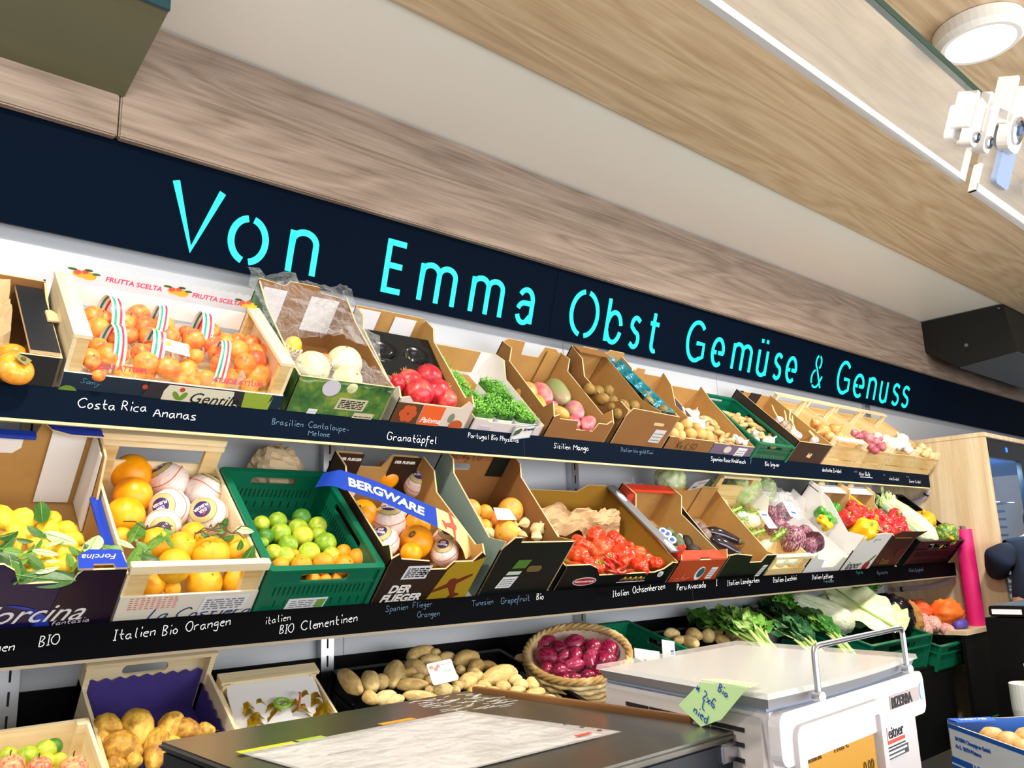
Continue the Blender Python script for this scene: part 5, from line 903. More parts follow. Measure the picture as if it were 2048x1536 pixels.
bm = slab(B(), plane_shape(0, 0, .045, -1.2), (0, 0, 0), XA, YA, ZA, .0004); lob('printed_plane', on_banner(bm, LEN[-1]*.80, 0), RED, bn)
# dark green grapefruit carton
DGR = flat('carton_bottle_green', '0C1512', .45); DGS = flat('carton_grey_green', '7E9288', .6)
c = carton('fruit_carton', 'tall dark green carton with grey green sides holding grapefruits and physalis', FB, 1.488, 1.758, .385, .196, .215, DGS, BROWN, fmat=DGR, side=[(0, 0), (.385, 0), (.385, .235), (.33, .235), (.30, .205), (.06, .165), (0, .20)],
           back=[(0, 0), (.27, 0), (.27, .235), (.12, .24), (0, .245)], backhole=[rrect(.06, .165, .13, .188, .01)], front=[(0, 0), (.27, 0), (.27, .196), (.06, .196), (.055, .212), (.03, .212), (0, .17)])
lob('inner_flap', slab(B(), rect(.20, .15, .265, .235), (0, .377, 0), XA, ZA, -YA, .003), DGR, c)
bm, _ = hand_bm('BIO Kg 1,90', .018, seed=2); bm.transform(basis((.03, .376, .205), (1, 0, 0), (0, 0, 1))); lob('handwriting', bm, flat('ink_purple', '4A1E3A', .8), c)
label_lines(c, .05, .035, .055, .040, LABEL, GREY, 4, seed=51, sl=.3); dec(c, 'label_patch', [(.075, .105), (.125, .105), (.135, .135), (.085, .135)], .0010, flat('leaf_photo', '4E7B2E', .5)); dec(c, 'label_patch', [(.065, .082), (.115, .082), (.12, .094), (.07, .094)], .0010, flat('bio_white', 'C6D8C0', .5))
dec(c, 'handle_slot', rrect(.135, .09, .19, .112, .010), .0008, flat('slot_amber', '6B5A2E', .7)); 
# tomato carton
c = carton('vegetable_carton', 'wide black carton with low scalloped front holding ribbed red tomatoes', FB, 1.782, 2.318, .385, .085, .105, BLACKP, flat('carton_ochre', 'A57A22', .8), front=[(0, 0), (.536, 0), (.536, .095), (.51, .10), (.48, .072), (.44, .06), (.17, .06), (.14, .09), (.10, .105), (0, .105)],
           side=[(0, 0), (.385, 0), (.385, .115), (.33, .13), (.05, .10), (0, .10)], back=[(0, 0), (.536, 0), (.536, .13), (.40, .13), (.36, .10), (0, .10)])
lob('side_rim', bx(B(), .495, .540, .02, .385, .125, .131), flat('rim_grey', '75787A', .6), c)
for y in (.05, .32): lob('sticker', slab(B(), ellp(.518, y, .014, .03, 18), (0, 0, .1315), XA, YA, ZA, .0004), LABEL, c)
dec(c, 'printed_badge', ellp(.115, .040, .052, .016, 24), .0007, flat('badge_pale', 'D8D0D0', .5)); dec(c, 'printed_badge', ellp(.115, .040, .048, .013, 24), .0011, flat('badge_red', 'A01E30', .5)); ftext(c, 'PRINCE de BRETAGNE', .0085, .072, .037, WHITEP, y=-.0019, bold=.01)
dec(c, 'printed_line', rect(.27, .026, .41, .028), .0008, LABEL)
for k in range(14): dec(c, 'printed_vegetable', ellp(.285+.0085*k, .036+.004*(k % 3), .006, .005, 8), .0008+.0001*k, [flat('badge_red', 'A01E30', .5), LEAFM, flat('motif_yellow', 'E3B23C', .5)][k % 3])
dec(c, 'printed_emblem', ellp(.475, .052, .014, .012, 18), .0008, LABEL); ftext(c, '22', .013, .466, .047, BLACK, y=-.0019)
crumple('packing_paper', 'crumpled brown packing paper behind the red tomatoes', 'paper', FB.M(1.80, .22), .46, .10, lambda x, y: .03+.06*math.sin(y*PI), flat('kraft_paper', 'C4A67C', .85, bump=.2, bscale=25), 24, .045, 5, 11)
# avocado carton
REDC = flat('carton_red', 'E8442C', .35); ORC = flat('carton_red_dark', 'B03A1C', .4)
c = carton('fruit_carton', 'bright red carton with cut-out flap holding avocados', FB, 2.326, 2.598, .365, .105, .15, ORC, CARD, side=[(0, 0), (.365, 0), (.365, .16), (.29, .165), (.25, .11), (.05, .105), (.02, .135), (0, .11)], back=[(0, 0), (.272, 0), (.272, .15), (0, .155)])
lob('front_top_flap', slab(B(), [(0, 0), (.11, 0), (.118, .010), (.17, .010), (.176, 0), (.272, 0), (.262, .045), (.012, .048)], (0, 0, .106), XA, YA, ZA, .004), REDC, c)
lob('rear_top_flap', slab(B(), [(0, 0), (.272, 0), (.268, -.045), (.004, -.04)], (0, .365, .151), XA, YA, ZA, .004), REDC, c)
for x, y in ((-.003, .01), (-.003, .29)): lob('red_tab', slab(B(), [(0, 0), (.02, .005), (.028, .03), (.01, .05), (0, .045)], (x, y, .11), YA, ZA, XA, .006), REDC, c)
dec(c, 'printed_badge', ellp(.155, .045, .024, .030, 20), .0007, LABEL); dec(c, 'printed_badge', ellp(.158, .048, .018, .022, 20), .0012, flat('badge_teal', '24525A', .5)); label_lines(c, .205, .018, .036, .052, LABEL, GREY, 4, seed=61)
bm, _ = hand_bm('abc', .04, seed=12, slant=.3); bm.transform(basis((.02, -.001, .008), (1, 0, 0), (0, 0, 1))); lob('printed_lettering', bm, flat('print_rust', 'D8745A', .5), c)
lob('inner_net', bx(B(), .02, .09, .20, .34, .012, .05), flat('net_grey', '8E8C92', .6), c)
# aubergine carton
c = carton('vegetable_carton', 'black carton with dark grey side flap holding aubergines', FB, 2.604, 2.925, .365, .108, .145, BLACKP, CARD, front=[(0, 0), (.321, 0), (.321, .115), (.25, .115), (.24, .082), (.16, .082), (.15, .115), (.04, .125), (0, .12)], side=[(0, 0), (.365, 0), (.365, .15), (.25, .125), (.04, .10), (0, .115)], back=[(0, 0), (.321, 0), (.321, .16), (.22, .165), (.06, .15), (0, .15)])
lob('side_flap', slab(B(), rect(.03, -.004, .28, .040), (-.002, 0, .105), YA, Vector((.6, 0, -.8)), Vector((.8, 0, .6)), .003), flat('flap_dark', '2A2C2E', .7), c)
lob('inner_flap', slab(B(), rect(.20, .02, .30, .16), (0, .357, 0), XA, ZA, -YA, .003), CARD, c); label_lines(c, .255, .012, .030, .055, LABEL, GREY, 5, seed=71, sl=.3)
# price card on the aubergine carton
pc = thing('price_card', 'small tilted price card on the back rim of the aubergine carton', 'price card', FB.M(2.70, .345, .15))
lob('card', slab(B(), rrect(0, 0, .085, .055, .006), (0, 0, 0), Vector((.97, 0, .25)).normalized(), Vector((-.1, -.3, 1)).normalized(), YA, .002), flat('card_grey', 'C6CCCC', .4), pc)
lob('printed_lettering', slab(B(), rect(.03, .035, .075, .042), (0, -.0012, 0), Vector((.97, 0, .25)).normalized(), Vector((-.1, -.3, 1)).normalized(), YA, .001), GREY, pc); lob('printed_mark', slab(B(), rect(.015, .012, .04, .022), (0, -.0012, 0), Vector((.97, 0, .25)).normalized(), Vector((-.1, -.3, 1)).normalized(), YA, .001), flat('ink_blue', '2F5FB0', .6), pc)
# fennel crate
c = thing('vegetable_crate', 'narrow wooden crate with slotted front and tall rear handle holding fennel', 'crate', FB.M(2.932)); W_, L, h = .278, .40, .098
lob('base', bx(B(), .004, W_-.004, .005, L, 0, .004), PLY, c); lob('front_board', bx(B(), 0, W_, 0, .004, 0, .04), PLY, c); lob('front_rail', bx(B(), 0, W_, -.003, .016, h-.006, h+.006), PINE, c)
for x in (0, W_-.006): lob('side_board', bx(B(), x, x+.006, .004, L, 0, .095), PLYY, c)
for x0 in (.004, W_-.030):
    lob('corner_post', bx(B(), x0, x0+.026, .005, .018, 0, h-.006), PLY, c); lob('corner_post', bx(B(), x0, x0+.030, L-.016, L-.002, 0, .205), PLY, c)
lob('back_board', bx(B(), 0, W_, L-.004, L, 0, .155), PLY, c); lob('back_rail', bx(B(), 0, W_, L-.03, L, .205, .215), PINE, c)
# radicchio carton
c = carton('vegetable_carton', 'white carton with curved low front holding radicchio heads', FB, 3.214, 3.526, .375, .085, .15, WHITE, WHITE, front=[(0, 0), (.312, 0), (.312, .085), (.27, .085), (.25, .045), (.235, .035), (.135, .035), (.12, .075), (.05, .085), (.03, .11), (0, .085)], side=[(0, 0), (.375, 0), (.375, .17), (.30, .165), (.26, .10), (0, .09)])
# pepper carton
c = carton('vegetable_carton', 'tall white carton with folded back rim holding green and red peppers', FB, 3.536, 3.806, .335, .205, .225, WHITE, flat('carton_tan', 'C6A06A', .8), side=[(0, 0), (.335, 0), (.335, .25), (.27, .25), (.25, .21), (.12, .13), (.06, .175), (0, .205)], front=[(0, 0), (.27, 0), (.27, .21), (.19, .215), (.06, .205), (.02, .19), (0, .12)])
lob('rear_top_flap', slab(B(), rect(0, 0, .268, .06), (0, .335, .226), XA, -YA, ZA, .004), WHITE, c); lob('side_sheet', slab(B(), [(.03, .10), (.30, .19), (.30, .24), (.22, .235), (.03, .15)], (.006, 0, 0), YA, ZA, XA, .003), WHITE, c)
ftext(c, 'ipper', .062, .03, .018, BLACK, y=-.0012, shear=.15); dec(c, 'printed_pepper', ellp(.215, .03, .028, .026, 20), .0008, flat('badge_red', 'A01E30', .5)); dec(c, 'printed_stalk', [(.205, .052), (.222, .052), (.250, .090), (.238, .090)], .0012, LEAFD)
dec(c, 'cut_slot', [(.13, .165), (.135, .165), (.135, .178), (.185, .178), (.185, .182), (.13, .182)], .0008, GREY)
lob('torn_flap', ball(B(), (.11, .335, .235), (.028, .012, .012), 10, 6), CARDD, c)
# dark pepper carton
c = carton('vegetable_carton', 'black carton with yellow oval emblem on its front flap holding red peppers', FB, 3.812, 4.075, .335, .200, .225, BLACKP, flat('carton_tan', 'C6A06A', .8), side=[(0, 0), (.335, 0), (.335, .245), (.27, .24), (.25, .20), (.10, .15), (.05, .20), (0, .21)])
lob('rear_top_flap', slab(B(), rect(0, 0, .263, .06), (0, .335, .226), XA, -YA, ZA, .004), WHITE, c)
lob('yellow_edge', bx(B(), .0, .012, .10, .33, .15, .228), flat('edge_yellow', 'E8BE2A', .5), c)
lob('front_top_flap', slab(B(), [(.0, 0), (.263, 0), (.268, .055), (.255, .048), (.01, .05)], (0, -.001, .195), XA, Vector((0, -.35, .93)).normalized(), Vector((0, -.93, -.35)).normalized(), .003), BLACKP, c)
lob('printed_emblem', slab(B(), ellp(.13, .0, .10, .032, 24), (0, -.0052, .200), XA, Vector((0, -.35, .93)).normalized(), Vector((0, -.93, -.35)).normalized(), .0006), flat('emblem_yellow', '9A8A1E', .5), c)
ftext(c, 'Daza', .045, .06, .035, flat('print_gold', '8A6A28', .5), y=-.0012); dec(c, 'printed_pepper', ellp(.20, .10, .045, .03, 18), .0007, flat('print_dark_red', '3A0E10', .5)); dec(c, 'printed_dot', ellp(.035, .05, .008, .008, 10), .0008, flat('badge_red', 'A01E30', .5))
lob('torn_flap', ball(B(), (.12, .335, .235), (.028, .012, .012), 10, 6), CARDD, c)
c = plastic_crate('vegetable_crate', 'large black plastic crate with a pointed cabbage and two squashes', FB.M(4.150), .535, .375, .165, BLACKP)
dec(c, 'sticker', [(.29, .115), (.315, .12), (.325, .138), (.30, .136)], .001, flat('motif_yellow', 'E3B23C', .5)); 
# ------------------------------------------------------------------ produce: one mesh of each kind (unit radius), then copies
ORD = ['', 'first', 'second', 'third', 'fourth', 'fifth', 'sixth', 'seventh', 'eighth', 'ninth', 'tenth', 'eleventh', 'twelfth', 'thirteenth', 'fourteenth', 'fifteenth']
def mesh_of(bm, mats, smooth=True, name='fruit'):
    bmesh.ops.recalc_face_normals(bm, faces=bm.faces); me = bpy.data.meshes.new(name); bm.to_mesh(me); bm.free()
    for m in (mats if isinstance(mats, (list, tuple)) else [mats]): me.materials.append(m)
    if smooth: me.polygons.foreach_set('use_smooth', [True]*len(me.polygons))
    return me
def put(name, proto, M_, label, cat, group=None):
    """proto = (mesh, [(part name, mesh), ...])"""
    me, parts = proto if isinstance(proto, tuple) else (proto, [])
    o = bpy.data.objects.new(name, me); COL.objects.link(o); o.matrix_world = M_; tag(o, label, cat, group)
    last = o
    for pn, pm in parts:
        p = bpy.data.objects.new(pn, pm); COL.objects.link(p)
        p.parent = last if pn in ('seal_lettering', 'seal_plane', 'sticker_print') else o
        if pn in ('printed_seal', 'sticker'): last = p
    return o
def sM(loc, r, R=None): return Matrix.Translation(loc) @ (R or rndrot()) @ Matrix.Scale(r, 4)
def eM(it): return axM(it[:3], it[3:6]) @ Matrix.Diagonal((it[7], it[7], it[6], 1))
def phrases(items, where, rowgap=None, fr=None):
    """a findable place in the heap for each item: its row from the front and its turn in the row"""
    key = (lambda it: (Vector(it[:3])-fr.o).dot(fr.v)) if fr else (lambda it: it[1])
    rad = [(it[3] if len(it) < 7 else it[7]) for it in items]; gap = rowgap or 1.1*sum(rad)/len(rad)
    idx = sorted(range(len(items)), key=lambda i: key(items[i])); rows = []
    for i in idx:
        if rows and key(items[i])-key(items[rows[-1][0]]) < gap: rows[-1].append(i)
        else: rows.append([i])
    out = {}
    for ri, row in enumerate(rows):
        row.sort(key=lambda i: items[i][0])
        rn = 'front row' if ri == 0 else 'back row' if ri == len(rows)-1 else ORD[ri+1]+' row'
        if len(rows) == 1: rn = 'row'
        for k, i in enumerate(row):
            out[i] = ('alone in %s %s' % (rn, where)) if len(row) == 1 else '%s from left in %s %s' % (ORD[k+1] if k else 'first', rn, where)
    return out
def heap(name, items, proto, desc, where, cat, group, fr=None, rot=None, rows=None):
    ph = phrases(items, where, rows, fr); res = []
    for i, it in enumerate(items):
        tg = it[-1] if isinstance(it[-1], str) else None
        pr = proto(tg, i) if callable(proto) else (random.choice(proto) if isinstance(proto, list) else proto)
        d = desc.get(tg, desc.get(None)) if isinstance(desc, dict) else desc
        numeric = [q for q in it if not isinstance(q, str)]
        M_ = eM(numeric) if len(numeric) >= 8 else sM(numeric[:3], numeric[3], rot(i) if rot else None)
        res.append(put(name, pr, M_, '%s %s, %s' % (d, cat, ph[i]), cat, group))
    return res
FACE = Vector((-.55, -.70, .45)).normalized()          # roughly towards the aisle
def look(d=FACE, spin=0.): return axM((0, 0, 0), d) @ Matrix.Rotation(spin, 4, 'Z')
def jl(i, s=.35):
    r = random.Random(i*7+1); return look(Vector((FACE.x+r.uniform(-s, s), FACE.y+r.uniform(-s, s), FACE.z+r.uniform(-s, s))), r.uniform(0, 6.28))

# skins
APR = skin('apricot_skin', 'F8A24A', 'F4883E', 'EA6448', 1.3, .38, .05, 60, .38, .66)
ORG = skin('orange_skin', 'FAA008', 'FBAE12', None, 3, .34, .22, 34); BORG = skin('big_orange_skin', 'FF9C00', 'FFB210', None, 2, .32, .12, 40)
LFO = skin('leaf_orange_skin', 'E0AE1E', 'F8B81C', 'FAA01A', 1.6, .38, .25, 30); CLM = skin('clementine_skin', 'F89612', 'FEAE28', None, 2, .34, .25, 26)
LMN = skin('lemon_skin', 'D9B81C', 'F2CE2C', 'F7D94A', 2, .4, .22, 24); LIM = skin('lime_skin', '7EA526', 'A3C234', 'C4CE3E', 1.8, .33, .16, 24)
LIMD = skin('lime_dark_skin', '3F7A22', '5C9430', None, 2, .33, .16, 24); LIMY = skin('lime_yellow_skin', 'C2C434', 'DCD84A', None, 2, .33, .16, 24)
GRF = skin('grapefruit_skin', 'F0A030', 'F7B640', 'F09A58', 1.5, .36, .18, 30)
PAPER = skin('wrap_paper', 'F6DCD2', 'F8EDE8', None, 1.6, .42, .6, 5); POT = skin('potato_skin', 'C9A866', 'E2C684', 'ECD49A', 2.2, .62, .12, 14); POTR = skin('round_potato_skin', 'C79A54', 'DDB872', None, 2, .55, .1, 14)
TOM = skin('tomato_skin', 'CE3218', 'E64824', 'F26C3A', 1.4, .18, .02, 20, coat=.4); CHI = skin('chili_skin', 'A5121A', 'C82420', None, 2, .2, 0)
POM = skin('pomegranate_skin', 'B81C32', 'D8383E', 'E86A58', 1.3, .3, .05, 20); MELS = skin('melon_skin', 'C9CD94', 'DDDDB0', 'E8E6C4', 2.4, .5, .25, 16)
KIW = skin('kiwi_skin', '7A5E26', '9C7C36', None, 3, .6, .15, 40); GAR = skin('garlic_skin', 'D9CCC4', 'F2ECE6', None, 3, .5, .08, 20, stretch=(3, 3, .5)); GNG = skin('ginger_skin', 'C39A5C', 'DDBB84', None, 3, .65, .2, 14)
ONY = skin('onion_yellow_skin', 'C9803A', 'E2A45A', 'EBC48A', 2.5, .35, .04, 20, stretch=(4, 4, .6)); ONP = skin('shallot_skin', 'A04458', 'C2687A', 'DA9AA0', 2.5, .32, .04, 20, stretch=(4, 4, .6)); ONW = skin('onion_white_skin', 'E0CFA8', 'F2EAD8', None, 2.5, .35, .04, 20, stretch=(4, 4, .6))
ONR = skin('red_onion_skin', '5E0E2E', '9A1A44', 'B84A72', 2.2, .2, .04, 18, lo=.32, hi=.7, stretch=(3, 3, .5), coat=.3)
AVO = skin('avocado_skin', '4A5A3A', '6E7A56', None, 4, .5, .5, 18); AVD = skin('avocado_dark_skin', '241C1E', '3E3430', None, 4, .5, .5, 18); AUB = skin('aubergine_skin', '1C1420', '2C2230', None, 2, .14, 0, coat=.5); FIG = skin('round_aubergine_skin', '6A5450', '8E7870', None, 3, .5, .1)
FEN = skin('fennel_skin', 'D3DEB0', 'EEF2DC', None, 2, .4, .1, 10, stretch=(4, 4, .6)); FENG = skin('fennel_stalk', '9EC25A', 'BEDA82', None, 3, .4, .06, 20); FROND = skin('fennel_frond', '6FA42C', '93C648', None, 8, .5, 0)
RAD = skin('radicchio_leaf', '3E1426', '6E2C46', 'C9A0AC', 2.6, .4, .3, 8, lo=.36, hi=.72, stretch=(3.5, 3.5, .5)); LET = skin('iceberg_leaf', 'A2CC5C', 'C8E296', 'ECF4CC', 2.6, .4, .5, 7, lo=.34, hi=.68); LETN = skin('napa_leaf', 'B8CE8C', 'DCE6C0', 'F2F4E6', 2.5, .4, .5, 9, stretch=(2.5, 2.5, .6))
PGR = skin('pepper_green_skin', '2E7A22', '4E9A30', None, 1.5, .16, .02, coat=.4); PRD = skin('pepper_red_skin', 'C0202A', 'DC3A34', None, 1.3, .14, .02, coat=.5); PYL = skin('pepper_yellow_skin', 'E8B40E', 'F4CC1C', None, 1.5, .15, .02, coat=.5); STALK = flat('stalk_green', '7E9A3C', .5)
PUMY = skin('squash_yellow_skin', 'E0A412', 'EEC02A', None, 2, .4, .1, 12); PUMG = skin('squash_striped_skin', '4E7A34', 'B8B850', 'E2B42A', 1.8, .4, .1, 12, lo=.4, hi=.62, stretch=(2.5, 2.5, .6)); PEARM = skin('pear_skin', 'A06E24', 'D2A03A', 'ECC556', 2, .55, .14, 22); APPM = skin('apple_skin', 'C83A48', 'E07A62', 'E8B47A', 1.4, .3, .02, stretch=(2.5, 2.5, .8)); PERS = skin('persimmon_skin', 'F08418', 'F79C28', 'F4A84A', 2, .25, .03); PHY = skin('physalis_husk', 'CDB274', 'E8D8A4', None, 3, .7, .3, 10, stretch=(4, 4, .6)); MUSH = skin('mushroom_skin', 'B5854C', 'D6A86C', None, 2, .5, .04)
MGO = {'gold': skin('mango_gold', 'C8A83C', 'E0A45C', 'D8846A', 1.3, .36, .03), 'pink': skin('mango_pink', 'C8506A', 'DC7A84', 'E49A8A', 1.3, .36, .03), 'green': skin('mango_green', '8E9A62', 'A8907A', 'B05A66', 1.0, .36, .03), 'mix': skin('mango_mix', 'B8A878', 'CC8A88', 'C86A84', 1.2, .36, .03)}
# ---- kinds
def m_ball(mat, rad=(1, 1, 1), jit=.03, fr=2, seed=0, n=24, m=16): return mesh_of(ball(B(), (0, 0, 0), rad, n, m, jit=jit, freq=fr, seed=seed), mat)
def m_lathe(mat, prof, n=24, **k): return mesh_of(lathe(B(), prof, n, **k), mat)
def spun(f, n=14): return [(f(PI*k/n)*math.sin(PI*k/n), -math.cos(PI*k/n)) for k in range(n+1)]
def dimple(n=18, d=.16, w=.5): return [(math.sin(PI*k/n), -math.cos(PI*k/n)*(1-d*math.exp(-(min(k, n-k)/n*PI/w)**2))) for k in range(n+1)]
aprs = []
for s in range(3):
    bm = ball(B(), (0, 0, 0), (1, 1, .94), 24, 18, jit=.04, freq=1.6, seed=s)
    for v in bm.verts:
        if v.co.x > 0: v.co *= 1-.07*math.exp(-(v.co.y/.10)**2)
    aprs.append(mesh_of(bm, APR))
stemm = mesh_of(tube(B(), [(0, 0, .85), (.05, 0, 1.0), (.12, .05, 1.16)], .05, 6), TWIG)
def T_(k): return T[k]
heap('apricot', T['apricot'], lambda t, i: (aprs[i % 3], [('stem', stemm)] if i % 5 == 2 else []), 'orange blushed', 'of the wide crate', 'apricot', 'apricots in the wide wooden crate', FA, lambda i: jl(i, .8))
# persimmons
calyx = B()
for k in range(4):
    a = k*PI/2; slab(calyx, [(0, -.12), (.25, -.22), (.48, 0), (.25, .22), (0, .12)], (0, 0, .80), Vector((math.cos(a), math.sin(a), .05)), Vector((-math.sin(a), math.cos(a), 0)), ZA, .04)
calyx = mesh_of(calyx, flat('calyx_olive', '7E7A44', .7), False); core = mesh_of(lathe(B(), [(0, .8), (.16, .8), (.12, .95), (0, .97)], 10), TWIG)
pm = m_lathe(PERS, [(r, z*.78) for r, z in dimple(18, .2)], 28, rib=(4, .03, 0))
put('persimmon', (pm, []), sM(T['persimmon'][0][:3], .030, look(Vector((-.2, -.5, -.9)))), 'smooth orange persimmon in the black carton, behind the one with the leafy crown', 'persimmon', 'persimmons in the black carton')
put('persimmon', (pm, [('calyx', calyx), ('crown_centre', core)]), sM(T['persimmon'][1][:3], .036, look(Vector((.25, -.75, .5)))), 'orange persimmon showing its dry leafy crown in the front of the black carton', 'persimmon', 'persimmons in the black carton')
# melons and netted fruit
ml = m_lathe(MELS, dimple(20, .06, .3), 32, rib=(10, .025, 0)); nb_ = mesh_of(lathe(B(), [(0, .95), (.07, .96), (.05, 1.0), (0, 1.01)], 10), flat('melon_navel', '8E8A4C', .7))
for it, d, lab in zip(T['melon'], ((-.9, -.3, .2), (-.1, -.5, .9), (.2, -.8, .3)), ('pale netted melon lying on its side in front of the wooden end board', 'large pale round melon with its navel up, deepest in the film-draped carton', 'pale melon half hidden behind the foliage printed carton front')):
    put('melon', (ml, [('navel', nb_)]), sM(it[:3], it[3], look(Vector(d))), lab, 'melon', 'melons in the foliage printed carton')
def foam_net():
    bm = B()
    for k in range(14):
        a = 2*PI*k/14
        for s in (-1, 1): tube(bm, [(1.06*math.cos(a+s*q*.5)*math.cos(q*.9-.9), 1.06*math.sin(a+s*q*.5)*math.cos(q*.9-.9), 1.06*math.sin(q*.9-.9)) for q in [j/6 for j in range(8)]], .05, 5)
    return mesh_of(bm, flat('foam_white', 'F4F4F6', .6))
fn = foam_net()
put('mango', (m_ball(skin('yellow_mango', 'D8B82E', 'E8D05A', None, 2), (.95, .9, 1.15)), [('foam_net', fn)]), sM(T['netfruit'][0][:3], .0264, look(Vector((.2, -.5, .8)))), 'small yellow mango in a white foam net among the melons', 'mango')
put('peach', (m_ball(skin('peach_skin', 'E8C07A', 'E09A5A', 'D8604E', 1.4), (1, 1, .95)), [('foam_net', fn)]), sM(T['netfruit'][1][:3], .025, look(Vector((-.3, -.5, .7)))), 'blushed peach in a white foam net between the two big melons', 'peach')
# pomegranates
crown = B()
for k in range(6): a = k*PI/3; slab(crown, [(-.10, 0), (.10, 0), (0, .26)], (.16*math.cos(a), .16*math.sin(a), .94), Vector((-math.sin(a), math.cos(a), 0)), Vector((.3*math.cos(a), .3*math.sin(a), 1)), Vector((math.cos(a), math.sin(a), 0)), .03)
crown = mesh_of(crown, flat('pome_crown', 'B88A5A', .7), False); pmm = m_lathe(POM, [(r*(1 if z < .7 else 1), z) for r, z in dimple(18, .04, .3)], 26, rib=(6, .05, 0))
heap('pomegranate', T['pomegranate'], lambda t, i: (pmm, [('crown', crown)]), 'glossy red', 'of the orange banded carton', 'pomegranate', 'pomegranates in the orange banded carton', FA, lambda i: look([Vector((-.3, .2, .9)), Vector((.2, .5, .9)), Vector((-.6, .3, .6)), Vector((.9, -.2, .4)), Vector((-.5, -.4, .7)), Vector((.4, .6, .7))][i]))
# mangoes
mgm = {k: mesh_of(ball(B(), (0, 0, 0), (1, .86, 1), 26, 18, jit=.08, freq=1.2, seed=i), v) for i, (k, v) in enumerate(MGO.items())}
stk = mesh_of(slab(B(), ellp(0, 0, .34, .26, 16), (0, 0, 0), XA, YA, ZA, .02), WHITEP)
heap('mango', T['mango'], lambda t, i: (mgm[t], []), {'gold': 'golden orange', 'pink': 'pink', 'green': 'green and red', 'mix': 'pale mottled'}, 'of the notched brown carton', 'mango', 'mangoes in the notched brown carton', FA)
for (x, y, z, r), lab in (((1.878, 1.935, 1.885, .006), 'upper'), ((2.0, 1.92, 1.845, .006), 'x')):
    pass
kw = [mesh_of(ball(B(), (0, 0, 0), (1, 1, 1.18), 20, 14, jit=.04, freq=1.5, seed=s), KIW) for s in range(2)]; kt = mesh_of(lathe(B(), [(0, 1.15), (.12, 1.14), (.05, 1.24), (0, 1.25)], 8), TWIG)
heap('kiwi', T['kiwi'], lambda t, i: (kw[i % 2], [('tip', kt)]), 'brown fuzzy', 'of the open kiwi bay', 'kiwi', 'kiwis in the open bay', FA, lambda i: jl(i, .8))
heap('kiwi', T['kiwi2'], lambda t, i: (kw[i % 2], [('tip', kt)]), 'brown', 'under the turquoise tray', 'kiwi', 'kiwis beside the turquoise tray', FA, lambda i: jl(i, .8))
pr = [mesh_of(ball(B(), (0, 0, 0), (1, 1, 1.08), 20, 14, jit=.08, freq=1.4, seed=s), POTR) for s in range(3)]
heap('potato', T['potatoround'], pr, 'smooth tan round', 'of the handwritten carton', 'potato', 'round potatoes in the handwritten carton', FA)
# garlic, ginger
gprof = [(0, -.62), (.35, -.66), (.8, -.5), (1, -.1), (.92, .25), (.6, .6), (.25, .85), (.13, 1.1), (.12, 1.45), (0, 1.47)]
gm = m_lathe(GAR, gprof, 30, rib=(8, .12, 0)); gr = mesh_of(lathe(B(), [(0, -.7), (.25, -.72), (.3, -.62), (0, -.58)], 10), flat('root_plate', 'A88E68', .9))
for k, d, w, g in (('garlicA', 'white papery', 'of the handwritten carton', 'garlic in the handwritten carton'), ('garlicP', 'white', 'of the purple carton', 'garlic in the purple carton'), ('garlicG', 'white', 'of the small green crate', 'garlic in the small green crate')):
    heap('garlic_bulb', T[k], lambda t, i: (gm, [('root_plate', gr)]), d, w, 'garlic', g, FA, lambda i: jl(i, .9))
heap('garlic_bulb', T['garlicW'], lambda t, i: (gm, [('root_plate', gr)]), 'large white', 'of the third onion crate', 'garlic', 'large garlic in the third onion crate', FA, lambda i: jl(i, .8))
heap('onion', T['oniontanG'], pr, 'little tan', 'of the small green crate front', 'onion', 'little onions in the small green crate', FA)
gg = []
for s in range(4):
    r = random.Random(s); bm = ball(B(), (0, 0, 0), (.85, .8, 1), 14, 10, jit=.15, freq=2, seed=s)
    for k in range(r.randint(2, 4)):
        z = r.uniform(-.75, .8); a = r.uniform(0, 6.28); d = Vector((math.cos(a), math.sin(a), r.uniform(-.25, .25))); ball(bm, Vector((d.x*.7, d.y*.7, z)), (.42, .42, .95), 10, 8, R=axM((0, 0, 0), Vector((d.x, d.y, d.z*.4))).to_3x3() @ Matrix.Diagonal((1, 1, 1)), jit=.15, seed=k+s)
    gg.append(mesh_of(bm, GNG))
heap('ginger_root', T['gingerA'], gg, 'knobbly tan', 'of the purple carton', 'ginger', 'ginger in the purple carton', FA)
heap('ginger_root', T['gingerG'], gg, 'knobbly tan', 'of the small green crate', 'ginger', 'ginger in the small green crate', FA)
fst = mesh_of(tube(B(), [(0, 0, 1.0), (.05, 0, 2.2), (.3, .1, 3.6)], [.2, .17, .15], 8), flat('garlic_stalk', 'D8D49A', .6))
heap('garlic_bulb', T['freshgarlic'], lambda t, i: (gm, [('stalk', fst)]), 'fresh white long-stalked', 'of the dark brown carton', 'garlic', 'fresh garlic in the dark brown carton', FA, lambda i: look([Vector((-.3, .3, 1)), Vector((.5, .2, .9)), Vector((-.2, -.2, 1)), Vector((.5, .3, 1)), Vector((.2, .3, 1)), Vector((.4, 0, 1)), Vector((-.95, .05, .3)), Vector((.2, .6, 1))][i]))
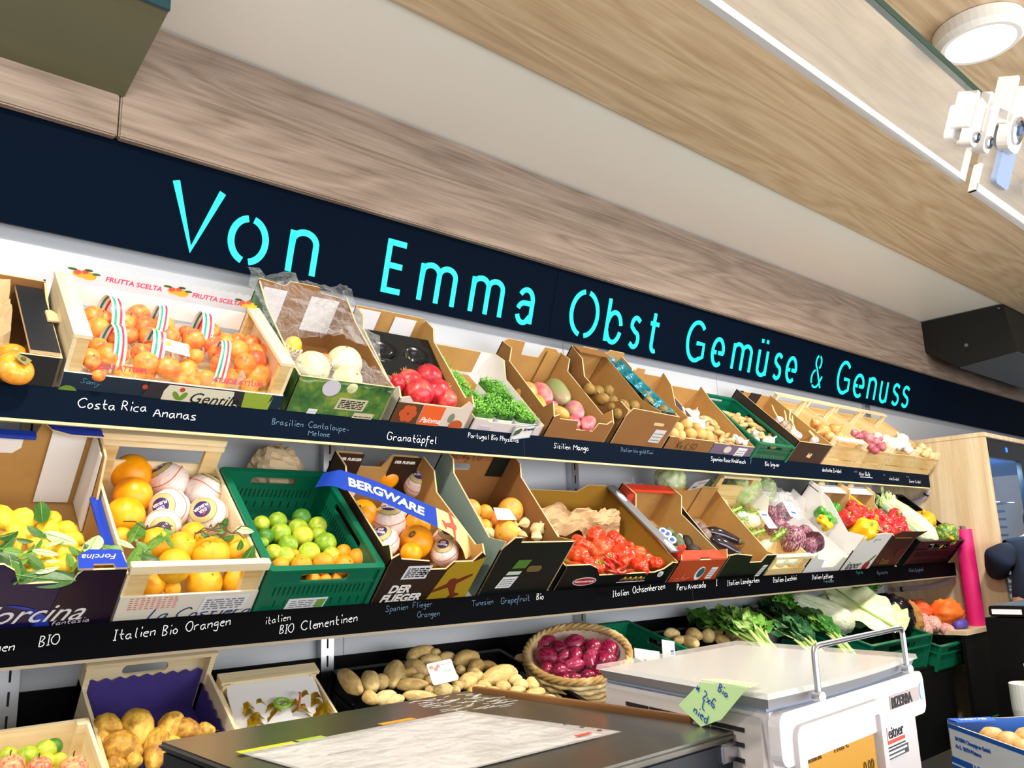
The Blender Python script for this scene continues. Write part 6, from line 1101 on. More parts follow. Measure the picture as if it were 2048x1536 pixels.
# onions
oprof = [(0, -.92), (.3, -.93), (.75, -.7), (1, -.1), (.95, .25), (.65, .68), (.28, .92), (.13, 1.15), (.10, 1.45), (0, 1.5)]
def onion(mat, s=0): return (m_lathe(mat, oprof, 24, jit=.03), [('roots', onroot)])
onroot = B()
for k in range(9): a = k*.7; tube(onroot, [(.1*math.cos(a), .1*math.sin(a), -.9), (.22*math.cos(a+.3), .22*math.sin(a+.3), -1.08), (.2*math.cos(a+.9), .2*math.sin(a+.9), -1.22)], .02, 4)
onroot = mesh_of(onroot, flat('onion_roots', 'C8B488', .9))
for k, mat, d, w, g in (('onionyellow', ONY, 'golden', 'of the first onion crate', 'yellow onions in the first onion crate'), ('shallot', ONP, 'pink', 'of the second onion crate', 'shallots in the second onion crate'), ('onionwhite', ONW, 'pale', 'of the third onion crate', 'white onions in the third onion crate'), ('onionsmall', skin('onion_pale_skin', 'DDB070', 'EFD8A8', None, 2.5), 'little pale', 'of the last onion crate', 'little onions in the last onion crate')):
    p_ = onion(mat); heap(k if k == 'shallot' else 'onion', T[k], p_, d, w, 'shallot' if k == 'shallot' else 'onion', g, FA, lambda i: jl(i, .9))

# ---- middle shelf
def citrus(mat, rad=(1, 1, .95)): return mesh_of(lathe(B(), [(r*rad[0], z*rad[2]) for r, z in dimple(20, .05, .28)], 28, jit=.015), mat)
nav = mesh_of(lathe(B(), [(0, .88), (.09, .89), (.05, .93), (0, .93)], 8), flat('citrus_button', '7C8A3A', .7))
lemonm = mesh_of(lathe(B(), [(0, -1.12), (.09, -1.08), (.2, -.98), (.55, -.80), (.86, -.45), (1, 0), (.88, .45), (.58, .80), (.22, 1.0), (.12, 1.1), (0, 1.14)], 24, jit=.03), LMN)
heap('lemon', T['lemon'], lambda t, i: (lemonm, []), 'yellow leafy', 'of the dark blue carton', 'lemon', 'lemons in the dark blue carton', FB)
big = citrus(BORG)
heap('orange', T['bigorange'], lambda t, i: (big, [('button', nav)]), 'large smooth', 'along the wooden crate side', 'orange', 'large smooth oranges in the pale wooden crate', FB, lambda i: look(Vector((.8, .6, .1))))
lfo = citrus(LFO)
heap('orange', T['leaforange'], lambda t, i: (lfo, [('button', nav)]), 'yellowish leafy', 'above the pale wooden front rail', 'orange', 'leafy oranges in the pale wooden crate', FB, lambda i: jl(i, .9))
heap('orange', T['leaforange2'], lambda t, i: (lfo, [('button', nav)]), 'yellowish', 'showing through the wooden front slot', 'orange', 'oranges behind the wooden front slot', FB, lambda i: jl(i, .9))
# paper-wrapped oranges with a printed seal
def wrapped(seed):
    bm = ball(B(), (0, 0, 0), (1, 1, 1), 40, 24)
    for v in bm.verts:
        d = v.co.copy(); a = math.atan2(d.y, d.x); v.co *= 1+.03*math.sin(a*11+seed)*(abs(d.z)**2)+.03*noise.noise(d*3+Vector((seed, 0, 0)))
    body = mesh_of(bm, PAPER)
    def onball(bm, off):
        for v in bm.verts:
            t = math.hypot(v.co.x, v.co.y); a = math.atan2(v.co.y, v.co.x); o_ = off+v.co.z
            v.co = Vector((math.sin(t)*math.cos(a), math.sin(t)*math.sin(a), math.cos(t)))*o_
        return bm
    def disc(r0, r1, off, mi, bm):
        for j in range(3):
            a0, a1 = r0+(r1-r0)*j/3, r0+(r1-r0)*(j+1)/3
            for k in range(32):
                q = [(a0, k), (a1, k), (a1, k+1), (a0, k+1)]; vs = [bm.verts.new((math.sin(a)*math.cos(2*PI*b/32)*off, math.sin(a)*math.sin(2*PI*b/32)*off, math.cos(a)*off)) for a, b in (q if a0 > 0 else q[1:3]+q[:1])]
                bm.faces.new(vs).material_index = mi
    bm = B(); disc(.41, .68, 1.045, 0, bm); disc(0, .41, 1.047, 1, bm); disc(.68, .70, 1.046, 2, bm)
    for k in range(12):
        a = 2*PI*k/12
    seal = mesh_of(bm, [flat('seal_gold', 'C9B87A', .35), flat('seal_purple', '3E2A6A', .4), BLACK], True)
    bm = B()
    for s, y in (('DER', .05), ('FLIEGER', -.16)):
        t = text_bm(s, .20, bold=.03, align='CENTER', depth=.0004); bmesh.ops.translate(t, verts=t.verts, vec=(0, y, 0)); me = bpy.data.meshes.new('x'); t.to_mesh(me); t.free(); bm.from_mesh(me); bpy.data.meshes.remove(me)
    let = mesh_of(onball(bm, 1.053), WHITEP, False)
    bm = slab(B(), plane_shape(0, .25, .15, .3), (0, 0, 0), XA, YA, ZA, .002); pl = mesh_of(onball(bm, 1.053), RED, False)
    bm = B(); prev = None
    for k in range(50):
        a = 2*PI*k/49; q = 1.25+.05*math.sin(a*3); pr_ = [bm.verts.new((math.sin(q+e)*math.cos(a)*1.045, math.sin(q+e)*math.sin(a)*1.045, math.cos(q+e)*1.045)) for e in (-.018, .018)]
        if prev: bm.faces.new([prev[0], pr_[0], pr_[1], prev[1]])
        prev = pr_
    line = mesh_of(bm, RED, False)
    return (body, [('printed_seal', seal), ('seal_lettering', let), ('seal_plane', pl), ('red_line', line)])
wr = [wrapped(s) for s in range(3)]
WD = [Vector((-.7, -.1, .8)), Vector((.5, -.2, .95)), Vector((-.75, -.75, .1)), Vector((-.6, -.75, .3)), Vector((-.3, -.95, -.2))]
heap('wrapped_orange', T['wrapI'], lambda t, i: wr[i % 3], 'paper', 'of the pale wooden crate', 'wrapped orange', 'wrapped oranges in the pale wooden crate', FB, lambda i: axM((0, 0, 0), WD[i]) @ Matrix.Rotation(PI+.2*i, 4, 'Z'))
WF = [Vector((-.35, -.75, .55)), Vector((-.2, -.4, .9)), Vector((-.6, -.5, .65)), Vector((-.3, -.6, .7)), Vector((-.55, -.55, .65)), Vector((.2, .2, 1)), Vector((0, 0, 1))]
heap('wrapped_orange', T['wrapF'], lambda t, i: wr[(i+1) % 3], 'paper', 'of the propeller plane carton', 'wrapped orange', 'wrapped oranges in the propeller plane carton', FB, lambda i: axM((0, 0, 0), WF[i]) @ Matrix.Rotation(-.2, 4, 'Z'))
stkr = B(); slab(stkr, ellp(0, 0, .24, .15, 16), (0, 0, .985), XA, YA, ZA, .02); stkr = mesh_of(stkr, flat('fruit_sticker', '3A5A2E', .4), False); stk2 = mesh_of(slab(B(), [(-.12, -.05), (0, -.12), (.12, -.05), (.05, .06), (-.05, .06)], (0, 0, 1.007), XA, YA, ZA, .01), RED, False)
heap('orange', T['florange'], lambda t, i: (big, [('sticker', stkr), ('sticker_print', stk2)] if i in (1, 3) else [('button', nav)]), 'bare glossy', 'of the propeller plane carton', 'orange', 'bare oranges in the propeller plane carton', FB, lambda i: look(Vector((-.7, -.6, .4)), .8) if i in (1, 3) else jl(i, .8))
limm = {None: mesh_of(lathe(B(), spun(lambda t: 1)[:-1]+[(.12, 1.02), (0, 1.07)], 22, jit=.02), LIM), 'dark': mesh_of(lathe(B(), spun(lambda t: 1)[:-1]+[(.12, 1.02), (0, 1.07)], 22, jit=.02), LIMD), 'yellow': mesh_of(lathe(B(), spun(lambda t: 1)[:-1]+[(.12, 1.02), (0, 1.07)], 22, jit=.02), LIMY)}
heap('lime', T['lime'], lambda t, i: limm[t], {None: 'light green', 'dark': 'dark green', 'yellow': 'yellow green'}, 'of the green fruit crate', 'lime', 'limes in the green fruit crate', FB)
clm = citrus(CLM, (1, 1, .9))
heap('clementine', T['clementine'], lambda t, i: (clm, [('button', nav)]), 'small orange', 'of the green fruit crate', 'clementine', 'clementines in the green fruit crate', FB, lambda i: jl(i, .9))
heap('clementine', T['clementine2'], lambda t, i: (clm, []), 'orange', 'behind the green crate slots', 'clementine', 'clementines behind the green crate slots', FB, lambda i: jl(i, .9))
grm = citrus(GRF)
heap('grapefruit', T['grapefruit'], lambda t, i: (grm, [('button', nav)]), 'yellow pink', 'of the dark green carton', 'grapefruit', 'grapefruits in the dark green carton', FB, lambda i: jl(i, .9))
ph_ = mesh_of(lathe(B(), [(0, -1.0), (.45, -.95), (.9, -.45), (.95, 0), (.7, .5), (.3, .95), (.06, 1.35), (0, 1.4)], 20, rib=(5, .22, 0), jit=.05), PHY)
heap('physalis', T['physalis'], ph_, 'papery cream', 'of the dark green carton', 'physalis', 'physalis in the dark green carton', FB, lambda i: jl(i, .9))
tag(obj('price_slip', slab(B(), [(0, 0), (.075, .0), (.07, .04), (.01, .045)], (0, 0, 0), XA, Vector((0, .6, .8)), ZA, .001), LABEL, M=Matrix.Translation((1.575, 1.82, 1.415))), 'white paper slip lying on the grapefruits', 'paper slip')
tms = []
for s in range(3): tms.append(mesh_of(lathe(B(), [(r, z*.74) for r, z in dimple(20, .28, .42)], 40, rib=(7+s, .16, s), jit=.05), TOM))
tcal = B()
for k in range(5): a = k*2*PI/5; slab(tcal, [(0, -.05), (.2, -.07), (.42, 0), (.2, .07), (0, .05)], (0, 0, .52), Vector((math.cos(a), math.sin(a), .35)), Vector((-math.sin(a), math.cos(a), 0)), ZA, .02)
tube(tcal, [(0, 0, .5), (0, .03, .72)], .06, 6); tcal = mesh_of(tcal, STALK, False)
heap('tomato', T['tomato'], lambda t, i: (tms[i % 3], [('calyx', tcal)] if i in (7, 11, 13) else []), 'ribbed red', 'of the scalloped black carton', 'tomato', 'ribbed tomatoes in the scalloped black carton', FB, lambda i: look(Vector((-.4, -.7, .5))) if i in (7, 11, 13) else look(Vector((random.uniform(-.3, .9), random.uniform(-.2, .8), random.uniform(-1, .2)))))
chm = mesh_of(tube(B(), [(.0, 0, -1), (.5, 0, -.6), (.4, 0, 0), (.0, 0, .6), (-.4, 0, .95)], [.9, 1.1, 1.0, .7, .08], 10), CHI); chs = mesh_of(tube(B(), [(0, 0, -.98), (-.3, 0, -1.15), (-.7, .1, -1.35)], [.5, .25, .2], 6), STALK)
heap('chili', T['chili'], lambda t, i: (chm, [('stalk', chs)]), 'slim dark red', 'before the tomatoes', 'chili', 'chilies in the tomato carton', FB)
avp = [(0, -1), (.5, -.9), (.9, -.55), (1, -.1), (.82, .4), (.5, .8), (.25, .98), (0, 1.02)]
avm = {'green': m_lathe(AVO, avp, 22, jit=.03), 'dark': m_lathe(AVD, avp, 22, jit=.03)}
ast = mesh_of(slab(B(), ellp(0, 0, .42, .36, 18), (0, 0, 0), Vector((0, 0, 1)), Vector((.8, .6, 0)), Vector((.6, -.8, 0)), .03), WHITEP, False)
bm = B()
for dx in (-1,): slab(bm, ellp(.0, .1, .45, .32, 18), (-.72, -.72, -.1), Vector((-.7, .7, 0)), ZA, Vector((-.7, -.7, 0)), .05)
ast = mesh_of(bm, WHITEP, False)
heap('avocado', T['avocado'], lambda t, i: (avm[t], []), {'green': 'grey green', 'dark': 'blackish'}, 'of the bright red carton', 'avocado', 'avocados in the bright red carton', FB)
nb2 = thing('sticker_net', 'white tangle of net and blue and white stickers on the avocados', 'net', T['avocado'][0][:3])
for k, (dx, dz, r) in enumerate(((-.02, .02, .014), (.005, .01, .016), (.03, -.012, .016), (.055, -.03, .013), (.075, .0, .012), (.045, -.065, .015))):
    M_ = axM(Vector(T['avocado'][0][:3])+Vector((dx, -.035, dz)), Vector((-.55, -.7, .5)))
    lob('sticker', slab(B(), ellp(0, 0, r, r, 18), (0, 0, 0), XA, YA, ZA, .001), LABEL, nb2).matrix_local = nb2.matrix_world.inverted() @ M_
    lob('sticker_print', slab(B(), ellp(0, 0, r*.55, r*.55, 14), (0, 0, .0012), XA, YA, ZA, .0005), flat('ink_blue', '2F5FB0', .6), nb2).matrix_local = nb2.matrix_world.inverted() @ M_
aum = mesh_of(tube(B(), [(0, 0, -1), (0, 0, -.93), (.1, 0, -.6), (.25, 0, 0), (.1, 0, .6), (-.15, 0, .92), (-.2, 0, 1.0)], [.1, .5, .95, 1, .75, .5, .35], 16), AUB); auc = mesh_of(lathe(B(), [(.45, .85), (.5, .95), (.3, 1.05), (.12, 1.1), (.1, 1.3), (0, 1.32)], 10), flat('aubergine_cap', '5A5A3A', .6))
heap('aubergine', T['eggplant'], lambda t, i: (aum, [('cap', auc)]), 'long glossy dark', 'of the flapped black carton', 'aubergine', 'long aubergines in the flapped black carton', FB)
heap('round_aubergine', T['fig'], m_ball(FIG, (1, 1, 1.1), .05), 'dull brownish round', 'along the carton side', 'aubergine', 'round aubergines in the flapped black carton', FB)
# fennel
def fennel(seed):
    r = random.Random(seed); bm = lathe(B(), [(0, -.95), (.5, -.98), (.92, -.6), (1, -.1), (.8, .45), (.5, .85), (.4, 1.0), (0, 1.0)], 22, rib=(5, .10, seed), squash=(1, .68)); body = mesh_of(bm, FEN)
    bm = B()
    for k in range(5):
        a = r.uniform(-.5, .5); x = (k-2)*.17; tube(bm, [(x, 0, .75), (x*1.5+a*.2, .05, 1.5), (x*2+a*.5, .1, 2.0+r.uniform(0, .6))], [.2, .17, .14], 7)
    st = mesh_of(bm, FENG); bm = B()
    for k in range(90):
        p = Vector((r.uniform(-.7, .7), r.uniform(-.3, .5), r.uniform(1.2, 2.6))); d = Vector((r.uniform(-1, 1), r.uniform(-1, .6), r.uniform(-.3, 1))).normalized()*.5; s = d.cross(Vector((.3, .5, .8))).normalized()*.07
        bm.faces.new([bm.verts.new(q) for q in (p, p+d*.5+s, p+d, p+d*.5-s)])
    fr_ = mesh_of(bm, FROND, False); return (body, [('stalks', st), ('fronds', fr_)])
fe = [fennel(s) for s in range(3)]
FD = [Vector((.4, .3, .9)), Vector((.9, .0, .3)), Vector((.5, .6, .5)), Vector((.9, -.2, .1)), Vector((.95, -.1, .2)), Vector((.3, -.6, .4)), Vector((.8, .2, .2))]
heap('fennel_bulb', T['fennel'], lambda t, i: fe[i % 3], 'white green stalked', 'of the slotted wooden crate', 'fennel', 'fennel in the slotted wooden crate', FB, lambda i: axM((0, 0, 0), FD[i]))
heap('fennel_bulb', T['fennel2'], lambda t, i: (fe[0][0], []), 'cut white', 'behind the crate front slot', 'fennel', 'fennel behind the crate front slot', FB, lambda i: axM((0, 0, 0), (0, -1, .2)))
fc = thing('price_card', 'white price card with blue writing lying on the fennel', 'price card', FB.M(2.985, .115, .150))
lob('card', slab(B(), rrect(0, 0, .062, .085, .004), (0, 0, 0), XA, Vector((0, .96, .28)), ZA, .001), LABEL, fc); lob('printed_lettering', slab(B(), rect(.012, .06, .05, .068), (0, 0, .0014), XA, Vector((0, .96, .28)), ZA, .0004), flat('ink_blue', '2F5FB0', .6), fc)
# radicchio
def leafy_ball(mat, seed, squash=1, n=40, fold=.10):
    bm = ball(B(), (0, 0, 0), (1, 1, squash), n, 26)
    for v in bm.verts:
        d = v.co.normalized(); a = math.atan2(d.y, d.x); v.co *= 1+fold*(abs(noise.noise(d*2.2+Vector((seed, 0, 0))))-.2)+.5*fold*noise.noise(d*5+Vector((0, seed, 0)))
        st_ = math.sin(a*2+d.z*2.5+seed); v.co *= 1+fold*.6*max(0, st_)**6
    return mesh_of(bm, mat)
rvein = B()
for k in range(7):
    a = k*.9; tube(rvein, [(math.cos(a)*.5, math.sin(a)*.5, -.9), (math.cos(a)*1.03, math.sin(a)*1.03, -.1), (math.cos(a+.1)*.8, math.sin(a+.1)*.8, .68)], [.07, .04, .01], 5)
rvein = mesh_of(rvein, flat('radicchio_rib', 'E8DCDC', .5))
rd = [(leafy_ball(RAD, s, 1.2), [('white_ribs', rvein)]) for s in range(2)]
heap('radicchio', T['radicchio'], lambda t, i: rd[i % 2], 'dark purple', 'of the white curved carton', 'radicchio', 'radicchio in the white curved carton', FB, lambda i: jl(i, .9))
fc = thing('price_card', 'white price card with blue writing lying on the radicchio', 'price card', FB.M(3.275, .20, .145))
lob('card', slab(B(), rrect(0, 0, .065, .085, .004), (0, 0, 0), Vector((.95, -.2, 0)).normalized(), Vector((.2, .93, .28)).normalized(), ZA, .001), LABEL, fc); lob('printed_lettering', slab(B(), rect(.02, .02, .05, .03), (0, 0, .0014), Vector((.95, -.2, 0)).normalized(), Vector((.2, .93, .28)).normalized(), ZA, .0004), flat('ink_blue', '2F5FB0', .6), fc)
crumple('plastic_bag', 'clear plastic bag over the back radicchio heads', 'bag', FB.M(3.225, .22), .27, .20, lambda x, y: .12+.06*math.sin(x*PI)*math.sin(y*PI), FILMB, 24, .03, 6, 21)
# peppers
def pepper(mat, seed, l=1.25):
    bm = lathe(B(), [(0, -l*.80), (.25, -l*.86), (.55, -l*.84), (.82, -l*.6), (.92, -l*.1), (1, l*.4), (.9, l*.72), (.55, l*.86), (.25, l*.76), (0, l*.70)], 36, rib=(4 if seed % 2 else 3, .22, seed), jit=.06)
    st = tube(B(), [(0, 0, l*.68), (.03, 0, l*.85), (.12, .05, l*1.08)], [.16, .12, .14], 8); return (mesh_of(bm, mat), [('stalk', mesh_of(st, STALK))])
pg, prd, py_ = [pepper(PGR, s, 1.1) for s in (1, 2)], [pepper(PRD, s, 1.1) for s in (1, 2, 3)], [pepper(PYL, s, 1.2) for s in (1, 2)]
heap('bell_pepper', T['peppergreen'], lambda t, i: pg[i % 2], 'green bell', 'of the tall white carton', 'pepper', 'green peppers in the tall white carton', FB, lambda i: jl(i, 1.))
heap('bell_pepper', T['pepperyellow'], lambda t, i: py_[i % 2], 'yellow bell', 'among the carton peppers', 'pepper', 'yellow peppers in the pepper cartons', FB, lambda i: jl(i, .9))
heap('bell_pepper', T['pepperred'], lambda t, i: prd[i % 3], 'red bell', 'of the pepper cartons', 'pepper', 'red peppers in the pepper cartons', FB, lambda i: jl(i, 1.1))
pcm = mesh_of(tube(B(), [(0, 0, -1), (.5, 0, -.5), (.6, 0, 0), (.3, 0, .5), (-.4, 0, 1)], [.7, 1, 1, .85, .2], 12), PGR)
heap('pointed_pepper', T['peppercurved'], pcm, 'long curved green', 'of the tall white carton', 'pepper', 'pointed peppers in the tall white carton', FB)
# pointed cabbage, squashes, lettuces
def napa(mat, seed):
    bm = B(); lathe(bm, [(0, -1), (.4, -.98), (.85, -.7), (1, -.2), (.95, .3), (.75, .75), (.4, .98), (0, 1.02)], 40)
    for v in bm.verts:
        d = Vector((v.co.x, v.co.y, v.co.z*2)); v.co.x *= 1+.18*noise.noise(d*2.5)+.10*abs(noise.noise(d*6)); v.co.y *= 1+.18*noise.noise(d*2.5+Vector((5, 0, 0)))+.10*abs(noise.noise(d*6))
    return mesh_of(bm, mat)
bm = B(); rng = random.Random(4)
for k in range(60):
    a = rng.uniform(0, 6.28); z = rng.uniform(.6, 1.08); p = Vector((math.cos(a)*.7, math.sin(a)*.7, z)); t = Vector((-math.sin(a), math.cos(a), 0))*.25; o_ = Vector((math.cos(a)*.3, math.sin(a)*.3, .10))
    bm.faces.new([bm.verts.new(q) for q in (p-t, p-t*.6+o_, p+t*.6+o_*1.2, p+t)])
nleaf = mesh_of(bm, LET)
heap('pointed_cabbage', T['napa'], (napa(LETN, 1), [('curly_leaves', nleaf)]), 'long pale green', 'of the large black crate', 'cabbage', None, FB)
pk = [m_lathe(PUMY, [(r, z*.85) for r, z in dimple(18, .2)], 44, rib=(10, .12, 0)), m_lathe(PUMG, [(r, z*.85) for r, z in dimple(18, .2)], 44, rib=(10, .10, 0))]; pks = mesh_of(tube(B(), [(0, 0, .66), (.04, 0, .9), (.16, .05, 1.05)], [.2, .12, .13], 8), flat('squash_stalk', 'D2A82A', .6))
for i, lab in ((0, 'ribbed yellow squash leaning on the back of the large black crate'), (1, 'green and yellow striped squash at the front of the large black crate')):
    it = T['pumpkin'][i]; put('squash', (pk[i], [('stalk', pks)]), sM(it[:3], it[3], look(Vector((-.7, -.6, -.4)) if i else Vector((-.5, -.2, .8)))), lab, 'squash', 'squashes in the large black crate')
wrapf = film('lettuce_wrap', 'FFFFFF', .03, .08, .8, edge=.22)
for i, lab in enumerate(('wrapped iceberg lettuce behind the avocado carton', 'wrapped iceberg lettuce next to the tall fennel handle', 'wrapped iceberg lettuce with a dark sticker under the upper shelf')):
    it = T['lettuce'][i]; r = it[3]; wm = mesh_of(ball(B(), (0, 0, 0), (1.05, 1.05, 1.05), 26, 18, jit=.10, freq=4, seed=i), wrapf)
    put('iceberg_lettuce', (leafy_ball(LET, i+3, 1, 44, .14), [('clear_wrap', wm)]), sM((it[0], 2.06 if i else 2.05, it[2]), r, look(Vector((.1*i, -.6, .5)))), lab, 'lettuce', 'wrapped lettuces behind the cartons')
crumple('plastic_bag', 'crumpled clear plastic bag lying behind the avocado carton', 'bag', Matrix.Translation((2.36, 2.04, 1.50)), .28, .12, lambda x, y: .07*math.sin(x*PI)*math.sin(y*PI), FILMB, 22, .05, 5, 31)
bm = ball(B(), (0, 0, 0), (.075, .06, .075), 26, 18, jit=.25, freq=3, seed=3); tag(obj('paper_bag', bm, flat('bag_kraft', 'D2B994', .85, bump=.3, bscale=18), M=Matrix.Translation((1.035, 2.11, 1.555))), 'crumpled brown paper bag behind the green lime crate', 'bag')
# loose citrus leaves
def leafm(mat, bend=.25, seed=0):
    bm = B(); n = 8; rows = []
    for j in range(n+1):
        z = -1+2*j/n; w = (1-abs(z)**2.2)**.8*(1-.15*z) if abs(z) < 1 else 0.02; row = []
        for q in (-1, -.5, 0, .5, 1): row.append(bm.verts.new((q*w, bend*(1-z*z)+.22*abs(q)*w+.08*noise.noise(Vector((q*2, z*3, seed))), z)))
        rows.append(row)
    for a, b in zip(rows, rows[1:]):
        for k in range(4): bm.faces.new([a[k], a[k+1], b[k+1], b[k]])
    rib = tube(B(), [(0, bend*(1-z*z)-.03, z) for z in (-1.3, -1, -.5, 0, .5, .95)], [.05, .05, .045, .04, .03, .01], 5)
    return (mesh_of(bm, mat), [('midrib', mesh_of(rib, flat('leaf_rib', '8DAA5C', .5)))])
lv = {0: leafm(LEAFM, .2, 1), 1: leafm(LEAFD, .3, 2), 2: leafm(LEAFP, -.15, 3)}
for key, w, g in (('lemonleaf', 'among the lemons', 'leaves among the lemons'), ('orangeleaf', 'among the wooden crate oranges', 'leaves among the oranges')):
    its = T[key]; ph = phrases([q[:8] for q in its], w, .03, FB)
    for i, it in enumerate(its):
        z = Vector(it[3:6]); n = Vector((-.45, -.75, .5)); n = (n-z*n.dot(z)).normalized(); rr = random.Random(i); n = (n+Vector((rr.uniform(-.3, .3), rr.uniform(-.3, .3), rr.uniform(-.2, .3)))); n = (n-z*n.dot(z)).normalized(); x = n.cross(z) if True else z
        m = Matrix.Identity(4); y = -n; x = y.cross(z)
        for a in range(3): m[a][0] = x[a]*it[7]; m[a][1] = y[a]*it[7]; m[a][2] = z[a]*it[6]
        m.translation = it[:3]; put('citrus_leaf', lv[it[8]], m, '%s leaf, %s' % (['green', 'dark green', 'pale'][it[8]], ph[i]), 'leaf', g)
bm = B(); rng = random.Random(9)
for x0, y0 in ((.70, .10), (.74, .115), (.78, .10), (.60, .115)):
    p = FB.o+Vector((x0, 0, 0))+FB.v*y0+FB.w*.15
    for k in range(4): q = p+Vector((rng.uniform(-.06, .06), rng.uniform(-.02, .02), rng.uniform(-.015, .02))); tube(bm, [p, (p+q)/2+Vector((0, 0, .008)), q], .0014, 5)
tag(obj('twig', bm, TWIG), 'thin brown orange twigs lying across the leafy oranges', 'twig')
# ------------------------------------------------------------------ lowest display
c = plastic_crate('vegetable_crate', 'large black plastic crate heaped with long potatoes', FC.M(1.212), .594, .395, .160, BLACKP)
pt = [mesh_of(ball(B(), (0, 0, 0), (1, .95, 1), 22, 16, jit=.13, freq=1.3, seed=s), POT) for s in range(5)]
heap('potato', T['potato'], lambda t, i: pt[i % 5], 'pale yellow', 'of the large black crate', 'potato', 'potatoes in the large black crate', FC)
heap('potato', T['potatoloose'], lambda t, i: pt[i % 5], 'dusty tan', 'beside the onion basket', 'potato', 'potatoes beside the onion basket', FC)
PCM = basis((1.371, 1.821, 1.021), (.059, -.032, .006), (.004, .05, .048))
pc = thing('price_card', 'white price card with red potato drawing lying on the long potatoes', 'price card', PCM)
CP_, CQ_ = Vector((1, 0, 0)), Vector((0, 1, 0))
lob('card', slab(B(), rrect(-.034, -.034, .034, .034, .005), (0, 0, 0), CP_, CQ_, ZA, .0015), LABEL, pc)
for x, y in ((-.024, .020), (-.014, .012), (-.006, .020)): lob('printed_potato', slab(B(), ellp(x, y, .0055, .0055, 14), (0, 0, .0017), CP_, CQ_, ZA, .0004), flat('card_red', 'E08A80', .6), pc)
for s, sz, x, y, m in (('Kartoffeln', .006, .001, .020, GREY), ('Annabelle', .006, .000, -.002, flat('card_green', '5FB49A', .6)), ('1,50', .008, -.02, -.026, flat('card_grey_ink', 'B0B4BC', .6))):
    bm, _ = hand_bm(s, sz, seed=7, adv=.8); bm.transform(Matrix.Translation((x, y, .0021))); lob('handwriting', bm, m, pc)
# second potato crate
plastic_crate('vegetable_crate', 'black plastic crate of round potatoes behind the scale', FC.M(2.47), .50, .395, .150, BLACKP)
heap('potato', T['potatofar'], lambda t, i: pt[(i+2) % 5], 'roundish tan', 'behind the scale', 'potato', 'potatoes behind the scale', FC)
# small green crate with chilies
c = plastic_crate('vegetable_crate', 'small green plastic crate with red chilies behind the onion basket', FC.M(2.10, .0, .088), .29, .37, .130, GREENP)
heap('chili', T['chililow'], lambda t, i: (chm, [('stalk', chs)]), 'bright red', 'of the small low green crate', 'chili', 'chilies in the small low green crate', FC)
for i, (x, y, l) in enumerate(((2.165, .13, 'blank white price card leaning on the chili crate wall next to the onions'), (2.345, .16, 'white price slip on the inner wall of the chili crate'))):
    pc = thing('price_card', l, 'price card', FC.M(x, y, .165)); lob('card', slab(B(), rect(0, 0, .085-.04*i, .065), (0, 0, 0), Vector((.8, -.6, 0)), Vector((0, .3, .95)).normalized(), YA, .001), LABEL, pc)
    lob('printed_mark', slab(B(), rect(.03, .02, .04, .035), (0, -.001, 0), Vector((.8, -.6, 0)), Vector((0, .3, .95)).normalized(), YA, .001), flat('ink_blue', '2F5FB0', .6), pc)
# onion basket
BSK = skin('basket_straw', 'A9854A', 'D9BF86', 'EAD7A8', 14, .65, .2, 40); LIN = skin('basket_liner', 'C9B0A0', 'E4D4C6', None, 5, .7, .4, 12)
bM = axM(Vector(T['basket']), Vector((-.30, -.30, .9055))); bk = thing('onion_basket', 'round woven straw basket with cloth liner full of red onions', 'basket', bM)
R0 = .166; BS_ = .93
bm = lathe(B(), [(.093, -.16), (.125, -.12), (.147, -.065), (.160, -.01), (.156, -.01), (.14, -.065), (.11, -.13), (0, -.145)], 48)
lob('woven_wall', bm, BSK, bk)
bm = B()
for j in range(7):
    z = -.13+j*.0195; r = .119+.042*((j+1)/7)**.7
    tube(bm, [((r+.004*(1 if (k+j) % 2 else -1))*math.cos(2*PI*k/36), (r+.004*(1 if (k+j) % 2 else -1))*math.sin(2*PI*k/36), z) for k in range(37)], .008, 6)
lob('weave', bm, BSK, bk, smooth=True)
bm = B()
for s in range(4):
    tube(bm, [((R0-.008+.007*math.cos(k*.9+s*1.57))*math.cos(2*PI*k/72), (R0-.008+.007*math.cos(k*.9+s*1.57))*math.sin(2*PI*k/72), .004+.007*math.sin(k*.9+s*1.57)) for k in range(73)], .0065, 6)
lob('braided_rim', bm, BSK, bk, smooth=True)
lob('liner', lathe(B(), [(.156, .0), (.140, -.035), (.10, -.06), (0, -.072)], 40, jit=.06), LIN, bk, smooth=True)
op = onion(ONR); rneck = mesh_of(tube(B(), [(0, 0, .8), (.05, 0, 1.3), (.15, .05, 1.9)], [.35, .18, .10], 8), ONR)
heap('red_onion', T['redonion'], lambda t, i: (op[0], op[1]+([('neck', rneck)] if i in (2, 8, 5) else [])), 'glossy purple red', 'of the straw basket', 'red onion', 'red onions in the straw basket', None)
